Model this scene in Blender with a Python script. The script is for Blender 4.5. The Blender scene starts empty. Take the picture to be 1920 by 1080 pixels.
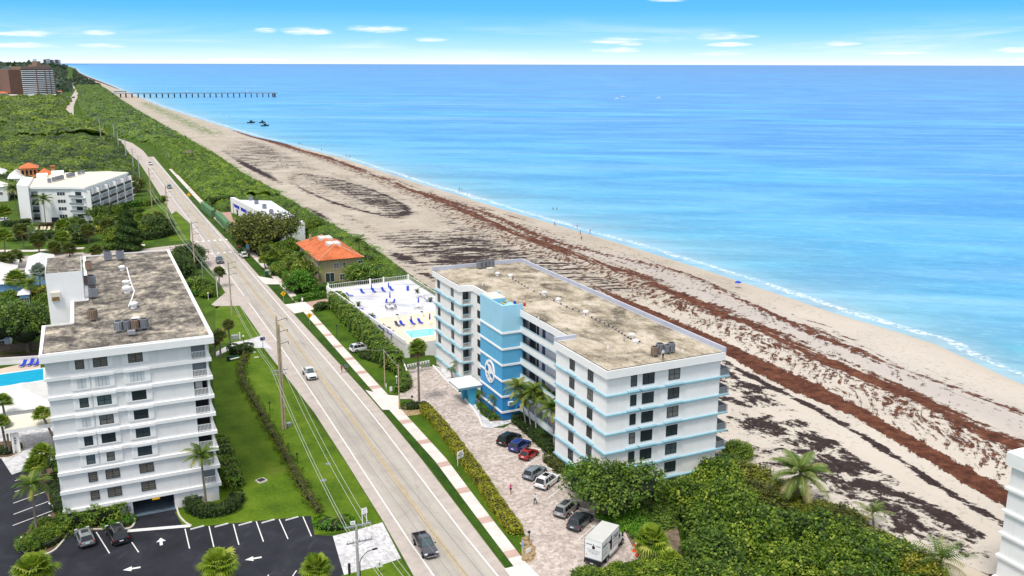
import bpy, bmesh, math, random
import numpy as np
from mathutils import Vector, Matrix
random.seed(7)
SC = bpy.context.scene
COL = SC.collection
rad = math.radians
# - survey
CH = 60.0; FPX = 1690.0
ROLL = rad(0.16); PITCH = math.atan(420.5/FPX); YAW = rad(-25.3796)
_cy, _sy = math.cos(YAW), math.sin(YAW)
def _ray(px, py):
 u = (px-960)/FPX; v = (py-540)/FPX
 c, s = math.cos(ROLL), math.sin(ROLL)
 u, v = u*c+v*s, -u*s+v*c
 x = u; y = math.cos(PITCH)-v*math.sin(PITCH); z = -math.sin(PITCH)-v*math.cos(PITCH)
 return Vector((_cy*x-_sy*y, _sy*x+_cy*y, z))
def G(px, py, z=0.0):
 d = _ray(px, py); t = (z-CH)/d.z
 return Vector((d.x*t, d.y*t, z))
def GY(px, py, Y):
 d = _ray(px, py); t = Y/d.y
 return Vector((d.x*t, Y, CH+d.z*t))
def GX(px, py, X):
 d = _ray(px, py); t = X/d.x
 return Vector((X, d.y*t, CH+d.z*t))
def tall(base, top, z=0.0):
 g = G(*base, z); d = _ray(*top)
 t = math.hypot(g.x, g.y)/math.hypot(d.x, d.y)
 return CH+d.z*t-z
# - materials
def _nt(name):
 m = bpy.data.materials.new(name); m.use_nodes = True
 nt = m.node_tree; nt.nodes.clear()
 out = nt.nodes.new('ShaderNodeOutputMaterial')
 return m, nt, out
class NB:
 """tiny node builder"""
 def __init__(s, nt): s.nt = nt
 def n(s, t, ins=None, **kw):
  nd = s.nt.nodes.new(t)
  for k, v in kw.items(): setattr(nd, k, v)
  for k, v in (ins or {}).items(): s.set(nd, k, v)
  return nd
 def set(s, nd, k, v):
  sock = nd.inputs[k]
  if hasattr(v, 'is_linked') or isinstance(v, bpy.types.NodeSocket): s.nt.links.new(v, sock)
  elif isinstance(v, bpy.types.Node): s.nt.links.new(v.outputs[0], sock)
  else:
   if isinstance(v, (tuple, list)) and len(v) == 3 and len(sock.default_value) == 4: v = (*v, 1)
   sock.default_value = v
 def math(s, op, a, b=0.0, c=None, clamp=False):
  nd = s.nt.nodes.new('ShaderNodeMath'); nd.operation = op; nd.use_clamp = clamp
  s.set(nd, 0, a); s.set(nd, 1, b)
  if c is not None: s.set(nd, 2, c)
  return nd.outputs[0]
 def mix(s, f, a, b, mode='MIX'):
  nd = s.nt.nodes.new('ShaderNodeMix'); nd.data_type = 'RGBA'; nd.blend_type = mode
  s.set(nd, 0, f); s.set(nd, 6, a); s.set(nd, 7, b)
  return nd.outputs[2]
 def ramp(s, f, stops, interp='LINEAR'):
  nd = s.nt.nodes.new('ShaderNodeValToRGB'); cr = nd.color_ramp; cr.interpolation = interp
  while len(cr.elements) < len(stops): cr.elements.new(0.5)
  for e, (p, c) in zip(cr.elements, stops):
   e.position = p; e.color = (*c, 1) if isinstance(c, (tuple, list)) else (c, c, c, 1)
  s.set(nd, 0, f); return nd.outputs[0]
 def noise(s, vec, scale, detail=3.0, rough=0.55, dist=0.0):
  nd = s.nt.nodes.new('ShaderNodeTexNoise')
  s.set(nd, 'Vector', vec); s.set(nd, 'Scale', scale); s.set(nd, 'Detail', detail)
  s.set(nd, 'Roughness', rough); s.set(nd, 'Distortion', dist)
  return nd.outputs[0]
 def smooth(s, f, lo, hi):
  nd = s.nt.nodes.new('ShaderNodeMapRange'); nd.interpolation_type = 'SMOOTHSTEP'
  s.set(nd, 0, f); s.set(nd, 1, lo); s.set(nd, 2, hi); return nd.outputs[0]
 def map(s, vec, scale=(1, 1, 1), rot=0.0, loc=(0, 0, 0)):
  nd = s.nt.nodes.new('ShaderNodeMapping')
  s.set(nd, 'Vector', vec)
  if rot: nd.vector_type = 'TEXTURE'; scale = tuple(1/x for x in scale)
  nd.inputs['Scale'].default_value = scale
  nd.inputs['Rotation'].default_value = (0, 0, rot); nd.inputs['Location'].default_value = loc
  return nd.outputs[0]
 def attr(s, name):
  nd = s.nt.nodes.new('ShaderNodeAttribute'); nd.attribute_name = name; return nd.outputs['Fac']
 def obj(s): return s.nt.nodes.new('ShaderNodeTexCoord').outputs['Object']
 def pos(s): return s.nt.nodes.new('ShaderNodeNewGeometry').outputs['Position']
 def bump(s, h, strength, dist=0.05):
  nd = s.nt.nodes.new('ShaderNodeBump'); s.set(nd, 'Height', h)
  nd.inputs['Strength'].default_value = strength; nd.inputs['Distance'].default_value = dist
  return nd.outputs[0]
 def bsdf(s, out, col, rough=0.7, metal=0.0, spec=0.3, normal=None, coat=0.0, **kw):
  nd = s.nt.nodes.new('ShaderNodeBsdfPrincipled')
  s.set(nd, 'Base Color', col); s.set(nd, 'Roughness', rough); s.set(nd, 'Metallic', metal)
  s.set(nd, 'Specular IOR Level', spec)
  if coat: s.set(nd, 'Coat Weight', coat); s.set(nd, 'Coat Roughness', 0.05)
  if normal is not None: s.set(nd, 'Normal', normal)
  for k, v in kw.items(): s.set(nd, k, v)
  if out is not None: s.nt.links.new(nd.outputs[0], out.inputs[0])
  return nd
def mat(name, col, rough=0.7, var=0.12, scale=1.5, metal=0.0, spec=0.3, bump=0.0, coat=0.0, streak=0.0, dirt=None):
 m, nt, out = _nt(name); b = NB(nt); o = b.obj()
 n = b.noise(o, scale, 4.0, 0.6)
 lo = tuple(c*(1-var) for c in col); hi = tuple(min(1, c*(1+var)) for c in col)
 c = b.ramp(n, [(0.3, lo), (0.7, hi)])
 if streak:
  w = b.noise(b.map(o, (1.6, 1.6, 0.06)), 1.0, 3.0)
  c = b.mix(b.math('MULTIPLY', b.smooth(w, 0.52, 0.75), streak), c, dirt or tuple(x*0.55 for x in col))
 nrm = b.bump(b.noise(o, scale*8, 2.0), bump) if bump else None
 b.bsdf(out, c, rough, metal, spec, nrm, coat)
 return m
def leafmat(name, cols, trans=0.25, big=0.18):
 m, nt, out = _nt(name); b = NB(nt)
 inf = nt.nodes.new('ShaderNodeObjectInfo')
 v = b.math('ADD', b.attr('lv'), b.math('MULTIPLY', b.math('SUBTRACT', inf.outputs['Random'], 0.5), big))
 v = b.math('ADD', v, b.math('MULTIPLY', b.math('SUBTRACT', b.noise(b.obj(), 0.45, 2.0), 0.5), 0.5), clamp=True)
 k = len(cols)-1
 c = b.ramp(v, [(i/k, cc) for i, cc in enumerate(cols)])
 p = b.bsdf(None, c, 0.5, 0.0, 0.25)
 t = b.n('ShaderNodeBsdfTranslucent', {'Color': b.mix(0.5, c, (0.25, 0.4, 0.03))})
 mx = b.n('ShaderNodeMixShader', {0: trans, 1: p, 2: t})
 nt.links.new(mx.outputs[0], out.inputs[0]); return m
# - objects
def accum(p):
 v = Vector((0, 0, 0))
 while p is not None: v += p.location; p = p.parent
 return v
def link(name, me, parent=None):
 o = bpy.data.objects.new(name, me); COL.objects.link(o)
 if parent is not None: o.parent = parent
 return o
def tag(o, label=None, cat=None, group=None, kind=None):
 if label: o['label'] = label
 if cat: o['category'] = cat
 if group: o['group'] = group
 if kind: o['kind'] = kind
 return o
def thing(name, label, cat, loc=(0, 0, 0), rz=0.0, group=None):
 o = bpy.data.objects.new(name, None); COL.objects.link(o); o.empty_display_size = 0.3
 o.location = loc; o.rotation_euler = (0, 0, rz)
 return tag(o, label, cat, group)
def dup(root, label=None, loc=None, rz=None, scale=None, group=None):
 def cp(o, parent):
  c = o.copy(); COL.objects.link(c); c.parent = parent
  for ch in list(o.children): cp(ch, c)
  return c
 r = cp(root, None)
 if loc is not None: r.location = loc
 if rz is not None: r.rotation_euler = (0, 0, rz)
 if scale is not None: r.scale = (scale,)*3 if not isinstance(scale, (tuple, list)) else scale
 if label: r['label'] = label
 if group: r['group'] = group
 return r
class MB:
 def __init__(s): s.v = []; s.f = []; s.m = []
 def add(s, vs, fs, m=0):
  k = len(s.v); s.v += [tuple(v) for v in vs]
  for f in fs: s.f.append(tuple(i+k for i in f)); s.m.append(m)
  return s
 def quad(s, a, b, c, d, m=0): return s.add([a, b, c, d], [(0, 1, 2, 3)], m)
 def poly(s, pts, m=0): return s.add(pts, [tuple(range(len(pts)))], m)
 def box(s, x0, x1, y0, y1, z0, z1, m=0, mt=None):
  v = [(x, y, z) for z in (z0, z1) for y in (y0, y1) for x in (x0, x1)]
  s.add(v, [(0, 2, 3, 1), (0, 1, 5, 4), (1, 3, 7, 5), (3, 2, 6, 7), (2, 0, 4, 6)], m)
  return s.add([v[4], v[5], v[7], v[6]], [(0, 1, 2, 3)], m if mt is None else mt)
 def obb(s, c, sx, sy, sz, rz=0.0, m=0, tilt=0.0):
  """box centred at c, rotated"""
  R = Matrix.Rotation(rz, 3, 'Z') @ Matrix.Rotation(tilt, 3, 'X')
  v = [Vector(c)+R @ Vector((x*sx/2, y*sy/2, z*sz/2)) for z in (-1, 1) for y in (-1, 1) for x in (-1, 1)]
  return s.add(v, [(0, 2, 3, 1), (0, 1, 5, 4), (1, 3, 7, 5), (3, 2, 6, 7), (2, 0, 4, 6), (4, 5, 7, 6)], m)
 def prism(s, pts, z0, z1, m=0, mt=None):
  n = len(pts)
  a = sum(pts[i][0]*pts[(i+1) % n][1]-pts[(i+1) % n][0]*pts[i][1] for i in range(n))
  if a < 0: pts = list(pts)[::-1]
  v = [(p[0], p[1], z0) for p in pts]+[(p[0], p[1], z1) for p in pts]
  s.add(v, [(i, (i+1) % n, n+(i+1) % n, n+i) for i in range(n)]+[tuple(range(n))[::-1]], m)
  return s.add(v[n:], [tuple(range(n))], m if mt is None else mt)
 def cyl(s, p0, p1, r0, r1=None, n=8, m=0, cap=True):
  r1 = r0 if r1 is None else r1
  p0 = Vector(p0); p1 = Vector(p1); d = (p1-p0).normalized()
  a = d.orthogonal().normalized(); b = d.cross(a)
  v = []
  for p, r in ((p0, r0), (p1, r1)):
   v += [p+(a*math.cos(2*math.pi*i/n)+b*math.sin(2*math.pi*i/n))*r for i in range(n)]
  f = [(i, (i+1) % n, n+(i+1) % n, n+i) for i in range(n)]
  if cap: f += [tuple(range(n))[::-1], tuple(range(n, 2*n))]
  return s.add(v, f, m)
 def tube(s, pts, r, n=6, m=0):
  pts = [Vector(p) for p in pts]; rs = r if isinstance(r, (list, tuple)) else [r]*len(pts)
  v = []; ref = None
  for i, p in enumerate(pts):
   d = (pts[min(i+1, len(pts)-1)]-pts[max(i-1, 0)]).normalized()
   a = d.orthogonal().normalized() if ref is None else (ref-d*ref.dot(d)).normalized()
   ref = a; b = d.cross(a)
   v += [p+(a*math.cos(2*math.pi*k/n)+b*math.sin(2*math.pi*k/n))*rs[i] for k in range(n)]
  f = []
  for i in range(len(pts)-1):
   f += [(i*n+k, i*n+(k+1) % n, (i+1)*n+(k+1) % n, (i+1)*n+k) for k in range(n)]
  L = (len(pts)-1)*n
  f += [tuple(range(n))[::-1], tuple(range(L, L+n))]
  return s.add(v, f, m)
 def lathe(s, prof, c=(0, 0, 0), n=12, m=0):
  v = []
  for r, z in prof: v += [(c[0]+r*math.cos(2*math.pi*i/n), c[1]+r*math.sin(2*math.pi*i/n), c[2]+z) for i in range(n)]
  f = []
  for j in range(len(prof)-1):
   f += [(j*n+i, j*n+(i+1) % n, (j+1)*n+(i+1) % n, (j+1)*n+i) for i in range(n)]
  L = (len(prof)-1)*n
  f += [tuple(range(n))[::-1], tuple(range(L, L+n))]
  return s.add(v, f, m)
 def build(s, name, mats, parent=None, smooth=None, local=False):
  off = Vector((0, 0, 0)) if (parent is None or local) else accum(parent)
  me = bpy.data.meshes.new(name)
  me.from_pydata([(x-off.x, y-off.y, z-off.z) for x, y, z in s.v], [], s.f)
  for mm in (mats if isinstance(mats, (list, tuple)) else [mats]): me.materials.append(mm)
  me.polygons.foreach_set('material_index', s.m)
  if smooth is not None:
   me.polygons.foreach_set('use_smooth', [True]*len(s.f))
   if smooth < 180: me.set_sharp_from_angle(angle=rad(smooth))
  me.update()
  return link(name, me, parent)
def own(o, at):
 """move the origin of a single-mesh top-level thing to its base"""
 at = Vector(at); me = o.data
 a = np.empty(len(me.vertices)*3); me.vertices.foreach_get('co', a)
 a = a.reshape(-1, 3)-np.array(at); me.vertices.foreach_set('co', a.ravel()); me.update()
 o.location = at; return o
def npmesh(name, V, F, mats, attr=None, mi=None, parent=None, smooth=False):
 """mesh from numpy verts and quads, one float per face in 'lv'"""
 me = bpy.data.meshes.new(name); n = len(F); k = F.shape[1]
 me.vertices.add(len(V)); me.vertices.foreach_set('co', np.ascontiguousarray(V, dtype=np.float32).ravel())
 me.loops.add(n*k); me.loops.foreach_set('vertex_index', np.ascontiguousarray(F, dtype=np.int32).ravel())
 me.polygons.add(n); me.polygons.foreach_set('loop_start', np.arange(n, dtype=np.int32)*k)
 for m in (mats if isinstance(mats, (list, tuple)) else [mats]): me.materials.append(m)
 if mi is not None: me.polygons.foreach_set('material_index', np.ascontiguousarray(mi, dtype=np.int32))
 if smooth: me.polygons.foreach_set('use_smooth', np.ones(n, dtype=bool))
 me.update(calc_edges=True)
 if attr is not None:
  a = me.attributes.new('lv', 'FLOAT', 'FACE'); a.data.foreach_set('value', np.ascontiguousarray(attr, dtype=np.float32))
 return link(name, me, parent)
# - leaves
RNG = np.random.default_rng(11)
def leaves(P, N, size, jit=0.7, aspect=0.75, rng=None):
 """quads at P facing roughly N -> verts, faces"""
 rng = rng or RNG; n = len(P)
 N = N+rng.normal(0, jit, (n, 3)); N /= np.linalg.norm(N, axis=1)[:, None]+1e-9
 A = np.cross(N, rng.normal(0, 1, (n, 3))); A /= np.linalg.norm(A, axis=1)[:, None]+1e-9
 B = np.cross(N, A)
 s = (size*rng.uniform(0.6, 1.3, n))[:, None]/2
 a = A*s; b = B*s*aspect
 V = np.stack([P-a-b*0.35, P-a*0.1-b, P+a, P-a*0.1+b], 1).reshape(-1, 3)
 return V, np.arange(n*4).reshape(-1, 4)
def ico(sub=2):
 bm = bmesh.new(); bmesh.ops.create_icosphere(bm, subdivisions=sub, radius=1)
 V = np.array([v.co[:] for v in bm.verts]); F = np.array([[v.index for v in f.verts] for f in bm.faces]); bm.free()
 return V, F
IV, IF = ico(2)
def lobes_mesh(name, lobes, n, size, mats, core=0.82, jit=0.6, seed=1, parent=None, zmin=0.0, inside=0.12, clump=True, tuft=0):
 """a leafy volume: leaves over the union of ellipsoid lobes [(x,y,z,rx,ry,rz)], dark core inside painting the gap shade"""
 rng = np.random.default_rng(seed); L = np.array(lobes, float)
 w = (L[:, 3]*L[:, 4]+L[:, 3]*L[:, 5]+L[:, 4]*L[:, 5]); w /= w.sum()
 idx = rng.choice(len(L), int(n*1.7), p=w)
 d = rng.normal(0, 1, (len(idx), 3)); d /= np.linalg.norm(d, axis=1)[:, None]
 d[:, 2] = np.where(d[:, 2] < -0.25, -d[:, 2], d[:, 2])
 rr = 1-np.abs(rng.normal(0, inside, len(idx)))
 P = L[idx, :3]+d*L[idx, 3:]*rr[:, None]
 P += d*(np.sin(P[:, [1, 2, 0]]*2.1+idx[:, None])*0.12*L[idx, 3:].min(1)[:, None])
 keep = P[:, 2] > zmin
 for j in range(len(L)):
  q = ((P-L[j, :3])/L[j, 3:])
  keep &= ~(((q*q).sum(1) < 0.74) & (idx != j))
 P = P[keep]; d = d[keep]; li = idx[keep]; ros = np.zeros(len(P))
 if tuft:
  nc = max(8, min(len(P), n)//tuft); c = rng.integers(0, len(P), nc); lift = rng.normal(0.12, 0.16, nc); br = rng.normal(0, 0.25, nc)
  q = np.repeat(np.arange(nc), tuft); o_ = rng.normal(0, 1, (len(q), 3))*size*0.75
  P = P[c][q]+d[c][q]*lift[q][:, None]*1.2+o_; d = d[c][q]*0.7+o_/(size*2.2)+np.array([0, 0, 0.35]); li = li[c][q]; ros = br[q]
 P = P[:n]; d = d[:n]; li = li[:n]; ros = ros[:n]
 nrm = d/L[li, 3:]; nrm /= np.linalg.norm(nrm, axis=1)[:, None]
 V, F = leaves(P, nrm+np.array([0, 0, 0.35]), size, jit, rng=rng)
 lr = rng.uniform(-0.16, 0.16, len(L))
 lv = np.clip(0.5+ros+rng.normal(0, 0.12 if tuft else 0.17, len(P))+(lr[li] if clump else 0), 0, 1)
 mi = np.zeros(len(F), int)
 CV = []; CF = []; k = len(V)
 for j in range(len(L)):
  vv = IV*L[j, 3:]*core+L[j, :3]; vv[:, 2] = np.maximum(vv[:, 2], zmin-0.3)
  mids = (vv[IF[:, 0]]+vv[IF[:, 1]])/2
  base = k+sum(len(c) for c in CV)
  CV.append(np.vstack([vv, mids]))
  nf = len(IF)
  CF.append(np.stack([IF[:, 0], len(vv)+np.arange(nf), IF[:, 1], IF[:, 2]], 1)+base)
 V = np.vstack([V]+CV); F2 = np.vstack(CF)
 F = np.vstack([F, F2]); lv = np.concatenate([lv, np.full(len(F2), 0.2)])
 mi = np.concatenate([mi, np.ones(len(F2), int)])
 return npmesh(name, V, F, mats, lv, mi, parent)
def rand_lobes(seed, rx, ry, rz, n, base=0.0, fr=(0.32, 0.5)):
 r = random.Random(seed); out = [(0, 0, base+rz*0.35, rx*0.72, ry*0.72, rz*0.62)]
 for i in range(n):
  a = 2*math.pi*(i+r.random()*0.7)/n; q = r.uniform(0.45, 0.75); f = r.uniform(*fr)
  out.append((rx*q*math.cos(a), ry*q*math.sin(a), base+rz*r.uniform(0.25, 0.62), rx*f, ry*f, rz*f*r.uniform(0.8, 1.1)))
 for i in range(max(2, n//3)):
  f = r.uniform(*fr)
  out.append((rx*r.uniform(-0.35, 0.35), ry*r.uniform(-0.35, 0.35), base+rz*r.uniform(0.5, 0.7), rx*f, ry*f, rz*f))
 return out
def inpoly(X, Y, poly):
 r = np.zeros(X.shape, bool); n = len(poly)
 for i in range(n):
  x0, y0 = poly[i][:2]; x1, y1 = poly[(i+1) % n][:2]
  c = ((y0 > Y) != (y1 > Y))
  with np.errstate(divide='ignore', invalid='ignore'):
   r ^= c & (X < (x1-x0)*(Y-y0)/(y1-y0+1e-12)+x0)
 return r
def sstep(x, a, b):
 t = np.clip((x-a)/(b-a), 0, 1); return t*t*(3-2*t)
# - shared materials
M = {}
M['white'] = mat('white_stucco', (0.83, 0.815, 0.79), 0.75, 0.04, 0.6, streak=0.22, dirt=(0.6, 0.59, 0.56))
M['whiteclean'] = mat('white_paint', (0.84, 0.825, 0.80), 0.6, 0.03, 1.0, streak=0.06, dirt=(0.6, 0.58, 0.54))
M['greywall'] = mat('pale_grey_stucco', (0.76, 0.745, 0.725), 0.8, 0.04, 0.7, streak=0.22, dirt=(0.5, 0.5, 0.5))
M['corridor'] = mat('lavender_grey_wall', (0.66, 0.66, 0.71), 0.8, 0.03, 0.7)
M['trim'] = mat('pale_blue_trim', (0.26, 0.46, 0.54), 0.6, 0.06, 1.0, streak=0.15)
M['parapet'] = mat('grey_parapet', (0.47, 0.49, 0.56), 0.8, 0.05, 0.5, streak=0.25)
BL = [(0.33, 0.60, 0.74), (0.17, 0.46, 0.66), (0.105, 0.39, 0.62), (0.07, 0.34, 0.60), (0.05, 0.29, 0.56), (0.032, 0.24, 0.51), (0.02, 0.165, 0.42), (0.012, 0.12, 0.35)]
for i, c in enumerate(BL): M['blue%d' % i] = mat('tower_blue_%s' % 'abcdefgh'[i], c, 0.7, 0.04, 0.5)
M['blueflat'] = mat('lagoon_blue_paint', (0.06, 0.36, 0.52), 0.6, 0.05)
M['darkblue'] = mat('navy_door_paint', (0.02, 0.05, 0.14), 0.5, 0.1)
M['frame'] = mat('dark_bronze_frame', (0.02, 0.02, 0.02), 0.4, 0.1)
M['whiteframe'] = mat('white_frame', (0.75, 0.75, 0.75), 0.5, 0.03)
M['black'] = mat('black_rubber', (0.014, 0.014, 0.015), 0.7, 0.2, 6)
M['dark'] = mat('dark_parts_and_painted_shade', (0.03, 0.032, 0.036), 0.8, 0.2)  # near-black for dark parts and for panels painting shaded openings
M['metal'] = mat('galvanised_metal', (0.42, 0.43, 0.45), 0.45, 0.12, 3, metal=0.6)
M['rusty'] = mat('rusted_metal', (0.25, 0.17, 0.12), 0.7, 0.35, 3)
M['greymetal'] = mat('grey_painted_metal', (0.20, 0.21, 0.23), 0.5, 0.2, 3)
M['pole'] = mat('weathered_wood_pole', (0.42, 0.34, 0.22), 0.85, 0.2, 2, streak=0.4)
M['concpole'] = mat('grey_concrete_pole', (0.42, 0.41, 0.37), 0.85, 0.12, 2)
M['wire'] = mat('bare_aluminium_wire', (0.55, 0.56, 0.5), 0.5, 0.05, metal=0.2)
M['concrete'] = mat('pale_concrete', (0.56, 0.52, 0.48), 0.85, 0.10, 0.35, bump=0.1)
M['curb'] = mat('kerb_concrete', (0.62, 0.58, 0.50), 0.85, 0.12, 0.8)
M['paint'] = mat('white_road_paint', (0.72, 0.71, 0.69), 0.7, 0.10, 2.5)
M['mulch'] = mat('brown_mulch', (0.13, 0.085, 0.055), 0.95, 0.4, 2.0, bump=0.5)
M['rock'] = mat('tan_landscape_rock', (0.33, 0.24, 0.13), 0.9, 0.5, 2.5, bump=0.6)
M['bark'] = mat('grey_brown_bark', (0.13, 0.10, 0.075), 0.95, 0.3, 3, bump=0.4)
M['palmbark'] = mat('grey_palm_trunk', (0.20, 0.165, 0.13), 0.9, 0.25, 4, bump=0.4)
M['paletrunk'] = mat('pale_palm_trunk', (0.36, 0.33, 0.29), 0.9, 0.2, 4)
M['thatch'] = mat('dry_palm_thatch', (0.20, 0.13, 0.06), 0.95, 0.4, 4)
M['core'] = mat('painted_leaf_gap_shade', (0.022, 0.03, 0.012), 0.95, 0.4, 2)  # near-black fill painting the shade in gaps between leaves
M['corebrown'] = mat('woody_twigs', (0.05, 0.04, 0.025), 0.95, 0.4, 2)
M['terracotta'] = mat('terracotta', (0.55, 0.16, 0.06), 0.8, 0.2, 1.5)
M['ochre'] = mat('ochre_stucco', (0.36, 0.31, 0.17), 0.85, 0.06, 0.8, streak=0.15)
M['peach'] = mat('peach_stucco', (0.55, 0.27, 0.11), 0.85, 0.06, 0.8)
M['brick'] = mat('brown_facade', (0.23, 0.13, 0.10), 0.85, 0.12, 0.2)
M['yellow'] = mat('sign_yellow', (0.75, 0.42, 0.01), 0.5, 0.05)
M['red'] = mat('sign_red', (0.5, 0.03, 0.02), 0.5, 0.05)
M['orange'] = mat('cone_orange', (0.80, 0.09, 0.015), 0.6, 0.08)
M['skyblue'] = mat('lounger_blue_fabric', (0.012, 0.045, 0.46), 0.7, 0.1)
M['paleblue'] = mat('pale_blue_siding', (0.22, 0.42, 0.72), 0.7, 0.05)
M['whiteroof'] = mat('white_metal_roof', (0.66, 0.65, 0.63), 0.6, 0.08, 0.7, streak=0.2)
M['creamroof'] = mat('cream_flat_roof', (0.68, 0.63, 0.52), 0.8, 0.06, 0.5)
M['fence'] = mat('weathered_timber', (0.15, 0.115, 0.085), 0.9, 0.25, 2)
M['greenfabric'] = mat('green_windscreen_fabric', (0.085, 0.19, 0.085), 0.85, 0.25, 0.8, bump=0.4)
M['green'] = mat('green_plastic', (0.01, 0.09, 0.05), 0.5, 0.1)
M['redpaver'] = mat('pink_brick_paving', (0.42, 0.27, 0.22), 0.85, 0.14, 1.2)
M['pooltile'] = mat('pool_blue_finish', (0.02, 0.40, 0.62), 0.12, 0.08, 0.5, spec=0.6)
M['poollight'] = mat('pool_pale_blue_finish', (0.20, 0.62, 0.78), 0.12, 0.06, 0.5, spec=0.6)
M['skin'] = mat('skin', (0.46, 0.25, 0.16), 0.6, 0.05)
M['hair'] = mat('brown_hair', (0.05, 0.025, 0.012), 0.6, 0.2, 10)
LF = dict(
 seagrape=leafmat('sea_grape_leaves', [(0.014, 0.032, 0.005), (0.05, 0.11, 0.009), (0.14, 0.23, 0.015), (0.34, 0.40, 0.05)]),
 seagrape2=leafmat('yellowing_sea_grape_leaves', [(0.025, 0.035, 0.005), (0.09, 0.115, 0.009), (0.20, 0.22, 0.016), (0.38, 0.34, 0.045)]),
 hedge=leafmat('clipped_hedge_leaves', [(0.025, 0.0625, 0.01), (0.0688, 0.15, 0.0175), (0.15, 0.25, 0.025), (0.325, 0.375, 0.05)]),
 yhedge=leafmat('yellow_green_hedge_leaves', [(0.07, 0.085, 0.006), (0.21, 0.225, 0.012), (0.36, 0.345, 0.018), (0.5, 0.43, 0.035)]),
 dark=leafmat('dark_evergreen_leaves', [(0.010, 0.022, 0.006), (0.025, 0.055, 0.010), (0.05, 0.10, 0.014), (0.10, 0.16, 0.03)]),
 tree=leafmat('broad_tree_leaves', [(0.015, 0.0375, 0.00625), (0.05, 0.106, 0.0125), (0.106, 0.188, 0.02), (0.225, 0.3, 0.0438)]),
 lush=leafmat('lush_green_leaves', [(0.025, 0.0875, 0.0075), (0.0625, 0.188, 0.0125), (0.112, 0.275, 0.0175), (0.2, 0.375, 0.0375)]),
 brown=leafmat('brown_green_leaves', [(0.0375, 0.0375, 0.01), (0.075, 0.0875, 0.015), (0.112, 0.138, 0.02), (0.213, 0.2, 0.0375)]),
 palm=leafmat('coconut_frond', [(0.02, 0.05, 0.0075), (0.0562, 0.112, 0.015), (0.138, 0.2, 0.025), (0.375, 0.338, 0.075)], 0.2),
 palmpale=leafmat('pale_coconut_frond', [(0.02, 0.05, 0.008), (0.06, 0.12, 0.015), (0.15, 0.21, 0.04), (0.48, 0.40, 0.20)], 0.2),  # green ramp ending in a paler straw tone than palm
 fan=leafmat('fan_palm_leaf', [(0.0375, 0.075, 0.0075), (0.112, 0.188, 0.0187), (0.25, 0.325, 0.0375), (0.475, 0.45, 0.1)], 0.2),
 fandark=leafmat('olive_fan_palm_leaf', [(0.0275, 0.0375, 0.01), (0.0688, 0.0938, 0.0187), (0.138, 0.156, 0.0375), (0.275, 0.237, 0.075)], 0.2),
 fanbright=leafmat('bright_fan_palm_leaf', [(0.05, 0.10, 0.008), (0.14, 0.22, 0.015), (0.28, 0.36, 0.035), (0.48, 0.46, 0.12)], 0.25),
 silver=leafmat('silver_fan_palm_leaf', [(0.12, 0.16, 0.12), (0.22, 0.27, 0.22), (0.32, 0.36, 0.30)], 0.15),
 forest=leafmat('coastal_forest_canopy', [(0.0138, 0.0322, 0.00805), (0.0633, 0.115, 0.0126), (0.161, 0.236, 0.0207), (0.299, 0.345, 0.0345)], 0.2, 0.3),
 farwood=leafmat('haze_tinted_wood_canopy', [(0.010, 0.022, 0.014), (0.028, 0.052, 0.026), (0.05, 0.085, 0.04)], 0.1),  # bluish tint in the leaf colour stands in for distance haze
 dune=leafmat('dune_thicket_leaves', [(0.023, 0.0517, 0.0069), (0.0805, 0.155, 0.0115), (0.161, 0.259, 0.0172), (0.276, 0.345, 0.0345)], 0.2),
 gold=leafmat('golden_shrub_leaves', [(0.10, 0.13, 0.01), (0.27, 0.27, 0.015), (0.45, 0.38, 0.02)], 0.2),
 purple=leafmat('burgundy_shrub_leaves', [(0.05, 0.02, 0.02), (0.10, 0.05, 0.03), (0.16, 0.09, 0.05)], 0.2),
)
def glassmat(name, col=(0.012, 0.016, 0.02), rough=0.08):
 m, nt, out = _nt(name); b = NB(nt); o = b.obj()
 inf = nt.nodes.new('ShaderNodeObjectInfo')
 c = b.mix(inf.outputs['Random'], col, tuple(x*2.2 for x in col))
 b.bsdf(out, c, rough, 0, 0.45, b.bump(b.noise(o, 1.3, 1.0), 0.02)); return m
M['glass'] = glassmat('dark_window_glass', (0.02, 0.03, 0.034), 0.12)
M['glassb'] = glassmat('pale_reflecting_glass', (0.055, 0.075, 0.085), 0.1)
M['curtain'] = mat('drawn_curtain', (0.17, 0.165, 0.155), 0.4, 0.3, 2)
M['blind'] = mat('window_blind', (0.16, 0.145, 0.12), 0.5, 0.25, 3)
M['carglass'] = mat('tinted_car_glass', (0.012, 0.016, 0.018), 0.06, 0.1, spec=0.6)
M['windshield'] = mat('green_tinted_windshield', (0.05, 0.085, 0.09), 0.06, 0.15, spec=0.7)
M['screen'] = mat('grey_insect_screen', (0.16, 0.18, 0.19), 0.7, 0.08)
M['shutter'] = mat('closed_shutter', (0.60, 0.62, 0.62), 0.6, 0.05, 2)
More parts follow.
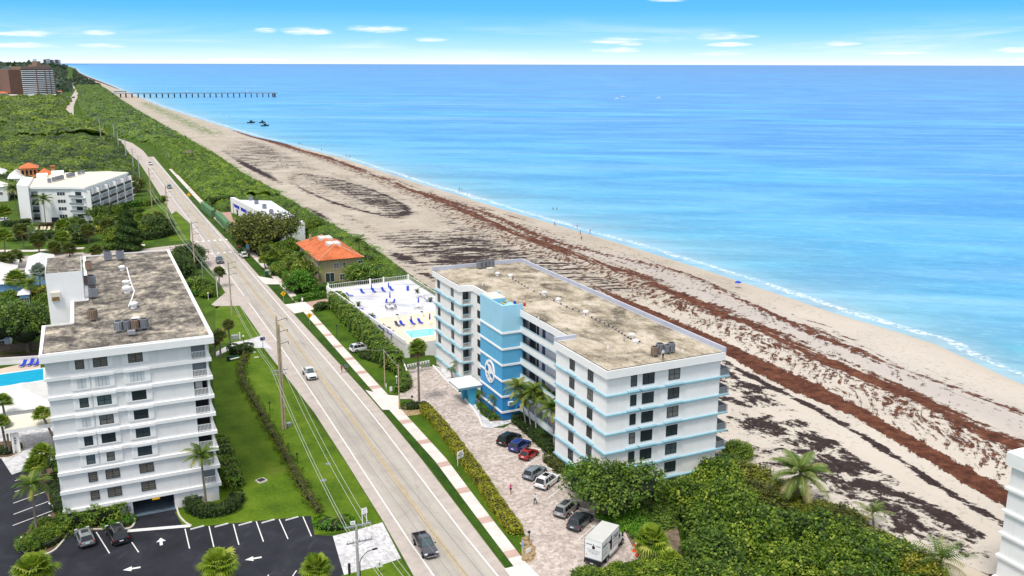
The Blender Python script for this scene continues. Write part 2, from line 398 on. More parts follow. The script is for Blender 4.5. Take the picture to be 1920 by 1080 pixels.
def roofmat(name, light, mid, dark, bias, sc=0.22):
 m, nt, out = _nt(name); b = NB(nt); o = b.pos()
 n1 = b.noise(o, sc, 6.0, 0.62, 0.6); n2 = b.noise(b.map(o, (1, 0.45, 1)), sc*4, 6.0, 0.72)
 n3 = b.noise(o, 7.0, 2.0, 0.8); n4 = b.noise(o, 2.2, 3.0, 0.7)
 f = b.math('ADD', b.math('MULTIPLY', n1, 0.62), b.math('MULTIPLY', n2, 0.38))
 f = b.math('ADD', f, b.math('MULTIPLY', b.math('SUBTRACT', n3, 0.5), 0.22))
 f = b.math('ADD', f, b.math('MULTIPLY', b.math('SUBTRACT', n4, 0.5), 0.18))
 c = b.ramp(f, [(bias-0.10, light), (bias-0.01, mid), (bias+0.05, tuple((x+y)/2 for x, y in zip(mid, dark))), (bias+0.12, dark)])
 b.bsdf(out, c, 0.9, 0, 0.2, b.bump(n3, 0.35, 0.03)); return m
M['roofR'] = roofmat('weathered_beige_roof', (0.55, 0.485, 0.39), (0.375, 0.32, 0.235), (0.09, 0.075, 0.055), 0.505, 0.14)
M['roofL'] = roofmat('grey_brown_gravel_roof', (0.58, 0.50, 0.38), (0.30, 0.265, 0.215), (0.07, 0.062, 0.055), 0.455, 0.3)
# - shore lines (surveyed off the photograph, then extended out of frame)
def pxl(L, z): return [G(x, y, z) for x, y in L]
SEA_Z = -1.55; BEACH_Z = -1.25
_sh = [(150, -400), (152, -100), (156, 0), (161, 60)]+[(p.x, p.y) for p in pxl([(1920, 703), (1783, 641), (1679, 609), (1592, 584), (1517, 559), (1425, 529), (1317, 495), (1186, 455), (1080, 425), (962, 391), (861, 361), (775, 335), (662, 298), (587, 279), (527, 264), (489, 256), (447, 243), (398, 228), (348, 212), (309, 200), (283, 189), (247, 175), (218, 163), (190, 152), (165, 143), (150, 136), (145, 131), (143, 128)], -1.5)]
_sh += [(30, 9500), (20, 12000), (-10, 16000), (-300, 22000), (-3000, 40000)]
_so = [(150, -400), (152, -100), (156, 0), (161, 60)]+[(p.x, p.y) for p in pxl([(1920, 703), (1780, 650), (1640, 592), (1500, 540), (1400, 501), (1280, 470), (1170, 441), (1050, 404), (950, 373), (820, 336), (700, 301), (610, 270), (540, 246), (470, 226), (400, 206), (345, 191), (300, 180), (255, 169), (220, 160), (190, 152), (165, 143), (150, 136), (145, 131), (143, 128)], -1.5)]
_so += [(30, 9500), (20, 12000), (-10, 16000), (-300, 22000), (-3000, 40000)]
SOX = np.array([p[0] for p in _so]); SOY = np.array([p[1] for p in _so])
SHX = np.array([p[0] for p in _sh]); SHY = np.array([p[1] for p in _sh])
_du = [(112, -400), (108, -50), (104, 30)]+[(p.x, p.y) for p in pxl([(1800, 1030), (1640, 985), (1500, 905), (1400, 850)], -1.25)]+[(86, 150), (83, 190)]+[(p.x, p.y) for p in pxl([(800, 545), (700, 470), (590, 408), (500, 352), (480, 345), (400, 290), (300, 235), (235, 195), (205, 172), (180, 158), (160, 148), (148, 139), (143, 134)], -1.25)]
_du += [(24, 9500), (12, 12000), (-40, 16000), (-340, 22000), (-3050, 40000)]
_du.sort(key=lambda p: p[1])
DUX = np.array([p[0] for p in _du]); DUY = np.array([p[1] for p in _du])
def shore(y): return np.interp(y, SHY, SHX)
def dune(y): return np.minimum(np.interp(y, DUY, DUX), shore(y)-3)
def gz(x, y): return -1.25*sstep(np.asarray(x, float), 61, 68)
def gridmesh(name, X, Y, Z, mats, attrs=None, smooth=True):
 r, c = X.shape; V = np.stack([X, Y, Z], -1).reshape(-1, 3)
 i = np.arange(r*c).reshape(r, c)
 F = np.stack([i[:-1, :-1], i[:-1, 1:], i[1:, 1:], i[1:, :-1]], -1).reshape(-1, 4)
 o = npmesh(name, V, F, mats, smooth=smooth)
 for k, a in (attrs or {}).items():
  t = o.data.attributes.new(k, 'FLOAT', 'POINT'); t.data.foreach_set('value', np.ascontiguousarray(a, np.float32).ravel())
 return o
def rows(a, b, d0, growth=1.0):
 out = [a]; d = d0
 while out[-1] < b: out.append(out[-1]+d); d *= growth
 return np.array(out)
# - ground (land): grass and soil, falls away behind the beach
m, nt, out = _nt('ground_cover'); b = NB(nt); P = b.pos()
n = b.noise(P, 0.09, 5.0, 0.65); n2 = b.noise(P, 1.4, 4.0, 0.7)
c = b.ramp(n, [(0.3, (0.035, 0.07, 0.008)), (0.52, (0.06, 0.12, 0.012)), (0.66, (0.09, 0.13, 0.02)), (0.8, (0.15, 0.12, 0.07))])
c = b.mix(b.math('MULTIPLY', n2, 0.5), c, (0.03, 0.05, 0.008))
c = b.mix(b.smooth(b.math('ADD', b.attr('sandy'), b.math('MULTIPLY', b.math('SUBTRACT', n2, 0.5), 0.5)), 0.35, 0.6), c, (0.52, 0.45, 0.36))
b.bsdf(out, c, 0.95, 0, 0.1, b.bump(n2, 0.6, 0.15)); M['ground'] = m
yr = np.concatenate([rows(-300, 900, 6), rows(910, 24000, 30, 1.12)])
xs = np.array([-20000, -6000, -2000, -700, -250, -120, -60, -30, -10, 10, 30, 45, 55, 60, 61, 62, 63, 64, 65, 66, 67, 68, 70], float)
X = np.empty((len(yr), len(xs)+2)); D = dune(yr)
for i, y in enumerate(yr):
 d = D[i]; base = np.minimum(xs, d-1); X[i, :-2] = base; X[i, -2] = d; X[i, -1] = d+3
Y = np.repeat(yr[:, None], X.shape[1], 1)
Z = gz(X, Y); Z[:, -1] = BEACH_Z-0.25; Z[:, -2] = np.minimum(Z[:, -2], BEACH_Z+0.02)
Z = np.where((Y > 900), np.minimum(Z, 0), Z); SD_ = np.zeros_like(X); SD_[:, -2:] = 1
tag(gridmesh('ground', X, Y, Z, M['ground'], dict(sandy=SD_), False), kind='structure')
# - beach: sand with sargassum wrack; how much weed lies where is stored per vertex, its ragged outline comes from noise
m, nt, out = _nt('beach_sand'); b = NB(nt); P = b.pos()
rust, dark, wet, veg = b.attr('rust'), b.attr('dark'), b.attr('wet'), b.attr('veg')
ang = rad(-24)
fine = b.noise(P, 1.1, 6.0, 0.72)
warp = b.n('ShaderNodeVectorMath', {0: P, 1: b.n('ShaderNodeVectorMath', {0: b.n('ShaderNodeTexNoise', {'Vector': P, 'Scale': 0.07, 'Detail': 2.0}).outputs['Color'], 1: (7, 7, 0)}, operation='MULTIPLY')}, operation='ADD').outputs[0]
fine2 = b.noise(P, 0.55, 7.0, 0.78)
st_r = b.noise(b.map(warp, (0.20, 0.95, 1), rad(47)), 1.0, 6.0, 0.72, 0.15)
st_l = b.noise(b.map(warp, (0.55, 0.035, 1)), 1.0, 5.0, 0.65, 0.2)
st_d = b.noise(b.map(warp, (0.075, 0.50, 1), rad(-14)), 1.0, 6.0, 0.68, 0.3)
blob = b.noise(b.map(warp, (0.26, 0.15, 1), rad(20)), 1.0, 6.0, 0.72, 0.2)
lw = b.attr('line')
rn = b.math('ADD', b.math('MULTIPLY', b.mix(lw, st_r, st_l), 0.56), b.math('MULTIPLY', fine2, 0.44))
near = b.attr('near')
dn = b.math('ADD', b.math('MULTIPLY', b.mix(near, st_d, blob), 0.60), b.math('MULTIPLY', fine2, 0.40))
def mask(d, nn, w): return b.smooth(b.math('ADD', b.math('MULTIPLY', b.math('SUBTRACT', nn, 0.5), 4.6), b.math('MULTIPLY', b.math('SUBTRACT', d, 0.5), 1.6)), -w, w)
mr = mask(rust, rn, 0.10); md = mask(dark, dn, 0.09)
sand = b.ramp(b.noise(P, 0.05, 5.0, 0.6), [(0.3, (0.345, 0.30, 0.245)), (0.7, (0.485, 0.435, 0.365))])
sand = b.mix(b.math('MULTIPLY', b.smooth(b.noise(b.map(P, (0.5, 0.06, 1)), 1.0, 4.0), 0.5, 0.62), 0.30), sand, (0.46, 0.375, 0.28))
sand = b.mix(b.math('MULTIPLY', b.smooth(b.noise(P, 3.0, 3.0, 0.8), 0.5, 0.7), 0.18), sand, (0.42, 0.34, 0.25))
trk = b.noise(b.map(warp, (1.3, 0.02, 1)), 1.0, 4.0, 0.6)
sand = b.mix(b.math('MULTIPLY', b.smooth(trk, 0.50, 0.64), 0.40), sand, (0.36, 0.30, 0.235))
scat = b.math('MULTIPLY', b.smooth(b.noise(P, 0.9, 6.0, 0.8), 0.535, 0.60), b.smooth(b.noise(P, 0.06, 3.0), 0.38, 0.6))
sand = b.mix(b.math('MULTIPLY', b.math('MULTIPLY', scat, b.math('SUBTRACT', 1.0, wet)), 0.75), sand, (0.15, 0.10, 0.075))
sand = b.mix(near, sand, b.mix(0.45, sand, (0.62, 0.57, 0.505)))
sand = b.mix(b.math('MULTIPLY', b.attr('grey'), 0.85), sand, (0.40, 0.365, 0.345))
sand = b.mix(wet, sand, (0.47, 0.385, 0.29))
vm = mask(veg, b.math('ADD', b.math('MULTIPLY', blob, 0.6), b.math('MULTIPLY', fine, 0.4)), 0.12)
sand = b.mix(vm, sand, (0.10, 0.17, 0.04))
cr = b.ramp(b.noise(P, 0.5, 5.0, 0.75), [(0.35, (0.045, 0.014, 0.008)), (0.52, (0.105, 0.036, 0.018)), (0.66, (0.165, 0.064, 0.032)), (0.8, (0.30, 0.18, 0.11))])
cd = b.ramp(b.noise(P, 1.0, 5.0, 0.8), [(0.35, (0.016, 0.010, 0.010)), (0.6, (0.045, 0.028, 0.026)), (0.8, (0.11, 0.08, 0.07))])
col = b.mix(mr, b.mix(md, sand, cd), cr)
hh = b.math('ADD', b.math('MULTIPLY', b.math('MAXIMUM', mr, md), 0.8), b.math('MULTIPLY', fine, 0.25))
b.bsdf(out, col, b.math('SUBTRACT', 0.95, b.math('MULTIPLY', wet, 0.35)), 0, 0.2, b.bump(hh, 0.7, 0.2)); M['beach'] = m
yr = np.concatenate([rows(-150, 420, 1.0), rows(422, 900, 3), rows(905, 12000, 10, 1.06)])
us = np.linspace(0, 1, 96)
S0 = shore(yr)+8; D0 = dune(yr)-3
X = S0[:, None]+(D0-S0)[:, None]*us[None, :]; Y = np.repeat(yr[:, None], len(us), 1)
S = shore(yr)[:, None]-X
Wd = (shore(yr)-dune(yr))[:, None]
Z = BEACH_Z+0.03-0.45*(1-sstep(S, -1, 16))-0.012*np.maximum(-S, 0)*10*0.3
def bump1(v, c, w): return np.exp(-((v-c)/w)**2)
near = 1-sstep(Y, 150, 215)
cen = np.interp(Y, [60, 100, 200, 300, 450, 570, 700, 850, 1050, 1400, 2000, 3000], [30, 32, 39, 37, 28, 23, 30, 34, 30, 26, 22, 14])
wid = np.interp(Y, [60, 200, 450, 700, 1200, 3000], [17, 16, 12, 9, 10, 9])
SN = S; S = np.interp(yr, SOY, SOX)[:, None]-X
zone = np.exp(-np.abs((S-cen)/wid)**2.4)
lineA = np.clip(bump1(S, cen-1, 3.0)+bump1(S, 19.5, 3)+0.3*(S < cen), 0, 1)
rustA = 0.07+0.345*zone+0.19*bump1(S, cen-1, 2.0)+0.10*((S > 17)*(S < cen))*(Y < 420)+0.08*bump1(S, cen+6, 5)+0.22*bump1(S, np.interp(Y, [60, 200, 260], [19, 24, 28])+2*np.sin(Y*0.05), 1.6)*(Y < 430)
rustA -= 0.16*bump1(S, cen-7, 3)*(Y < 260)
rustA += 0.24*sstep(Y, 430, 800)*bump1(S, cen, 7)
rustA += 0.40*bump1(SN, 8.5, 3.5)*sstep(Y, 620, 800)
rustA *= np.maximum(sstep(SN, 7, 11), sstep(Y, 600, 750)*sstep(SN, 3, 5))
rustA -= 0.5*sstep(S, cen+wid*1.1, cen+wid*1.5)
bandc = np.interp(Y, [60, 90, 110, 140, 180, 240], [47.2, 47.2, 46.8, 49.5, 53.3, 58])
bandw = np.interp(Y, [60, 90, 110, 125, 150, 190, 220], [3.0, 2.2, 1.9, 3.6, 2.7, 2.0, 0.6])
bandm = (1-sstep(np.abs(S-bandc), bandw*0.6, bandw*1.45))*(1-sstep(Y, 195, 235))
rustA = np.maximum(rustA, 0.92*bandm)
l2 = bump1(S, np.interp(Y, [60, 85, 98, 119, 140], [54.2, 54, 53, 53.2, 55]), 1.0)*(1-sstep(Y, 135, 165))
darkA = 0.06+0.72*l2
darkA += near*(0.315*sstep(S, 54.5, 58)*(1-sstep(S, 78, 88)))
darkA += near*0.27*(bump1(S, 64, 5)*bump1(Y, 90, 13)+bump1(S, 66, 4)*bump1(Y, 112, 7)+0.9*bump1(S, 59, 4)*bump1(Y, 130, 12)+0.8*bump1(S, 60, 4)*bump1(Y, 76, 6))
darkA -= near*0.30*bump1(S, 57, 1.6)*(Y < 112)
far = 1-near
darkA += far*0.38*sstep(S, 34, 50)*(1-sstep(S, 80, 90))*(1-sstep(Y, 640, 900))
darkA += far*0.20*bump1(S, 74, 9)*bump1(Y, 262, 34)+far*0.10*bump1(S, 58, 8)*bump1(Y, 270, 40)
ell = np.sqrt(((S-62)/15.0)**2+((Y-432)/78.0)**2)
darkA += far*(0.27*np.exp(-((ell-1)/0.06)**2)*(1-0.75*sstep(Y, 430, 490))+0.12*(ell < 1)*bump1(S, 57, 9)*(Y < 480)-0.10*(ell < 1)*(S > 64))
darkA -= far*0.34*np.exp(-((ell-1.32)/0.16)**2)*(S > 46)
darkA += far*0.62*(bump1(S, 91, 2.2)*bump1(Y, 372, 28)+bump1(S, 80.5, 2.0)*bump1(Y, 545, 55)+bump1(S, 88, 3.0)*bump1(Y, 272, 16)+bump1(S, 92, 2.2)*bump1(Y, 243, 16))
darkA -= far*0.35*bump1(S, 74, 5)*bump1(Y, 340, 22)+far*0.3*sstep(S, 84, 90)*(Y < 340)*(Y > 290)
darkA += 0.16*sstep(Y, 560, 760)*(1-sstep(Y, 1000, 1300))*bump1(S, 45, 14)
darkA *= sstep(SN, 12, 22)
wetA = (1-sstep(SN, 3.5, 7.5))*(SN > -9)
greyA = 0.75*bump1(S, cen-9, 6.5)*(1-sstep(Y, 210, 330))
Wd = (np.interp(yr, SOY, SOX)-dune(yr))[:, None]
vegA = 0.50*sstep(Y, 700, 880)*(1-sstep(Y, 1500, 1800))*bump1(S, Wd-30, 18)+0.5*bump1(S, Wd-2, 5)*sstep(Y, 240, 300)
tag(gridmesh('beach', X, Y, Z, M['beach'], dict(line=lineA, rust=np.clip(rustA, 0, 1.6), dark=np.clip(darkA, 0, 1.3), wet=np.clip(wetA, 0, 1), grey=greyA, near=near, veg=np.clip(vegA, 0, 1))), kind='structure')
# - sea: real depth colours from the swash outwards, wind streaks, a broken line of foam
m, nt, out = _nt('sea_water'); b = NB(nt); P = b.pos(); sd = b.attr('sd')
L = b.math('DIVIDE', b.math('SUBTRACT', b.math('LOGARITHM', b.math('ADD', sd, 12.0), 10.0), 1.0), 4.0)
big = b.noise(b.map(P, (0.0014, 0.004, 1), rad(-30)), 1.0, 4.0, 0.6)
L2 = b.math('ADD', L, b.math('MULTIPLY', b.math('SUBTRACT', big, 0.5), 0.16))
c = b.ramp(L2, [(0.02, (0.31, 0.43, 0.45)), (0.09, (0.15, 0.36, 0.44)), (0.20, (0.06, 0.315, 0.52)), (0.32, (0.027, 0.262, 0.58)), (0.46, (0.022, 0.205, 0.54)), (0.60, (0.024, 0.165, 0.47)), (0.75, (0.035, 0.115, 0.37)), (0.95, (0.045, 0.11, 0.31))])
warm = b.smooth(b.noise(b.map(P, (0.004, 0.012, 1), rad(-30), (30, 4, 0)), 1.0, 3.0), 0.50, 0.72)
c = b.mix(b.math('MULTIPLY', warm, 0.55), c, (0.018, 0.42, 0.68))
mot = b.noise(b.map(P, (0.010, 0.034, 1), rad(-30)), 1.0, 7.0, 0.68, 0.4)
c = b.mix(b.math('MULTIPLY', b.smooth(mot, 0.40, 0.68), 0.40), c, (0.16, 0.50, 0.72))
c = b.mix(b.math('MULTIPLY', b.smooth(mot, 0.56, 0.34), 0.25), c, (0.01, 0.13, 0.38))
wind = b.noise(b.map(P, (0.0011, 0.013, 1), rad(-33)), 1.0, 5.0, 0.62, 0.8)
wind2 = b.noise(b.map(P, (0.008, 0.06, 1), rad(-36)), 1.0, 5.0, 0.65)
c = b.mix(b.math('MULTIPLY', b.smooth(wind, 0.53, 0.72), 0.24), c, (0.40, 0.60, 0.82))
c = b.mix(b.math('MULTIPLY', b.smooth(wind2, 0.46, 0.70), 0.20), c, (0.30, 0.58, 0.78))
wav = b.noise(b.map(P, (0.05, 0.30, 1), rad(-40)), 1.0, 4.0, 0.65)
c = b.mix(b.math('MULTIPLY', b.smooth(wav, 0.46, 0.66), 0.42), c, b.mix(0.5, c, (0.015, 0.17, 0.36)))
wav3 = b.noise(b.map(P, (0.22, 0.9, 1), rad(-50)), 1.0, 3.0, 0.7)
c = b.mix(b.math('MULTIPLY', b.smooth(wav3, 0.52, 0.68), 0.22), c, (0.42, 0.70, 0.82))
fn = b.noise(b.map(P, (0.22, 0.045, 1)), 1.0, 5.0, 0.6); fb = b.noise(P, 0.8, 5.0, 0.75)
sd2 = b.math('ADD', sd, b.math('MULTIPLY', b.math('SUBTRACT', fn, 0.5), 9.0))
foam = b.math('MULTIPLY', b.smooth(sd2, -1.6, -0.4), b.math('SUBTRACT', 1.0, b.smooth(sd2, 0.2, 2.4)))
brk = b.math('MULTIPLY', b.attr('brk'), b.smooth(b.noise(P, 0.35, 3.0), 0.45, 0.55))
foam = b.math('MAXIMUM', b.math('MULTIPLY', foam, b.smooth(fb, 0.44, 0.62)), brk)
c = b.mix(b.math('MULTIPLY', b.attr('face'), 0.7), c, (0.06, 0.44, 0.50))
c = b.mix(foam, c, (0.80, 0.82, 0.83))
hgt = b.math('ADD', wav, b.math('MULTIPLY', wav3, 0.4))
b.bsdf(out, c, 0.32, 0, 0.10, b.bump(hgt, 0.20, 0.6)); M['sea'] = m
yr = np.concatenate([rows(-400, 800, 4), rows(806, 9500, 12, 1.08), rows(9800, 70000, 900, 1.2)])
ds = np.array([-9, -6, -4, -3, -2, -1, 0, 1, 2, 3, 4, 6, 8, 11, 13, 15, 18, 22, 30, 45, 70, 110, 170, 260, 400, 700, 1300, 2600, 5200, 11000, 25000, 60000, 120000], float)
X = shore(yr)[:, None]+ds[None, :]; Y = np.repeat(yr[:, None], len(ds), 1)
SDv = np.repeat(ds[None, :], len(yr), 0)
face = np.exp(-((SDv-11.5)/2.2)**2)*np.exp(-((Y-118)/9)**2)
brk = 0.9*np.exp(-((SDv-9.2)/1.0)**2)*np.exp(-((Y-113)/7)**2)
Zs = np.full_like(X, SEA_Z)+0.35*face
tag(gridmesh('sea', X, Y, Zs, M['sea'], dict(sd=SDv, face=face, brk=brk)), kind='structure')
# - flat sheets on the land
def sheet(name, px, z, m, kind='structure', world=False):
 pts = [(p[0], p[1]) for p in px] if world else [(g.x, g.y) for g in pxl(px, z)]
 mb = MB(); a = sum(pts[i][0]*pts[(i+1) % len(pts)][1]-pts[(i+1) % len(pts)][0]*pts[i][1] for i in range(len(pts)))
 if a < 0: pts = pts[::-1]
 mb.poly([(x, y, z) for x, y in pts]); o = mb.build(name, m)
 bm = bmesh.new(); bm.from_mesh(o.data); bmesh.ops.triangulate(bm, faces=bm.faces[:]); bm.to_mesh(o.data); bm.free()
 return tag(o, kind=kind)
def ribbon(mb, pts, w, z0, z1, m=0, closed=False):
 """kerb-like strip along world points"""
 pts = [Vector((p[0], p[1], 0)) for p in pts]; n = len(pts); L = []; R = []
 for i in range(n):
  a = pts[(i-1) % n] if (closed or i > 0) else pts[i]; c = pts[(i+1) % n] if (closed or i < n-1) else pts[i]
  t = (c-a).normalized(); nn = Vector((-t.y, t.x, 0))*w/2; L.append(pts[i]+nn); R.append(pts[i]-nn)
 for i in range(n if closed else n-1):
  j = (i+1) % n
  mb.prism([(L[i].x, L[i].y), (R[i].x, R[i].y), (R[j].x, R[j].y), (L[j].x, L[j].y)], z0, z1, m)
def smooth_line(pts, k=4):
 pts = [Vector((p[0], p[1], 0)) for p in pts]; out = []
 for i in range(len(pts)-1):
  p0, p1, p2, p3 = pts[max(i-1, 0)], pts[i], pts[i+1], pts[min(i+2, len(pts)-1)]
  for j in range(k):
   t = j/k
   out.append(0.5*((2*p1)+(p2-p0)*t+(2*p0-5*p1+4*p2-p3)*t*t+(3*p1-p0-3*p2+p3)*t**3))
 out.append(pts[-1]); return out
def grassmat(name, lo, mid, hi, patch=None):
 m, nt, out = _nt(name); b = NB(nt); P = b.pos()
 n1 = b.noise(P, 0.16, 4.0, 0.6); n2 = b.noise(P, 2.2, 5.0, 0.75); n3 = b.noise(b.map(P, (0.25, 0.05, 1), rad(12)), 1.0, 3.0)
 f = b.math('ADD', b.math('MULTIPLY', n1, 0.4), b.math('ADD', b.math('MULTIPLY', n2, 0.35), b.math('MULTIPLY', n3, 0.25)))
 c = b.ramp(f, [(0.40, lo), (0.5, mid), (0.60, hi)])
 if patch: c = b.mix(b.math('MULTIPLY', b.smooth(b.noise(P, 0.11, 4.0, 0.6), 0.6, 0.75), 0.45), c, patch)
 b.bsdf(out, c, 0.9, 0, 0.15, b.bump(b.noise(P, 9.0, 2.0), 0.5, 0.05)); return m
M['lawn'] = grassmat('mown_lawn', (0.026, 0.062, 0.004), (0.055, 0.115, 0.006), (0.092, 0.15, 0.012), (0.13, 0.13, 0.025))
M['lawnbright'] = grassmat('bright_mown_lawn', (0.042, 0.088, 0.004), (0.08, 0.145, 0.006), (0.125, 0.19, 0.014), (0.15, 0.14, 0.03))
M['verge'] = grassmat('dark_verge_grass', (0.014, 0.042, 0.004), (0.030, 0.075, 0.006), (0.05, 0.10, 0.010))
m, nt, out = _nt('pale_worn_asphalt'); b = NB(nt); P = b.pos()
tr = b.noise(b.map(P, (0.9, 0.012, 1)), 1.0, 3.0, 0.5); sp = b.noise(P, 0.18, 5.0, 0.65); gr = b.noise(P, 5.0, 3.0, 0.8)
f = b.math('ADD', b.math('MULTIPLY', tr, 0.45), b.math('ADD', b.math('MULTIPLY', sp, 0.35), b.math('MULTIPLY', gr, 0.2)))
c = b.ramp(f, [(0.34, (0.33, 0.30, 0.262)), (0.5, (0.415, 0.378, 0.335)), (0.66, (0.48, 0.443, 0.396))])
cr_ = b.smooth(b.noise(b.map(P, (0.5, 0.25, 1)), 1.0, 6.0, 0.7, 2.0), 0.495, 0.503)
c = b.mix(b.math('MULTIPLY', b.smooth(b.noise(P, 0.09, 3.0), 0.55, 0.7), 0.25), c, (0.24, 0.215, 0.19))
vo = nt.nodes.new('ShaderNodeTexVoronoi'); vo.feature = 'DISTANCE_TO_EDGE'; b.set(vo, 'Vector', b.map(warpr := b.n('ShaderNodeVectorMath', {0: P, 1: b.n('ShaderNodeVectorMath', {0: b.n('ShaderNodeTexNoise', {'Vector': P, 'Scale': 0.8}).outputs['Color'], 1: (1.5, 1.5, 0)}, operation='MULTIPLY')}, operation='ADD').outputs[0], (0.22, 0.10, 1))); vo.inputs['Scale'].default_value = 1.0
c = b.mix(b.math('MULTIPLY', b.math('LESS_THAN', vo.outputs['Distance'], 0.010), 0.18), c, (0.17, 0.15, 0.135))
pt = b.n('ShaderNodeTexVoronoi', {'Vector': b.map(P, (0.3, 0.035, 1))}); pt.distance = 'CHEBYCHEV'
c = b.mix(b.math('MULTIPLY', b.math('GREATER_THAN', b.n('ShaderNodeSeparateColor', {0: pt.outputs['Color']}).outputs[0], 0.80), 0.16), c, (0.22, 0.20, 0.18))
b.bsdf(out, c, 0.85, 0, 0.2, b.bump(gr, 0.15, 0.02)); M['road'] = m
M['shoulder'] = mat('pinkish_shoulder_asphalt', (0.44, 0.385, 0.345), 0.88, 0.13, 0.6, bump=0.1)
M['yellowpaint'] = mat('worn_yellow_paint', (0.46, 0.335, 0.12), 0.75, 0.25, 1.2)
ROADL = [(31, -80), (31, 92.8), (31.7, 106.9), (32.2, 129), (32.5, 150), (31.4, 190), (31, 236), (31.2, 280), (31, 338), (30.6, 391), (31.2, 504), (31.4, 640)]
ROADR = [(41.5, -80), (41.7, 90), (42.2, 102), (43.1, 124), (43.5, 143), (43.6, 156), (43.1, 218), (42.9, 252), (42.7, 317), (42, 386), (42, 488), (42.4, 640)]
RL = np.array(ROADL); RR = np.array(ROADR)
def rx(f, y):
 a = np.interp(y, RL[:, 1], RL[:, 0]); c = np.interp(y, RR[:, 1], RR[:, 0]); return a+(c-a)*f
sheet('road_shoulder', ROADL+ROADR[::-1], 0.012, M['shoulder'], world=True)
LL = [(33.0, -80), (33.1, 101.9), (34.1, 147), (34.8, 191), (35.0, 262), (35.2, 360), (35.4, 640)]
LR = [(40.0, -80), (40.3, 98), (41.6, 143.8), (41.7, 171), (41.6, 219), (41.6, 297), (41.6, 640)]
sheet('road', LL+LR[::-1], 0.018, M['road'], world=True)
LLa = np.array(LL); LRa = np.array(LR)
def strip(name, f, w, z, m, y0, y1, off=0.0, step=12.0):
 mb = MB(); ys = np.arange(y0, y1+0.1, step)
 x = np.interp(ys, LLa[:, 1], LLa[:, 0])*(1-f)+np.interp(ys, LRa[:, 1], LRa[:, 0])*f+off
 for i in range(len(ys)-1):
  mb.quad((x[i]-w/2, ys[i], z), (x[i]+w/2, ys[i], z), (x[i+1]+w/2, ys[i+1], z), (x[i+1]-w/2, ys[i+1], z))
 return tag(mb.build(name, m), kind='structure')
strip('edge_line', 0.0, 0.20, 0.025, M['paint'], -80, 640, 0.1)
strip('edge_line', 1.0, 0.20, 0.025, M['paint'], -80, 640, -0.1)
strip('centre_line', 0.5, 0.14, 0.025, M['yellowpaint'], -80, 640, -0.17)
strip('centre_line', 0.5, 0.14, 0.025, M['yellowpaint'], -80, 640, 0.17)
for L in ([(258, 301), (226, 274), (191, 249), (183, 243), (200, 253), (248, 268), (269, 283), (286, 305)],
          [(160, 231), (142, 222), (121.5, 203), (126, 192), (135, 179), (142, 168.5), (130, 160), (126, 146), (129, 146), (140, 158), (149, 166), (150, 176), (142, 188), (138, 200), (138, 218), (150, 224)]):
 sheet('road_far', L, 0.03, M['shoulder'])
mb = MB()
for (yy, ln) in ((G(402, 451).y, 2.6), (G(417, 474).y, 2.2)):
 for k in range(6): x = 32.4+k*1.95; mb.box(x, x+0.75, yy-ln/2, yy+ln/2, 0.0255, 0.029)
tag(mb.build('crosswalk_marking', M['paint']), kind='structure')
m, nt, out = _nt('sidewalk_concrete'); b = NB(nt); P = b.pos()
sx = b.n('ShaderNodeSeparateXYZ', {0: P}); yv = sx.outputs['Y']
band = b.math('LESS_THAN', b.math('MODULO', b.math('ADD', yv, 2.1), 9.35), 1.7)
jt = b.math('LESS_THAN', b.math('MODULO', yv, 1.87), 0.06)
n = b.noise(P, 0.5, 5.0, 0.7)
c = b.ramp(n, [(0.3, (0.58, 0.53, 0.49)), (0.7, (0.72, 0.67, 0.62))])
c = b.mix(band, c, b.ramp(n, [(0.3, (0.44, 0.30, 0.25)), (0.7, (0.54, 0.39, 0.33))]))
c = b.mix(b.math('MULTIPLY', jt, 0.5), c, (0.3, 0.26, 0.24))
c = b.mix(b.math('MULTIPLY', b.smooth(b.noise(P, 0.22, 4.0), 0.55, 0.75), 0.3), c, (0.36, 0.32, 0.29))
b.bsdf(out, c, 0.9, 0, 0.2); M['sidewalk'] = m
SWL = [(42.6, 60), (42.7, 88), (43.6, 104), (44.7, 122), (44.8, 142), (44.9, 155), (45.3, 190), (45.7, 219), (46.0, 250), (45.6, 290), (45.2, 330), (44.8, 372), (44.6, 440), (44.6, 560)]
SWR = [(44.4, 60), (44.5, 89), (45.5, 106), (46.6, 122), (46.8, 142), (47.0, 155), (47.2, 190), (47.6, 219), (47.8, 250), (47.5, 290), (47.2, 330), (46.8, 372), (46.6, 440), (46.6, 560)]
sheet('sidewalk', SWL+SWR[::-1], 0.10, M['sidewalk'], world=True)
def wstrip(name, y0, y1, m, z):
 ys = np.linspace(y0, y1, 8); sl = np.array(SWL)
 l = [(float(rx(1, y))+0.25, y) for y in ys]; r = [(float(np.interp(y, sl[:, 1], sl[:, 0]))-0.02, y) for y in ys]
 return sheet(name, l+r[::-1], z, m, world=True)
for (a, c_) in (((950, 1068), (722, 769)), ((688, 733), (553, 588)), ((538, 569), (500, 533)), ((484, 515), (459, 488)), ((442, 471), (436, 463)), ((421, 449), (392, 416)), ((383, 408), (331, 348))):
 wstrip('verge', G(*a).y, G(*c_).y, M['verge'], 0.06)
wstrip('verge', 20, 84, M['verge'], 0.06)
M['apron'] = mat('bleached_concrete_apron', (0.66, 0.61, 0.57), 0.88, 0.10, 0.3)
for i, L in enumerate(([(685, 731), (700, 735), (722, 740), (750, 742), (750, 769), (717, 768)], [(533, 571), (572, 566), (590, 580), (552, 588)], [(480, 517), (520, 524), (526, 533), (497, 533)], [(945, 1066), (988, 1056), (1040, 1110), (985, 1120)])):
 sheet('driveway_apron', L, 0.108+0.004*i, M['apron'])
sheet('driveway', [(572, 567), (612, 560), (628, 578), (590, 581)], 0.05, M['redpaver'])
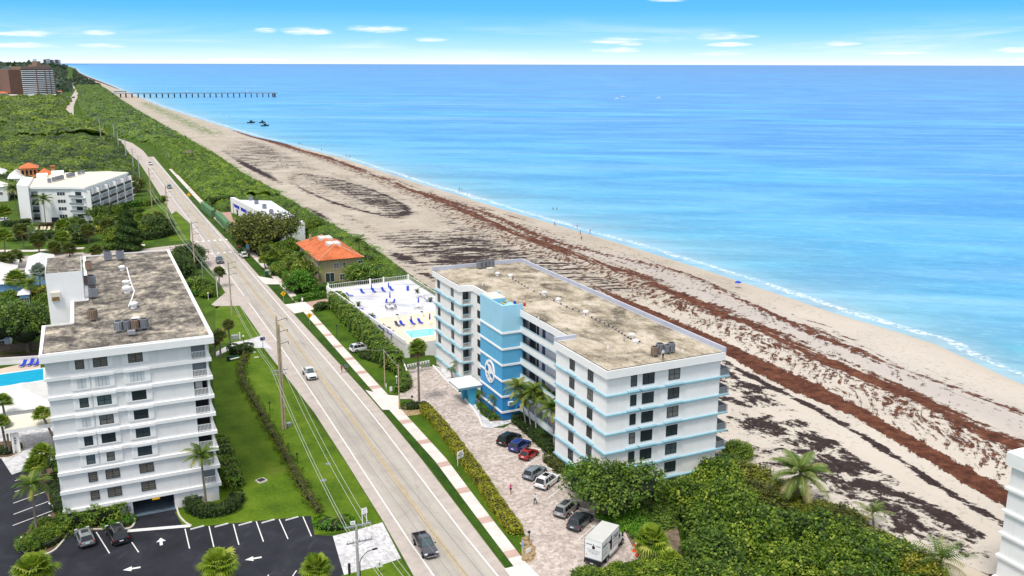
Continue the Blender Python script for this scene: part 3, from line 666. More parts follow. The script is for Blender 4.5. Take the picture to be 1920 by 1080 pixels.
sheet('lawn', [(575, 584), (592, 581), (612, 566), (760, 690), (772, 738), (724, 741)], 0.045, M['lawn'])
sheet('lawn', [(748, 771), (792, 772), (985, 1010), (990, 1054), (882, 941), (764, 784)], 0.045, M['lawn'])
sheet('lawn', [(497, 520), (600, 540), (612, 562), (570, 566)], 0.045, M['verge'])
sheet('lawn', [(396, 672), (437, 652), (490, 652), (552, 735), (644, 860), (718, 980), (700, 988), (668, 994), (590, 1003), (583, 967), (345, 990), (328, 960), (415, 920)], 0.045, M['lawnbright'])
sheet('lawn', [(404, 574), (450, 573), (489, 629), (465, 637), (435, 642), (404, 645)], 0.045, M['lawnbright'])
sheet('lawn', [(330, 395), (357, 420), (357, 451), (318, 452), (300, 420)], 0.045, M['lawnbright'])
sheet('lawn', [(380, 565), (428, 545), (440, 560), (410, 576), (385, 590)], 0.045, M['lawn'])
sheet('lawn', [(640, 1078), (752, 1048), (800, 1130), (650, 1150)], 0.045, M['lawnbright'])
sheet('lawn', [(0, 473), (60, 470), (272, 459), (272, 466), (60, 479), (0, 484)], 0.045, M['lawnbright'])
sheet('lawn', [(0, 455), (90, 452), (290, 440), (290, 455), (0, 470)], 0.042, M['lawn'])
sheet('lawn', [(270, 395), (312, 380), (318, 440), (250, 440)], 0.043, M['lawnbright'])
sheet('footpath', [(-20, 468), (60, 468.5), (272, 457.5), (272, 460.5), (60, 472), (-20, 472)], 0.05, M['sidewalk'])
sheet('side_street', [(-40, 483), (60, 479), (272, 466), (360, 456), (395, 452), (395, 470), (300, 480), (160, 500), (60, 505), (-40, 515)], 0.05, M['shoulder'])
sheet('driveway', [(396, 571), (430, 542), (470, 560), (462, 575), (450, 573), (404, 574)], 0.05, M['shoulder'])
def pavermat(name, a, b_, c_, s=(0.9, 0.9, 1), rot=0.5):
 m, nt, out = _nt(name); b = NB(nt); P = b.pos()
 v = nt.nodes.new('ShaderNodeTexVoronoi'); b.set(v, 'Vector', b.map(P, s, rot)); v.inputs['Scale'].default_value = 2.6
 n = b.noise(P, 0.25, 5.0, 0.65)
 sep = b.n('ShaderNodeSeparateColor', {0: v.outputs['Color']}).outputs[0]
 f = b.math('ADD', b.math('MULTIPLY', sep, 0.45), b.math('MULTIPLY', n, 0.55))
 c = b.ramp(f, [(0.25, a), (0.5, b_), (0.75, c_)])
 c = b.mix(b.math('MULTIPLY', b.smooth(b.noise(P, 0.12, 4.0, 0.7), 0.58, 0.72), 0.35), c, tuple(x*0.55 for x in a))
 b.bsdf(out, c, 0.85, 0, 0.2); return m
M['paver'] = pavermat('tumbled_pink_grey_pavers', (0.34, 0.285, 0.25), (0.46, 0.39, 0.35), (0.60, 0.53, 0.48))
M['greypaver'] = pavermat('pale_grey_pavers', (0.42, 0.41, 0.42), (0.54, 0.53, 0.54), (0.70, 0.69, 0.70))
sheet('parking_court', [(756, 694), (818, 686), (838, 708), (872, 742), (890, 768), (905, 802), (945, 802), (968, 788), (990, 800), (1006, 832), (1024, 848), (1045, 866), (1078, 902), (1112, 925), (1134, 950), (1168, 990), (1198, 1048), (1170, 1056), (1130, 1066), (1090, 1072), (1060, 1120), (1000, 1150), (985, 1058), (1000, 1040), (990, 1010), (910, 900), (797, 765), (770, 748), (745, 748), (748, 735)], 0.055, M['paver'])
sheet('paved_entrance', [(624, 1005), (668, 994), (717, 979), (752, 1047), (700, 1064), (645, 1078)], 0.050, M['greypaver'])
sheet('paved_entrance', [(405, 660), (437, 642), (465, 637), (489, 629), (512, 656), (490, 652), (437, 653), (405, 668)], 0.050, M['greypaver'])
sheet('paved_forecourt', [(-60, 800), (100, 790), (98, 868), (45, 882), (22, 890), (0, 856), (-60, 836)], 0.050, M['greypaver'])
def line(mb, a, b_, w, z, z1=None):
 a = G(*a); b_ = G(*b_); t = (b_-a).normalized(); n = Vector((-t.y, t.x, 0))*w/2
 mb.prism([(p.x, p.y) for p in (a-n, b_-n, b_+n, a+n)], z, z1 or z+0.004)
mb = MB()
for s in (((914, 817), (951, 803)), ((945, 838), (954, 835)), ((985, 873), (1017, 855)), ((1027, 935), (1057, 912)), ((1072, 935), (1082, 927)), ((1084, 1013), (1118, 983)), ((1056, 968), (1066, 958)), ((905, 802), (944, 798))): line(mb, *s, 0.13, 0.060)
tag(mb.build('stall_lines', M['paint']), kind='structure')
m, nt, out = _nt('sealed_black_asphalt'); b = NB(nt); P = b.pos()
n = b.noise(P, 0.22, 5.0, 0.6, 0.8); n2 = b.noise(P, 4.0, 3.0, 0.8)
c = b.ramp(b.math('ADD', b.math('MULTIPLY', n, 0.8), b.math('MULTIPLY', n2, 0.2)), [(0.35, (0.013, 0.014, 0.019)), (0.55, (0.022, 0.023, 0.031)), (0.75, (0.045, 0.047, 0.058))])
c = b.mix(b.math('MULTIPLY', b.smooth(b.noise(b.map(P, (0.12, 0.5, 1), 0.9), 1.0, 4.0), 0.62, 0.78), 0.25), c, (0.14, 0.14, 0.155))
b.bsdf(out, c, 0.75, 0, 0.25, b.bump(n2, 0.2, 0.02)); M['asphalt'] = m
sheet('car_park', [(-80, 1300), (-80, 838), (0, 856), (22, 890), (45, 882), (98, 868), (116, 955), (250, 985), (250, 965), (330, 948), (345, 990), (583, 967), (590, 1003), (624, 1005), (645, 1078), (700, 1300)], 0.035, M['asphalt'])
mb = MB()
for s in (((180.5, 998), (205.5, 1038)), ((247, 1017), (260, 1036)), ((347, 992), (355.5, 1029)), ((392, 987), (401, 1026)), ((437.5, 983), (448, 1022)), ((480.5, 978), (494, 1016)), ((523.6, 974), (540, 1011)), ((568, 969), (584, 1006)), ((28, 923), (92, 897)), ((25, 944), (98.6, 917.5)), ((25.5, 965), (104, 935.5)), ((23.6, 986), (105, 955.5)), ((28, 902), (92, 881)), ((548, 1082), (556, 1070)), ((500, 1084), (504, 1078))): line(mb, *s, 0.14, 0.042)
line(mb, (239, 996), (358, 986), 0.75, 0.042)
def arrow(mb, c, d, L=2.0):
 c = G(*c); d = Vector((*d, 0)).normalized(); n = Vector((-d.y, d.x, 0)); q = []
 for u, v in ((-.5, -.1), (0, -.1), (0, -.32), (.5, 0), (0, .32), (0, .1), (-.5, .1)): p = c+d*u*L+n*v*L*0.9; q.append((p.x, p.y))
 mb.prism(q, 0.054, 0.058)
arrow(mb, (302, 1016), (0.05, 1)); arrow(mb, (247, 1067), (-1, 0.1)); arrow(mb, (475, 1048), (-1, 0.1)); arrow(mb, (682, 1024), (-1, 0.12), 1.6)
tag(mb.build('parking_markings', M['paint']), kind='structure')
mb = MB()
for L in ([(40, 1008), (38, 1022), (46, 1036), (64, 1042), (86, 1040), (104, 1031), (120, 1013), (135, 996), (200, 993), (240, 992), (252, 982), (251, 966)], [(331, 950), (336, 967), (347, 980), (359, 987)], [(-30, 862), (0, 860), (20, 858), (36, 850), (44, 840), (42, 830)]):
 ribbon(mb, smooth_line([G(*p) for p in L]), 0.22, 0.03, 0.17)
tag(mb.build('kerb', M['curb']), kind='structure')
mb = MB(); ribbon(mb, smooth_line([G(*p) for p in [(812, 687), (835, 712), (862, 738), (884, 764), (897, 783), (904, 801)]]), 0.25, 0.05, 0.32)
tag(mb.build('kerb', M['whiteclean']), kind='structure')
sheet('walkway', [(818, 686), (830, 690), (872, 728), (900, 752), (905, 770), (918, 790), (968, 786), (968, 790), (920, 803), (905, 802), (890, 768), (872, 742), (838, 710)], 0.075, M['greypaver'])
sheet('walkway', [(985, 800), (1008, 830), (1026, 850), (1050, 866), (1085, 900), (1118, 922), (1140, 945), (1125, 948), (1112, 925), (1078, 903), (1045, 867), (1024, 849), (1004, 832)], 0.08, M['concrete'])
sheet('planting_bed', [(38, 1022), (46, 1036), (64, 1042), (86, 1040), (104, 1031), (120, 1013), (135, 996), (118, 985), (112, 955), (96, 870), (70, 885), (100, 960), (60, 985), (42, 1005)], 0.06, M['mulch'])
sheet('planting_bed', [(118, 985), (135, 996), (240, 992), (252, 982), (250, 964), (122, 962)], 0.058, M['mulch'])
sheet('planting_bed', [(-30, 860), (0, 858), (20, 856), (36, 848), (42, 838), (38, 828), (10, 826), (-30, 835)], 0.06, M['mulch'])
sheet('planting_bed', [(893, 757), (905, 765), (918, 788), (945, 789), (968, 784), (972, 779), (945, 788), (910, 752)], 0.09, M['mulch'])
sheet('planting_bed', [(968, 786), (985, 798), (1008, 828), (1030, 852), (1045, 858), (1045, 835), (985, 785)], 0.062, M['mulch'])
sheet('planting_bed', [(745, 768), (760, 757), (800, 765), (798, 775), (765, 780)], 0.06, M['rock'])
sheet('planting_bed', [(978, 1008), (990, 1004), (1004, 1030), (1003, 1048), (985, 1058), (978, 1045)], 0.062, M['rock'])
sheet('sandy_soil', [(1112, 925), (1200, 905), (1260, 940), (1290, 1080), (1200, 1110), (1195, 1045), (1165, 990)], 0.04, mat('leaf_littered_soil', (0.16, 0.12, 0.085), 0.95, 0.5, 0.9, bump=0.5))
for i, (p, r) in enumerate((((607, 901), 0.45), ((615, 870), 0.4), ((702, 660), 0.5), ((690, 718), 0.3))):
 mb = MB(); g = G(*p); mb.cyl((g.x, g.y, 0.02), (g.x, g.y, 0.06), r, n=14)
 o = mb.build('manhole_cover', M['greymetal']); own(o, (g.x, g.y, 0.02))
 tag(o, ['round iron cover in the bright lawn nearest the parking lot', 'round iron cover further up the bright lawn near the road edge', 'round iron cover in the road lane beside the lawn', 'small round valve cover in the road before the joggers'][i], 'manhole cover', 'manhole covers')
# - shared building pieces
def hip(mb, poly4, z0, zr, inset, m=0, over=0.0):
 """hip roof on an axis-aligned rectangle x0,x1,y0,y1 ; ridge along the longer side"""
 x0, x1, y0, y1 = poly4; x0 -= over; x1 += over; y0 -= over; y1 += over
 if (y1-y0) >= (x1-x0):
  xm = (x0+x1)/2; a = (xm, y0+inset, zr); b_ = (xm, y1-inset, zr)
  mb.add([(x0, y0, z0), (x1, y0, z0), (x1, y1, z0), (x0, y1, z0), a, b_], [(0, 1, 4), (1, 2, 5, 4), (2, 3, 5), (3, 0, 4, 5), (3, 2, 1, 0)], m)
 else:
  ym = (y0+y1)/2; a = (x0+inset, ym, zr); b_ = (x1-inset, ym, zr)
  mb.add([(x0, y0, z0), (x1, y0, z0), (x1, y1, z0), (x0, y1, z0), a, b_], [(0, 1, 5, 4), (1, 2, 5), (2, 3, 4, 5), (3, 0, 4), (3, 2, 1, 0)], m)
def window_proto(w, h, cols, rows_, mframe, mpane, t=0.07, deep=0.06):
 """window facing -y, centred at the origin"""
 f = MB(); p = MB()
 f.box(-w/2, w/2, -deep, 0, h/2-t, h/2); f.box(-w/2, w/2, -deep, 0, -h/2, -h/2+t)
 f.box(-w/2, -w/2+t, -deep, 0, -h/2+t, h/2-t); f.box(w/2-t, w/2, -deep, 0, -h/2+t, h/2-t)
 for i in range(1, cols): x = -w/2+w*i/cols; f.box(x-t*0.45, x+t*0.45, -deep*0.9, 0, -h/2+t, h/2-t)
 for j in range(1, rows_): z = -h/2+h*j/rows_; f.box(-w/2+t, w/2-t, -deep*0.7, 0, z-t*0.3, z+t*0.3)
 p.box(-w/2+t*0.6, w/2-t*0.6, -deep*0.35, 0, -h/2+t*0.6, h/2-t*0.6)
 return f, p
WCACHE = {}
def window(parent, kind, at, face='S', mframe=None, mpane=None, name='window'):
 """kind = (w, h, cols, rows); face = side the window looks to"""
 mframe = mframe or M['frame']; mpane = mpane or random.choice((M['glass'], M['glass'], M['glassb'], M['curtain']))
 key = (kind, mframe.name, mpane.name)
 if key not in WCACHE:
  f, p = window_proto(*kind, mframe, mpane)
  fo = f.build(name, mframe); po = p.build('pane', mpane)
  WCACHE[key] = (fo.data, po.data); bpy.data.objects.remove(fo); bpy.data.objects.remove(po)
 o = link(name, WCACHE[key][0], parent); o.location = Vector(at)-accum(parent)
 o.rotation_euler = (0, 0, {'S': 0, 'W': -math.pi/2, 'E': math.pi/2, 'N': math.pi}[face] if isinstance(face, str) else face)
 link('pane', WCACHE[key][1], o); return o
def baluster_rail(mb, a, b_, z, h=1.0, gap=0.16, m=0, top=0.07, solid=False):
 a = Vector((a[0], a[1], 0)); b_ = Vector((b_[0], b_[1], 0)); L = (b_-a).length; t = (b_-a)/L; n = Vector((-t.y, t.x, 0))*0.03
 def bar(p, q, z0, z1, w=1.0):
  nn = n*w; mb.prism([(v.x, v.y) for v in (p-nn, q-nn, q+nn, p+nn)], z0, z1, m)
 bar(a, b_, z+h-top, z+h, 1.2); bar(a, b_, z+0.08, z+0.15)
 k = max(1, int(L/gap))
 for i in range(k+1): p = a+t*(L*i/k); bar(p-t*0.025, p+t*0.025, z+0.15, z+h-top, 0.7)
# - the blue and white condominium
RB = thing('beachfront_condominium', 'white seven-storey condominium with pale blue floor trim and a blue emblem tower', 'building', (71, 99, 0))
RX0, RX1, RY0, RY1 = 61.6, 80.8, 99.5, 166.0
RT = 19.6; FL = [15.8, 12.96, 10.12, 7.28, 4.44, 1.6]; ST = 2.84
bb = -1.6
mb = MB()
mb.box(RX0, RX1, RY0, 114.2, bb, RT-0.2, 0)
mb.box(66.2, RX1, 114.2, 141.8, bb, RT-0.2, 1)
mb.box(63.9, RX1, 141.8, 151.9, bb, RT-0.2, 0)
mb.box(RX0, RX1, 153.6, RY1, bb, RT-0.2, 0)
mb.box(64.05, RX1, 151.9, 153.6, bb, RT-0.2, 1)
mb.box(RX0, 61.95, 152.3, 153.6, bb, RT-0.2, 0); mb.box(63.6, 64.05, 151.93, 153.6, bb, RT-0.2, 0)
mb.build('wall', [M['white'], M['corridor']], RB)
mb = MB()
out_ = [(61.2, 98.95), (81.2, 98.95), (81.2, 166.4), (61.2, 166.4), (61.2, 152.1), (63.7, 151.75), (63.7, 141.9), (64.35, 141.9), (64.35, 114.3), (61.2, 114.3)]
mb.prism(out_, RT-1.15, RT, 0, 0)
mb.build('fascia', M['whiteclean'], RB)
mb = MB(); ins = [(61.5, 99.3), (80.85, 99.3), (80.85, 166.05), (61.5, 166.05), (61.5, 152.4), (64.0, 152.05), (64.0, 142.1), (64.65, 141.9), (64.65, 114.3), (64.7, 113.75), (61.5, 113.75)]
mb.prism(ins, RT-0.1, RT+0.03, 0)
mb.build('roof', M['roofR'], RB)
mb = MB()
E0 = 80.95
mb.box(E0, 81.25, 98.95, 166.4, RT+0.002, RT+0.75); mb.box(61.2, E0, 166.1, 166.4, RT+0.002, RT+0.75)
mb.box(61.2, 64.9, 113.95, 114.35, RT+0.002, RT+0.62)
mb.build('parapet', M['parapet'], RB)
for (a, c) in (((61.2, 98.95), (81.2, 98.95)), ((61.2, 98.95), (61.2, 113.95)), ((61.2, 152.1), (61.2, 166.1)), ((64.35, 114.4), (64.35, 132.4))):
 x0, x1 = sorted((a[0], c[0])); y0, y1 = sorted((a[1], c[1])); mb = MB(); mb.box(x0+(0.18 if x1 > x0 else 0.16), x1+(0 if x1 > x0 else 0.24), y0+0.2, y1+(0 if y1 > y0 else 0.28), RT+0.031, RT+0.075); mb.build('roof_edge', M['frame'], RB)
SW_ = [GY((x0+x1)/2, 0.5*(y0+y1), RY0) for x0, x1, y0, y1 in ((1183.9, 1193.6, 701, 719.5), (1206, 1226.4, 696, 714.7), (1254.7, 1274.4, 687.5, 706))]
sx_ = [p.x for p in SW_]
ww = [(1.0, 1.62, 1, 2), (1.95, 1.62, 2, 2), (1.95, 1.62, 2, 2)]
WS = [GX((x0+x1)/2, 690, RX0) for x0, x1 in ((1087.5, 1098.6), (1119.4, 1132))]
wy_ = [109.2, 103.9]; ny_ = [163.9, 156.6]
for z in FL:
 mb = MB(); mb.box(61.3, 82.4, 99.15, 99.5, z-0.13, z+0.08); mb.box(61.3, 61.6, 99.5, 114.25, z-0.13, z+0.08)
 for x, k in zip(sx_, ww): mb.box(x-k[0]/2-0.55, x+k[0]/2+0.55, 98.95, 99.5, z+0.081, z+0.23)
 for y in wy_: mb.box(61.2, 61.6, y-1.35, y+1.35, z+0.081, z+0.23)
 mb.build('floor_trim', M['trim'], RB); mb = MB()
 mb.box(61.25, 61.6, 152.0, 166.2, z-0.13, z+0.08); mb.box(61.6, 63.75, 151.7, 152.25, z-0.13, z+0.08)
 for y in ny_: mb.box(61.2, 61.6, y-1.35, y+1.35, z+0.081, z+0.23)
 mb.build('floor_trim', M['trim'], RB)
mb = MB(); mb.box(61.3, 80.9, 99.2, 99.5, -1.35, -1.05); mb.build('floor_trim', M['trim'], RB)
for lv in range(7):
 z = RT-1.15-0.25-0.81 if lv == 0 else FL[lv-1]-0.16-0.30-0.81
 if lv == 6: z = FL[5]-0.16-0.2-0.70
 for i, (x, k) in enumerate(zip(sx_, ww)):
  if lv == 6 and i == 0: continue
  window(RB, k, (x, RY0, z), 'S')
 for y in wy_:
  if lv < 6: window(RB, (1.5, 1.62, 2, 2), (RX0, y, z), 'W')
 for y in ny_:
  if lv < 5: window(RB, (1.35, 1.62, 2, 2), (RX0, y, z), 'W')
for z in [FL[i] for i in range(6)]:
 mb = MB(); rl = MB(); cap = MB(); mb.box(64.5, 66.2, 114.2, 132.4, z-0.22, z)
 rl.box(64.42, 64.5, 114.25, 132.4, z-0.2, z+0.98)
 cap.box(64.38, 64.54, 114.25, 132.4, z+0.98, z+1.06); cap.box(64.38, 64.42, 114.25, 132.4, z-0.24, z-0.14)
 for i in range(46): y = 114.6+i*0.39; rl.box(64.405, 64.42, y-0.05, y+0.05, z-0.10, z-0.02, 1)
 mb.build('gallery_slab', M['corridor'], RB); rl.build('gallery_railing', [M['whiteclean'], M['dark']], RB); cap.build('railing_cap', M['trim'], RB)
for lv in range(6):
 z = FL[lv]
 if lv == 5: continue
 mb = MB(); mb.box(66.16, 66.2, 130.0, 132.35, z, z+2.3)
 mb.build('stair_opening_shade', M['dark'], RB)  # flat dark panel on the wall, painting the shade of a stair opening
 for (y0, y1, h, nm, mm) in ((128.9, 129.7, 2.1, 'door', M['dark']), (126.6, 127.6, 2.1, 'door', M['darkblue']), (114.6, 115.5, 2.1, 'door', M['darkblue'])):
  d = MB(); d.box(66.14, 66.2, y0, y1, z+0.02, z+h); do = d.build(nm, mm, RB)
  h_ = MB(); h_.box(66.09, 66.14, y0+0.08, y0+0.14, z+1.0, z+1.12); h_.build('handle', M['metal'], do)
 window(RB, (1.5, 0.8, 2, 1), (66.2, 124.6, z+1.75), 'W')
 window(RB, (2.0, 0.35, 1, 1), (66.2, 120.9, z+1.95), 'W')
 window(RB, (0.9, 1.4, 1, 2), (66.2, 117.0, z+1.4), 'W')
TX0, TX1, TY0, TY1 = 61.0, 64.9, 132.4, 141.75
TT = 20.6
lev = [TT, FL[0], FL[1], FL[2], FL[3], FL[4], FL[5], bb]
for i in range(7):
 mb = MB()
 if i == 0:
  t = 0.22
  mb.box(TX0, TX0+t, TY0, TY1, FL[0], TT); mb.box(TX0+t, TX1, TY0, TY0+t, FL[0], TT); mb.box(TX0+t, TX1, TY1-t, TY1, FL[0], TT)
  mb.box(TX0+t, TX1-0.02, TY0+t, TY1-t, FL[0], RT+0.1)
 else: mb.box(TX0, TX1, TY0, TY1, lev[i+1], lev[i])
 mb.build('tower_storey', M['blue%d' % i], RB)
mb = MB()
for z in FL: mb.box(TX0-0.16, TX1, TY0-0.16, TY1+0.1, z-0.16, z+0.16)
mb.build('tower_band', M['whiteclean'], RB)
mb = MB(); mb.box(61.3, 64.0, 137.4, 141.4, RT+0.9, RT+1.05); mb.box(61.3, 64.0, 137.4, 137.55, RT+0.1, RT+0.9, 1); mb.build('stair_roof', [M['creamroof'], M['blue1']], RB)
mb = MB(); mb.box(TX1-0.9, TX1-0.1, TY0-0.05, TY0, 0.2, 2.3); mb.build('door', M['darkblue'], RB)
mb = MB(); mb.box(62.1, 63.0, TY0-0.34, TY0, 5.2-2.5, 5.9-2.5); mb.box(62.2, 62.9, TY0-0.36, TY0-0.341, 2.78, 3.3, 1); mb.build('wall_air_conditioner', [M['whiteclean'], M['greymetal']], RB)
em = MB(); ey, ez, er = 137.3, 7.6, 1.98
def disc(mb, cx_, cz_, rx_, rz_, x0, x1, m, n=32, a0=0, a1=2*math.pi):
 P = [(cx_+rx_*math.cos(a0+(a1-a0)*i/n), cz_+rz_*math.sin(a0+(a1-a0)*i/n)) for i in range(n if a1-a0 > 6.2 else n+1)]
 k = len(P)
 mb.add([(x0, y, z) for y, z in P]+[(x1, y, z) for y, z in P], [tuple(range(k)), tuple(range(k, 2*k))[::-1]]+[(i, (i+1) % k, k+(i+1) % k, k+i) for i in range(k)], m)
def shape(mb, P, x0, x1, m):
 k = len(P); P = [(ey-u*er, ez+v*er*1.04) for u, v in P]
 mb.add([(x0, y, z) for y, z in P]+[(x1, y, z) for y, z in P], [tuple(range(k)), tuple(range(k, 2*k))[::-1]]+[(i, (i+1) % k, k+(i+1) % k, k+i) for i in range(k)], m)
disc(em, ey, ez, er, er*1.04, TX0-0.22, TX0-0.001, 0)
def arcband(r0, r1, a0, a1, n=14, taper=True):
 o = []; q = []
 for i in range(n+1):
  a = rad(a0+(a1-a0)*i/n); w = math.sin(math.pi*min(1, max(0.02, i/n)))**0.6 if taper else 1
  o.append(((r0+(r1-r0)*w)*math.cos(a), (r0+(r1-r0)*w)*math.sin(a))); q.append((r0*math.cos(a), r0*math.sin(a)))
 return o+q[::-1]
fx = TX0-0.235; fi = TX0-0.221
shape(em, arcband(0.66, 0.85, 12, 118), fx, fi, 1)
shape(em, [(-0.80, 0.18), (-0.70, 0.38), (-0.48, 0.44), (-0.26, 0.32), (-0.20, 0.10), (-0.32, -0.10), (-0.60, -0.10), (-0.80, -0.02)], fx, fi, 1)
shape(em, [(-0.1, -0.12), (0.20, -0.22), (0.44, -0.08), (0.66, -0.10), (0.80, -0.28), (0.76, -0.48), (0.52, -0.48), (0.22, -0.36)], fx, fi, 1)
shape(em, [(-0.66, -0.28), (-0.40, -0.30), (-0.02, -0.50), (0.10, -0.62), (-0.16, -0.56), (-0.5, -0.40)], fx, fi, 1)
shape(em, [(-0.46, -0.60), (-0.28, -0.62), (-0.20, -0.72), (-0.38, -0.70)], fx, fi, 1)
shape(em, [(0.05, -0.70), (0.3, -0.74), (0.42, -0.84), (0.16, -0.80)], fx, fi, 1)
shape(em, [(0.45, -0.62), (0.6, -0.62), (0.62, -0.70), (0.48, -0.70)], fx, fi, 1)
em.build('emblem', [M['whiteclean'], mat('emblem_deep_blue', (0.01, 0.17, 0.36), 0.6, 0.05)], RB)
for lv in range(6):
 z = FL[lv]
 mb = MB(); mb.box(61.95, 63.6, 152.0, 153.6, z-0.15, z); sl_ = mb.build('balcony_slab', M['white'], RB)
 r_ = MB(); baluster_rail(r_, (61.95, 152.1), (63.6, 152.1), z, 1.0, 0.2); r_.build('balcony_railing', M['whiteclean'], RB)
 c_ = MB(); c_.box(61.95, 63.6, 152.02, 152.14, z+1.0, z+1.07); c_.build('railing_cap', M['trim'], RB)
 w_ = MB(); w_.box(63.86, 63.9, 143.0, 149.8, z+0.9, z+2.35); w_.build('corridor_opening_shade', M['dark'], RB)  # corridor opening is a flat dark panel, its shade painted on
 w_ = MB(); w_.box(62.0, 64.0, 153.55, 153.6, z+0.02, z+2.2); w_.build('balcony_door', M['glass'], RB)
for lv in range(6):
 z = FL[lv]
 mb = MB(); mb.box(RX1, 82.45, 99.5, 164.0, z-0.15, z+0.1); mb.build('balcony_slab', M['white'], RB)
 r_ = MB(); baluster_rail(r_, (82.38, 99.3), (82.38, 132), z+0.1, 1.02, 1.5); baluster_rail(r_, (RX1+0.05, 99.45), (82.38, 99.45), z+0.1, 1.02, 0.75); r_.build('balcony_railing', M['greymetal'], RB)
 gl = MB(); gl.box(RX1+0.1, 82.3, 99.44, 99.46, z+0.25, z+1.02); gl.box(82.37, 82.39, 99.6, 132, z+0.25, z+1.02); gl.build('balcony_screen', M['screen'], RB)
CN = thing('entrance_canopy', 'flat white drive-through canopy on two tapered blue piers at the blue tower', 'canopy', (59, 143, 0))
mb = MB(); mb.box(56.5, TX0-0.02, 141.0, 146.0, 3.35, 3.8, 1, 0); mb.box(56.3, TX0-0.02, 140.8, 146.2, 3.801, 3.9, 0, 0); mb.build('canopy_roof', [M['whiteclean'], M['trim']], CN)
for (y0, y1) in ((141.4, 142.2), (144.6, 145.4)):
 mb = MB(); xa = 58.8
 mb.add([(xa, y0, 0.05), (xa+0.9, y0, 0.05), (xa+0.9, y1, 0.05), (xa, y1, 0.05), (xa-0.35, y0, 3.35), (xa+1.35, y0, 3.35), (xa+1.35, y1, 3.35), (xa-0.35, y1, 3.35)], [(0, 1, 5, 4), (1, 2, 6, 5), (2, 3, 7, 6), (3, 0, 4, 7)]); mb.build('pier', M['blueflat'], CN)
mb = MB(); g = G(862, 737); mb.lathe([(0.22, 0), (0.26, 0.1), (0.26, 0.85), (0.3, 0.9), (0.1, 1.05)], (g.x, g.y, 0.08)); o = mb.build('litter_bin', M['dark'], smooth=40); own(o, (g.x, g.y, 0.08)); tag(o, 'dark round litter bin on the walkway beside the blue piers', 'bin')
# - roof equipment
def condenser(name, label, p, z, s=1.0, m=None, rnd=True, legs=0.3):
 m = m or M['greymetal']; t = thing(name, label, 'air conditioner', (p[0], p[1], z), 0, 'rooftop air conditioners')
 bd = MB(); w = 0.45*s; h = 0.95*s
 if rnd: bd.lathe([(w, legs), (w, legs+h), (w*0.95, legs+h+0.05)], (p[0], p[1], z), 14)
 else: bd.box(p[0]-w, p[0]+w, p[1]-w, p[1]+w, z+legs, z+legs+h)
 bd.build('casing', m, t)
 f = MB(); f.lathe([(w*0.78, 0), (w*0.78, 0.03)], (p[0], p[1], z+legs+h+0.055), 12); f.build('fan_grille', M['dark'], t)
 if rnd:
  f = MB(); n = 14
  for i in range(n):
   a = 2*math.pi*i/n
   f.box(p[0]+w*1.01*math.cos(a)-0.015, p[0]+w*1.01*math.cos(a)+0.015, p[1]+w*1.01*math.sin(a)-0.015, p[1]+w*1.01*math.sin(a)+0.015, z+legs+0.05, z+legs+h-0.05)
  f.build('coil_guard', M['dark'], t)
 f = MB()
 for dx in (-1, 1):
  for dy in (-1, 1): f.box(p[0]+dx*w*0.8-0.03, p[0]+dx*w*0.8+0.03, p[1]+dy*w*0.8-0.03, p[1]+dy*w*0.8+0.03, z, z+legs)
 f.build('stand', M['metal'], t); return t
zr = RT+0.03
for i, (px, py, s) in enumerate(((1227, 668, 1.15), (1236.5, 663, 1.25), (1250, 663, 1.0), (1258, 661, 1.2))):
 g = G(px, py, zr); condenser('condenser_unit', 'round condenser near the south roof edge, ' + ['first from the road side', 'tall second one behind the man', 'small one right of the man', 'last one on the sea side'][i], g, zr, s, M['rusty'] if i == 0 else None)
for i, (px, py, s) in enumerate(((899, 504, 1.2), (906, 503, 1.2), (913.5, 501, 1.35), (922, 501, 1.2))):
 g = G(px, py, zr); condenser('condenser_unit', 'grey condenser by the north parapet, ' + ['first of the row of four', 'second of the row of four', 'tallest of the row of four', 'last of the row of four'][i], g, zr, s, M['greymetal'])
mb = MB(); g = G(919, 511, zr); mb.box(g.x-0.6, g.x+0.6, g.y-0.4, g.y+0.4, zr, zr+0.9); mb.box(g.x-0.66, g.x+0.66, g.y-0.46, g.y+0.46, zr+0.9, zr+0.96); o = mb.build('vent_box', M['creamroof']); own(o, (g.x, g.y, zr)); tag(o, 'small beige vent box beside the row of condensers at the north parapet', 'roof vent')
vents = ((933, 517), (957, 521), (1020.5, 553), (1046.5, 566), (1098, 590), (1184.5, 633), (1191.5, 645))
def roofvent(p, z, label, grp, s=1.0):
 mb = MB(); mb.lathe([(0.42*s, 0), (0.42*s, 0.55*s), (0.62*s, 0.6*s), (0.62*s, 0.85*s), (0.3*s, 0.98*s)], (p[0], p[1], z), 12)
 o = mb.build('roof_vent', M['whiteclean'], smooth=40); own(o, (p[0], p[1], z)); return tag(o, label, 'roof vent', grp)
for i, (px, py) in enumerate(vents):
 roofvent(G(px, py, zr), zr, 'white vent on the beige roof, ' + ['first of the line, nearest the north condensers', 'second of the line, close to the first', 'north one of the pair behind the tower', 'south one of the pair behind the tower', 'standing alone mid-roof', 'north one of the pair towards the south end', 'south one of the pair towards the south end'][i], 'white roof vents', 0.75)
mb = MB(); P = [G(px, py, zr) for px, py in ((962, 524), (990, 541), (1052, 571), (1110, 596), (1150, 615), (1178, 634), (1205, 644))]
mb.tube([(p.x, p.y, zr+0.12) for p in P], 0.05, 5)
for i in range(len(P)-1):
 for k in range(5): q = P[i].lerp(P[i+1], k/5); mb.box(q.x-0.12, q.x+0.12, q.y-0.12, q.y+0.12, zr, zr+0.22, 1)
o = mb.build('roof_conduit', [M['concrete'], M['dark']]); own(o, (P[0].x, P[0].y, zr)); tag(o, 'thin conduit on small dark blocks running along the beige roof', 'conduit')
random.seed(5)
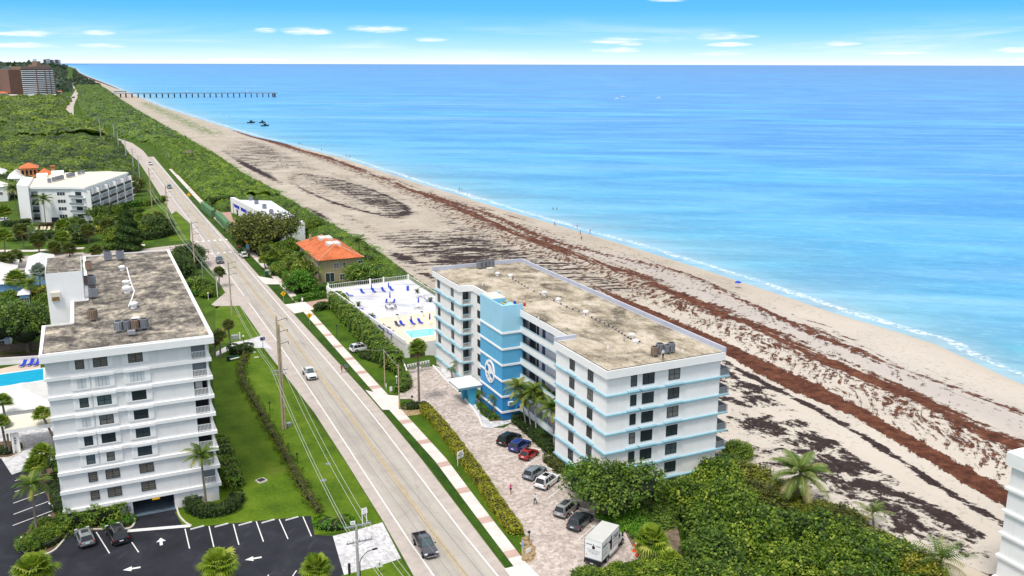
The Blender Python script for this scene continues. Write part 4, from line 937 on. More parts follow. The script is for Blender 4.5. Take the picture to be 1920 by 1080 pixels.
for i in range(10):
 px, py = [(1010, 600), (1063, 620), (1140, 655), (1170, 640), (1223, 635), (1157, 602), (1280, 662), (985, 560), (905, 535), (1060, 545)][i]
 g = G(px, py, zr); mb = MB(); mb.lathe([(0.1, 0), (0.1, 0.35), (0.13, 0.38), (0.13, 0.5)], (g.x, g.y, zr), 8); o = mb.build('vent_pipe', M['metal' if i % 2 else 'whiteclean']); own(o, (g.x, g.y, zr)); tag(o, 'short plumbing vent pipe standing on the beige stained roof', 'vent pipe', 'plumbing vents on the beige roof')
mb = MB()
for k in range(3): g = G(940+k*3, 566-k*2, RT+0.35); mb.obb((g.x, g.y, RT+0.22+0.14*k), 0.35, 2.2, 0.1, 0.2*k)
o = mb.build('timber_stack', mat('yellow_timber', (0.45, 0.36, 0.10), 0.8, 0.3)); g = G(943, 565, RT+0.1); own(o, (g.x, g.y, RT+0.1)); tag(o, 'small stack of yellow planks on top of the blue tower', 'timber')
mb = MB(); g = G(979, 574, zr)
mb.obb((g.x+0.4, g.y, zr+0.25), 0.35, 0.5, 0.5, 0.3); mb.cyl((g.x+0.4, g.y, zr+0.3), (g.x+0.4, g.y+0.7, zr+0.75), 0.03); o = mb.build('tool_crate', M['red']); own(o, (g.x+0.4, g.y, zr)); tag(o, 'red tool crate at the roof edge beside the blue tower', 'crate')
mb = MB(); g = G(965, 569, RT+0.1); mb.lathe([(0.2, 0), (0.24, 0.4)], (g.x, g.y, RT+0.1), 10); o = mb.build('paint_bucket', M['skyblue']); own(o, (g.x, g.y, RT+0.1)); tag(o, 'dark blue bucket on top of the blue tower', 'bucket')
# - the white-grey condominium on the left
LB = thing('roadside_condominium', 'pale grey eight-storey condominium with white ledges, shuttered windows and a grey gravel roof', 'building', (3, 126, 0))
LX0, LX1, LY0, LY1 = -7.0, 12.65, 122.9, 184.9
LT = 24.45; LW = 23.35
LF_ = [20.9, 18.3, 15.6, 13.0, 10.35, 7.85, 5.2, 2.5]
gx0, gx1 = 1.4, 6.72
bx0, bx1 = 10.55, 12.35
mb = MB()
mb.box(LX0, bx0, LY0, LY0+1.8, LF_[7], LW); mb.box(bx1, LX1, LY0, LY0+1.8, LF_[7], LW)
mb.box(LX0, gx0, LY0, LY0+1.8, -0.1, LF_[7]); mb.box(gx1, LX1, LY0, LY0+1.8, -0.1, LF_[7]); mb.box(gx0, gx1, LY0, LY0+1.8, LF_[7]-0.25, LF_[7])
mb.box(-1.8, LX1, LY0+16, LY1, -0.1, LW); mb.box(-3.6, -1.8, LY0+16, LY0+26.9, -0.1, LW); mb.box(LX0, LX1, LY0+1.8, LY0+13.6, LF_[7], LW); mb.box(-3.6, LX1, LY0+13.6, LY0+16, LF_[7], LW); mb.box(LX0, gx0-0.2, LY0+1.8, LY0+13.6, -0.1, LF_[7]); mb.box(gx1+0.2, LX1, LY0+1.8, LY0+16, -0.1, LF_[7])
mb.box(bx0, bx1, LY0, LY0+1.8, LF_[7], LF_[7]+0.1)
mb.build('wall', M['greywall'], LB)
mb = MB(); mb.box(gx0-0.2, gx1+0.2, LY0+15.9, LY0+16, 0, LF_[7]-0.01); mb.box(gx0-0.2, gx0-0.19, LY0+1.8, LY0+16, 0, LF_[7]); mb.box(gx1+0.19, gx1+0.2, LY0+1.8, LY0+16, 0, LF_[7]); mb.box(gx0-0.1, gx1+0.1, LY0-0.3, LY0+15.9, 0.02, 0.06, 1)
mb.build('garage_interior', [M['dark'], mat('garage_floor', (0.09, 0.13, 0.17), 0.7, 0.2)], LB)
mb = MB(); mb.box((gx0+gx1)/2-0.2, (gx0+gx1)/2+0.8, LY0-0.38, LY0-0.30, LF_[7]-0.45, LF_[7]-0.25); mb.build('clearance_bar', M['yellow'], LB)
RP = [(-7.5, 122.0), (13.5, 122.0), (13.5, 185.5), (-1.85, 185.5), (-1.85, 150.0), (-3.9, 150.0), (-3.9, 136.8), (-7.5, 136.8)]
mb = MB(); mb.prism(RP, LW, LT-0.15, 0); mb.build('fascia', M['whiteclean'], LB)
mb = MB(); ribbon(mb, [(-7.25, 122.25), (13.25, 122.25), (13.25, 185.25), (-1.6, 185.25), (-1.6, 149.75), (-3.65, 149.75), (-3.65, 136.55), (-7.25, 136.55)], 0.5, LT-0.148, LT+0.06, closed=True); mb.build('roof_rim', M['whiteclean'], LB)
mb = MB(); mb.prism([(-7.1, 122.4), (13.1, 122.4), (13.1, 185.1), (-1.45, 185.1), (-1.45, 149.6), (-3.5, 149.6), (-3.5, 136.4), (-7.1, 136.4)], LT-0.149, LT-0.10); mb.build('roof', M['roofL'], LB)
ty0, ty1 = 150.05, 162.0
mb = MB(); mb.box(-6.95, -1.9, ty0, ty1, 0, 29.0, 0); mb.build('stair_tower', M['white'], LB)
mb = MB(); mb.box(-6.85, -2.0, ty0+0.1, ty1-0.1, 29.001, 29.1); mb.build('stair_tower_roof', M['roofL'], LB)
mb = MB(); p0 = GY(95, 548, ty0); p1 = GY(114, 563, ty0); mb.box(p0.x, p1.x, ty0-0.5, ty0, p1.z, p0.z, 0); mb.box(p0.x+0.1, p1.x-0.1, ty0-0.52, ty0-0.501, p1.z+0.08, (p0.z+p1.z)/2, 1); mb.build('vent_hood', [M['creamroof'], M['thatch']], LB)
LEDGE = [MB() for z in LF_]
for z, mb in zip(LF_, LEDGE):
 mb.box(-7.1, 13.05, LY0-0.28, LY0, z-0.2, z+0.26)
 mb.box(12.65, 13.05, LY0, LY0+40, z-0.2, z+0.26)
c1 = [-3.03, -0.62, 3.6]; cw = [1.07, 1.72, 1.8]
rowsL = ['sbsbsb', 'scscsc', 'sososo', 'scsoso', 'sososo', 'sososo', ' b b b', ' b b b']
for r in range(8):
 top = (LW if r == 0 else LF_[r-1]-0.2); zc = top-0.2-0.68
 for i in range(3):
  x = c1[i]; e0 = (0.7, 0.42, 0.72)[i]; e1 = (0.42, 0.62, 0.72)[i]; s_, k = rowsL[r][2*i], rowsL[r][2*i+1]; w = cw[i]
  if r == 5 and i == 1: w = 1.0
  if s_ == 's':
   su = MB(); su.box(x-cw[i]/2-e0, x-w/2, LY0-0.12, LY0, zc-0.82, zc+0.82); su.box(x+w/2, x+cw[i]/2+e1, LY0-0.12, LY0, zc-0.82, zc+0.82)
   su.box(x-w/2, x+w/2, LY0-0.12, LY0, zc-0.82, zc-0.66); su.box(x-w/2, x+w/2, LY0-0.12, LY0, zc+0.66, zc+0.82); su.build('window_surround', M['whiteclean'], LB)
   LEDGE[r-1].box(x-cw[i]/2-e0, x+cw[i]/2+e1, LY0-0.36, LY0, top-0.06, top+0.3) if r else None
  if k == 'c':
   sh = MB(); sh.box(x-w/2, x+w/2, LY0-0.10, LY0, zc-0.66, zc+0.66)
   for q in range(1, 4 if w > 1.5 else 2): xx = x-w/2+w*q/(4 if w > 1.5 else 2); sh.box(xx-0.02, xx+0.02, LY0-0.115, LY0-0.10, zc-0.66, zc+0.66, 1)
   sh.build('storm_shutter', [M['shutter'], M['greymetal']], LB)
  else: window(LB, (w, 1.32, 2 if w > 1.5 else 1, 4 if k == 'b' else 2), (x, LY0-0.02, zc), 'S', mpane=M['blind'] if k == 'b' else None)
for mb in LEDGE: mb.build('floor_ledge', M['whiteclean'], LB)
for r in range(8):
 z = LF_[r]+0.27; top = LW if r == 0 else LF_[r-1]-0.2
 q = MB(); q.box(bx0, bx1, LY0+0.1, LY0+1.8, z-0.1, z+0.02); q.build('balcony_floor', M['white'], LB)
 q = MB(); q.box(bx0, bx1, LY0+1.75, LY0+1.8, z+0.02, top); q.build('balcony_door', M['dark'], LB)
 if r in (0, 1, 7):
  q = MB(); q.box(bx0, bx1, LY0+0.3, LY0+0.32, z+1.0, top); q.build('insect_screen', M['screen'], LB)
 elif r in (2,):
  q = MB(); q.box(bx0+0.3, bx0+1.2, LY0+0.8, LY0+1.4, z+0.1, z+0.9); q.box(bx0+0.3, bx0+1.2, LY0+1.3, LY0+1.45, z+0.9, z+1.6); q.build('balcony_chair', M['white'], LB)
 q = MB(); baluster_rail(q, (bx0, LY0+0.08), (bx1, LY0+0.08), z, 1.05, 0.17); q.build('balcony_railing', M['whiteclean'], LB)
 q = MB(); q.box(bx0, bx1, LY0+0.16, LY0+0.18, z+0.1, z+0.95); q.build('railing_screen', M['screen'], LB)
q = MB(); g = GY(241, 953, LY0); q.box(g.x-0.3, g.x+0.3, LY0-0.25, LY0, g.z-0.35, g.z+0.35); q.box(g.x-0.22, g.x+0.22, LY0-0.27, LY0-0.251, g.z-0.2, g.z+0.2, 1); q.build('meter_box', [M['greymetal'], M['metal']], LB)
for px in (352, 376): q = MB(); g = GY(px, 931, LY0); q.box(g.x-0.3, g.x+0.3, LY0-0.3, LY0, g.z-0.1, g.z+0.15); q.build('wall_light', M['greymetal'], LB)
zl = LT-0.10
for i, (px, py, s, rnd, mm) in enumerate(((203, 489, 1.5, False, 'greymetal'), (226, 488, 1.5, False, 'greymetal'), (167, 507, 1.3, False, 'rusty'), (173, 535, 1.4, False, 'greymetal'), (162, 535, 1.2, False, 'rusty'), (176, 559, 1.4, False, 'greymetal'), (175, 602, 1.4, True, 'rusty'), (223, 623, 1.25, True, 'metal'), (239, 621, 1.25, True, 'greymetal'), (254, 620, 1.25, True, 'rusty'), (271, 618, 1.25, True, 'greymetal'))):
 g = G(px, py, zl); condenser('condenser_unit', ['', 'grey boxy condenser at the far roof rim, right of the two', 'rusty boxy condenser by the stair tower, furthest back', 'grey boxy condenser beside the stair tower, right of a rusty one', 'narrow rusty condenser tight against the stair tower wall', 'grey boxy condenser at the near corner of the stair tower', 'rusty round condenser alone on the gravel roof', 'pale round condenser, first of the front row of four', 'grey round condenser, second of the front row of four', 'rust-coloured round condenser, third of the front row of four', 'grey round condenser, last of the front row of four'][i] if i else 'grey boxy condenser at the far roof rim, left of the two', g, zl, s, M[mm], rnd, 0.35)
for i, (px, py, s) in enumerate(((229, 507, 0.9), (237, 536, 1.0), (238.5, 549, 1.15), (251, 578, 1.0), (255, 605, 0.9))):
 roofvent(G(px, py, zl), zl, 'white dome vent on the gravel roof, ' + ['furthest, behind the white conduit', 'upper one of the tall pair at mid-roof', 'large lower one of the pair at mid-roof', 'at the near end of the white conduit', 'just behind the row of four round condensers'][i], 'white vents on the gravel roof', s)
mb = MB(); P = [G(px, py, zl) for px, py in ((238, 503), (243, 522), (248, 538), (252, 547), (247, 563), (241, 576))]; mb.tube([(p.x, p.y, zl+0.1) for p in P], 0.11, 6); o = mb.build('roof_conduit', M['whiteclean']); own(o, (P[0].x, P[0].y, zl)); tag(o, 'bent white conduit lying on the grey gravel roof', 'conduit')
mb = MB(); g = G(247, 630, zl); mb.box(g.x-0.5, g.x+0.5, g.y-0.3, g.y+0.3, zl+0.3, zl+0.8); mb.box(g.x-2.3, g.x+2.3, g.y+0.35, g.y+0.42, zl+0.28, zl+0.34); o = mb.build('electrical_cabinet', M['metal']); own(o, (g.x, g.y, zl)); tag(o, 'pale electrical cabinet in front of the four round condensers', 'cabinet')
def xy(p): return (p.x, p.y)
def facade(mb, a, b_, z0, z1, off=0.0, th=0.08, u0=0.0, u1=1.0, m=0):
 """flat box on the wall line a->b (outside to its right), between fractions u0..u1 and heights z0..z1"""
 a = Vector((a[0], a[1], 0)); b_ = Vector((b_[0], b_[1], 0)); t = b_-a; n = Vector((t.y, -t.x, 0)).normalized()
 p = a+t*u0+n*off; q = a+t*u1+n*off
 mb.prism([xy(v) for v in (p, q, q+n*th, p+n*th)], z0, z1, m)
# - white condominium with balconies, further up the road
z = 13.6
A = G(50, 338, z); B = G(52, 350, z)
P1 = xy(G(52, 351, z)); P2 = xy(G(130, 351, z)); P2b = xy(G(158, 352, z)); P3 = xy(G(238, 324, z)); P4 = xy(G(200, 322, z)); P5 = xy(G(112, 325, z)); P0 = xy(G(55, 338, z))
FC = thing('balcony_condominium', 'white five-storey condominium with rows of dark-railed balconies and a cream roof', 'building', (-12, 395, 0))
plan = [P1, P2, P2b, P3, P4, P5, P0]
mb = MB(); mb.prism(plan, -0.1, 13.0, 0); mb.build('wall', M['white'], FC)
cx_ = sum(p[0] for p in plan)/7; cy_ = sum(p[1] for p in plan)/7
mb = MB(); mb.prism([(cx_+(x-cx_)*1.03, cy_+(y-cy_)*1.03) for x, y in plan], 12.99, 13.75, 0, 1); mb.build('roof', [M['whiteclean'], M['creamroof']], FC)
s0 = xy(G(30.6, 347, 14.5)); s1 = xy(G(52, 349, 14.5)); s2 = xy(G(62, 333, 14.5)); s3 = (s0[0]+(s2[0]-s1[0]), s0[1]+(s2[1]-s1[1]))
mb = MB(); mb.prism([s0, s1, s2, s3], -0.1, 14.6); mb.build('stair_tower', M['white'], FC)
for r in range(4):
 zz = 10.3-r*2.9
 mb = MB(); facade(mb, P1, P2, zz+0.2, zz+1.4, 0.0, 0.06, 0.68, 0.88); w_ = mb.build('window', M['glass'], FC)
 f_ = MB()
 for u in (0.68, 0.745, 0.81, 0.872): facade(f_, P1, P2, zz+0.2, zz+1.4, 0.06, 0.04, u, u+0.008)
 f_.build('frame', M['whiteframe'], w_)
 mb = MB(); facade(mb, P1, P2, zz-0.5, zz+1.7, 0.0, 0.05, 0.07, 0.22); mb.build('balcony_opening', M['screen'], FC)
 mb = MB(); facade(mb, P1, P2, zz-0.5, zz+0.4, 0.06, 0.5, 0.07, 0.22); mb.build('balcony_railing', M['frame'], FC)
 mb = MB(); facade(mb, P2, P2b, zz-0.75, zz-0.55, 0, 1.2, 0.0, 1.0); facade(mb, P2b, P3, zz-0.75, zz-0.55, 0, 2.0, 0.0, 1.04); mb.build('balcony_slab', M['white'], FC)
 mb = MB(); facade(mb, P2, P2b, zz-0.5, zz+1.6, 0, 0.06, 0.35, 0.75)
 for k in range(5): facade(mb, P2b, P3, zz-0.5, zz+1.8, 0, 0.06, 0.02+k*0.195, 0.13+k*0.195)
 mb.build('balcony_door', M['glass'], FC)
 for k in range(6): mb = MB(); facade(mb, P2b, P3, zz-0.55, zz+2.15, 0.06, 1.9, max(0, k*0.195-0.005), k*0.195+0.012); mb.build('divider_wall', M['white'], FC)
 mb = MB(); facade(mb, P2, P2b, zz-0.5, zz+0.45, 1.1, 0.05, 0.02, 0.98); mb.build('balcony_railing', M['metal'], FC)
 for k in range(5):
  mb = MB(); facade(mb, P2b, P3, zz-0.55, zz+0.5, 1.92, 0.06, 0.02+k*0.195, 0.185+k*0.195); mb.build('balcony_railing', M['frame'], FC)
mb = MB(); facade(mb, P1, P2, 0, 1.9, 0, 0.05, 0.48, 0.66); facade(mb, P1, P2, 0, 1.9, 0, 0.05, 0.70, 0.88); facade(mb, P2, P2b, 0, 1.9, 0, 0.05, 0.2, 0.8); mb.build('garage_opening_shade', M['dark'], FC)  # flat dark panels on the wall paint the shade inside the garage
for i, px in enumerate((93, 101, 107, 112, 117, 128, 133, 138, 149, 156)):
 py = 344-(px-90)*0.27; g = G(px, py, 13.75); condenser('condenser_unit', 'small grey condenser on the cream roof of the balcony condominium', g, 13.75, 1.5, M['greymetal'], False)['group'] = 'condensers on the cream roof'
for sx0, sy0, sx1, sy1, hh in ((68, 334, 90, 328, 0.9), (96, 328, 120, 323, 0.9)):
 mb = MB(); g0 = G(sx0, sy0, 13.75); g1 = G(sx1, sy1, 13.75); mb.box(min(g0.x, g1.x), max(g0.x, g1.x), min(g0.y, g1.y), max(g0.y, g1.y), 13.75, 13.75+hh); mb.build('roof_housing', M['whiteclean'], FC)
# - villa with terracotta roof
VL = thing('seaside_villa', 'ochre two-storey villa under a bright orange tiled hip roof with two white skylight decks', 'house', (62, 246, 0))
vx0, vx1, vy0, vy1 = 57.2, 68.6, 245.6, 272.0; ve = 6.6
mb = MB(); mb.box(vx0, vx1, vy0, vy1, -1.6, ve, 0); mb.box(vx0-1.9, vx0, vy0+6, vy0+12, -0.1, 4.2, 0); mb.build('wall', M['ochre'], VL)
m, nt, out = _nt('orange_roof_tiles'); b = NB(nt); P = b.pos()
sx_n = b.n('ShaderNodeSeparateXYZ', {0: P})
rib = b.math('SINE', b.math('MULTIPLY', b.math('ADD', sx_n.outputs['X'], b.math('MULTIPLY', sx_n.outputs['Y'], 1.0)), 15.0))
n = b.noise(P, 3.2, 5.0, 0.8); n2 = b.noise(P, 0.3, 3.0)
c = b.ramp(b.math('ADD', b.math('MULTIPLY', n, 0.7), b.math('MULTIPLY', n2, 0.3)), [(0.38, (0.17, 0.05, 0.025)), (0.455, (0.50, 0.12, 0.04)), (0.55, (0.64, 0.18, 0.07)), (0.68, (0.66, 0.34, 0.2))])
b.bsdf(out, c, 0.8, 0, 0.2, b.bump(rib, 0.5, 0.08)); M['tiles'] = m
xm = (vx0+vx1)/2
mb = MB(); hip(mb, (vx0, vx1, vy0, vy1), ve, ve+3.1, 6.2, 0, 0.95); mb.build('roof', M['tiles'], VL)
mb = MB()
for (a, c_) in (((vx0-.95, vy0-.95, ve), (xm, vy0+5.25, ve+3.1)), ((vx1+.95, vy0-.95, ve), (xm, vy0+5.25, ve+3.1)), ((xm, vy0+5.25, ve+3.1), (xm, vy1-5.25, ve+3.1)), ((vx0-.95, vy1+.95, ve), (xm, vy1-5.25, ve+3.1))): mb.tube([a, c_], 0.13, 6)
mb.build('ridge_tiles', mat('pale_ridge_tiles', (0.62, 0.33, 0.2), 0.8, 0.2), VL)
for a in (6.2, 15.5): mb = MB(); mb.box(xm-1.7, xm+1.9, vy0+a, vy0+a+4.0, ve+2.0, ve+3.13); mb.build('skylight_deck', M['whiteroof'], VL)
for (px, py, k) in ((630.5, 498.5, (1.5, 1.7, 2, 2)), (645.5, 497, (0.8, 1.6, 1, 2)), (676, 493, (1.5, 1.5, 2, 2))):
 g = GY(px, py, vy0); window(VL, k, (g.x, vy0, g.z), 'S', M['whiteframe'])
g = GY(642, 519, vy0); window(VL, (1.5, 1.7, 2, 2), (g.x, vy0, g.z), 'S', M['whiteframe'])
g = GY(619, 523, vy0); window(VL, (2.6, 2.7, 2, 1), (g.x, vy0, 1.35), 'S', M['whiteframe'], name='patio_door')
for yy, zz in ((250, 4.9), (255, 4.9), (262, 4.9), (268, 4.9), (249, 1.6), (262, 1.6)): window(VL, (1.4, 1.7, 2, 2), (vx0, yy, zz), 'W', M['whiteframe'])
mb = MB(); mb.box(vx0+2.0, vx0+2.6, vy1-5, vy1-4.4, ve+1, ve+3.4); mb.box(vx1-1.4, vx1-0.9, vy0+5, vy0+5.5, ve+0.2, ve+2.0); mb.build('chimney', M['ochre'], VL)
mb = MB(); baluster_rail(mb, xy(G(632, 537)), xy(G(672, 530)), 0, 1.1, 0.3); o = mb.build('iron_railing', M['frame']); own(o, G(632, 537)); tag(o, 'thin dark iron railing in front of the ochre villa', 'railing')
mb = MB(); g0 = xy(G(589, 539)); g1 = xy(G(606, 537)); ribbon(mb, [g0, g1], 0.3, 0, 1.5); g2 = xy(G(577, 538)); g3 = xy(G(579, 546)); mb.box(g2[0]-0.4, g2[0]+0.4, g2[1]-0.4, g2[1]+0.4, 0, 1.9); o = mb.build('garden_wall', M['ochre']); own(o, (*g0, 0)); tag(o, 'low ochre garden wall and gate pier at the villa entrance', 'wall')
# - long white building with blue windows
BB = thing('beach_clinic', 'long low white building with a slanted front and blue window bands beside a pink forecourt', 'building', (57, 340, 0))
q = [xy(G(x, y, 6.0)) for x, y in ((436, 372), (447, 370), (508, 374), (571, 414), (528, 419))]
a, bq = q[0], (q[4][0], q[4][1])
roof = [q[0], q[2], q[3], q[4]]
mb = MB(); mb.prism(roof, -1.5, 5.2, 0); mb.build('wall', M['white'], BB)
mb = MB(); mb.prism(roof, 5.201, 5.5, 0, 1); mb.build('roof', [M['whiteclean'], mat('white_membrane_roof', (0.66, 0.68, 0.74), 0.6, 0.12, 0.15)], BB)
mb = MB(); facade(mb, q[0], q[4], 4.2, 6.4, -0.8, 1.0, -0.01, 1.0); facade(mb, q[0], q[4], -0.1, 6.4, 0.21, 0.5, -0.012, 0.012); facade(mb, q[0], q[4], -0.1, 6.4, 0.21, 0.5, 0.99, 1.0); mb.build('parapet', M['whiteclean'], BB)
for k in range(6):
 mb = MB(); facade(mb, q[0], q[4], 2.9, 4.1, 0.02, 0.12, 0.03+k*0.16, 0.15+k*0.16); mb.build('window', M['skyblue'], BB)
 mb = MB(); facade(mb, q[0], q[4], 0.1, 2.3, 0.02, 0.08, 0.08+k*0.16, 0.115+k*0.16); mb.build('door', M['glass'], BB)
for i, (px, py) in enumerate(((470, 375.5), (481, 382.5), (496, 391), (509, 401), (523, 409))):
 g = G(px, py, 5.5); condenser('condenser_unit', 'dark condenser on the long white roof, ' + ['furthest of five', 'second of five', 'middle of five', 'fourth of five', 'nearest of five'][i], g, 5.5, 1.6, M['greymetal'], False, 0.1)
sheet('forecourt', [(403, 386), (430, 389), (437, 412), (480, 445), (470, 455), (443, 445), (408, 402)], 0.05, M['redpaver'])
def screenbox(L, h, label):
 pts = [xy(G(x, y)) for x, y in L]
 mb = MB(); mb.prism(pts, 0, h); mb.prism([(sum(p[0] for p in pts)/4+(x-sum(p[0] for p in pts)/4)*1.02, sum(p[1] for p in pts)/4+(y-sum(p[1] for p in pts)/4)*1.02) for x, y in pts], h, h+0.12)
 o = mb.build('fabric_enclosure', M['greenfabric']); own(o, (*pts[0], 0)); tag(o, label, 'enclosure', 'green fabric-covered enclosures along the sidewalk')
screenbox([(397, 409), (404, 406), (384, 391), (377, 392)], 2.8, 'short green fabric-covered enclosure along the sidewalk, the further of the two')
screenbox([(441, 450), (449, 447), (414, 409), (404, 411)], 2.6, 'long green fabric-covered enclosure along the sidewalk, the nearer of the two')
mb = MB(); ribbon(mb, [xy(G(x, y)) for x, y in ((446, 452), (463, 484))], 0.15, 0, 2.2); o = mb.build('screen_fence', M['greenfabric']); own(o, G(446, 452)); tag(o, 'green fabric fence continuing behind the yellow diamond sign', 'fence')
# - raised pool deck
PZ = 3.0
PD = thing('pool_deck', 'raised white pool terrace on white walls behind the tall hedge', 'terrace', (64, 172, 0))
pd = [xy(G(754, 659, PZ)), xy(G(813, 651, PZ))]
S0, S1 = (57.0, 172.2), (76.9, 172.2); N0, N1 = (53.9, 226.0), (76.9, 227.5)
mb = MB(); mb.prism([S0, S1, N1, N0], -1.6, PZ-0.05, 0); mb.build('terrace_wall', M['white'], PD)
m, nt, out = _nt('white_coated_deck'); b = NB(nt); P = b.pos()
n = b.noise(b.map(P, (0.35, 0.08, 1), rad(60)), 1.0, 5.0, 0.65)
c = b.ramp(n, [(0.35, (0.38, 0.40, 0.44)), (0.47, (0.58, 0.575, 0.595)), (0.6, (0.66, 0.645, 0.65))]); b.bsdf(out, c, 0.6, 0, 0.3); M['deck'] = m
mb = MB(); mb.prism([(57.0, 194), (76.9, 194), N1, N0], PZ-0.049, PZ); mb.build('terrace_floor', M['deck'], PD)
mb = MB(); mb.prism([S0, S1, (76.9, 194), (57.0-0.0, 194)], PZ-0.049, PZ+0.004); mb.build('pool_surround', mat('warm_cream_paving', (0.66, 0.57, 0.45), 0.8, 0.06, 0.6), PD)
wq = [xy(G(x, y, PZ)) for x, y in ((757, 621), (815, 615.5), (815, 628.5), (771, 634.5))]
mb = MB(); mb.prism(wq, PZ+0.005, PZ+0.02); pool = mb.build('swimming_pool', M['poollight'], PD)
mb = MB(); ribbon(mb, wq, 0.35, PZ+0.005, PZ+0.06, closed=True); mb.build('pool_coping', M['whiteclean'], pool)
mb = MB(); mb.prism([wq[0], wq[1], (wq[1][0], wq[1][1]-0.35), (wq[0][0]+0.3, wq[0][1]-0.35)], PZ+0.0201, PZ+0.024); mb.build('pool_painted_shadow', M['blueflat'], pool)  # darker blue strip painting a shadow along one pool edge
mb = MB(); ribbon(mb, [S0, N0], 0.25, PZ-0.04, PZ+0.9); mb.build('parapet', M['white'], PD)
mb = MB(); baluster_rail(mb, (54.3, 225.9), (76.7, 227.3), PZ, 1.25, 0.55)
baluster_rail(mb, (76.7, 227.3), (76.7, 176), PZ, 1.25, 0.8)
for x in (54.3, 65.7, 69.5, 76.6): mb.box(x-0.18, x+0.18, 225.9+(x-54)*0.06-0.18, 225.9+(x-54)*0.06+0.18, PZ, PZ+1.5)
mb.build('terrace_railing', M['whiteclean'], PD)
mb = MB(); mb.box(58.0, 61.3, 172.13, 172.19, 0, 2.0); mb.build('undercroft_opening_shade', M['dark'], PD)  # dark slab on the terrace wall paints the shade under the deck
GT = thing('sliding_gate', 'grey sliding gate with a decorative top band under the pool terrace', 'gate', (58, 168, 0))
ga, gb = xy(G(763, 702)), xy(G(806, 693))
mb = MB(); baluster_rail(mb, ga, gb, 0.05, 1.5, 0.16); mb.build('gate_panel', M['metal'], GT)
mb = MB(); ribbon(mb, [ga, gb], 0.06, 1.45, 1.55); ribbon(mb, [ga, gb], 0.06, 1.95, 2.05)
for k in range(9):
 u = (k+0.5)/9; x = ga[0]+(gb[0]-ga[0])*u; y = ga[1]+(gb[1]-ga[1])*u; mb.box(x-0.14, x+0.14, y-0.04, y+0.04, 1.6, 1.9)
mb.build('top_band', M['whiteclean'], GT)
mb = MB(); mx = ((ga[0]+gb[0])/2, (ga[1]+gb[1])/2-0.12); mb.box(mx[0]-0.5, mx[0]+0.5, mx[1]-0.03, mx[1], 0.75, 1.1); mb.build('notice_plate', M['whiteclean'], GT)
mb = MB(); wl_ = [xy(G(x, y)) for x, y in ((756, 688), (763, 708))]; ribbon(mb, wl_, 0.25, 0, 1.5); o = mb.build('white_wall', M['white']); own(o, (*wl_[0], 0)); tag(o, 'short white wall joining the gate to the hedge', 'wall')
def lounger_parts(t, mfab, L=1.9):
 f = MB(); f.box(-0.32, 0.32, 0, 1.25, 0.30, 0.36); f.build('seat', mfab, t, local=True)
 f = MB(); f.add([(-0.32, 1.25, 0.30), (0.32, 1.25, 0.30), (0.32, 1.85, 0.95), (-0.32, 1.85, 0.95), (-0.32, 1.20, 0.36), (0.32, 1.20, 0.36), (0.32, 1.80, 1.0), (-0.32, 1.80, 1.0)], [(0, 1, 2, 3), (4, 5, 6, 7), (0, 1, 5, 4), (1, 2, 6, 5), (2, 3, 7, 6), (3, 0, 4, 7)]); f.build('backrest', mfab, t, local=True)
 for x in (-0.3, 0.3):
  for y in (0.15, 1.3):
   f = MB(); f.box(x-0.03, x+0.03, y-0.03, y+0.03, 0, 0.3); f.build('leg', M['whiteframe'], t, local=True)
 return t
def lab(base, arr, i): return base+arr[i]
LG = [((662, 556), 0.9, 'blue lounger near the parapet, first of the far row on the white deck'), ((682.4, 551), 0.15, 'blue lounger facing the road, second of the far row on the deck'), ((704, 549.5), 0.15, 'blue lounger right of the first closed parasol on the deck'), ((722, 548), 0.15, 'blue lounger left of the second closed parasol on the deck'), ((737, 546), 0.15, 'blue lounger right of the second closed parasol on the deck'), ((764.4, 546), -0.35, 'blue lounger by itself near the sea railing corner'), ((681.5, 581), 1.4, 'flat blue lounger by the road parapet beside a shrub pot'), ((704.6, 594), 1.45, 'flat blue lounger, upper of two along the road parapet'), ((703.5, 598.5), 1.45, 'flat blue lounger, lower of two along the road parapet'), ((758, 612), 0.2, 'blue lounger left of the parasol at the pool'), ((777.8, 610), 0.2, 'blue lounger right of the parasol at the pool'), ((792, 608), 0.2, 'blue lounger second right of the parasol at the pool'), ((739, 623), 1.4, 'flat blue lounger at the pool corner, upper of two'), ((742, 628), 1.4, 'flat blue lounger at the pool corner, lower of two'), ((749, 613), 0.2, 'dark lounger left of the blue ones at the pool'), ((732, 616.5), 0.8, 'small dark chair near the road parapet by the pool'), ((724, 619), 0.8, 'second small dark chair near the road parapet by the pool'), ((809, 565), 1.3, 'blue lounger half hidden by the white building')]
proto = None
for i, (p, rz, l) in enumerate(LG):
 g = G(*p, PZ)
 if proto is None or i == 14:
  t = thing('sun_lounger', l, 'sun lounger', (0, 0, 0), 0, 'sun loungers on the pool deck'); lounger_parts(t, M['skyblue'] if i < 14 else mat('navy_lounger_fabric', (0.03, 0.05, 0.11), 0.7, 0.1))
  t.location = g; t.rotation_euler = (0, 0, rz); proto = t
 else: dup(proto, l, g, rz)
up = None
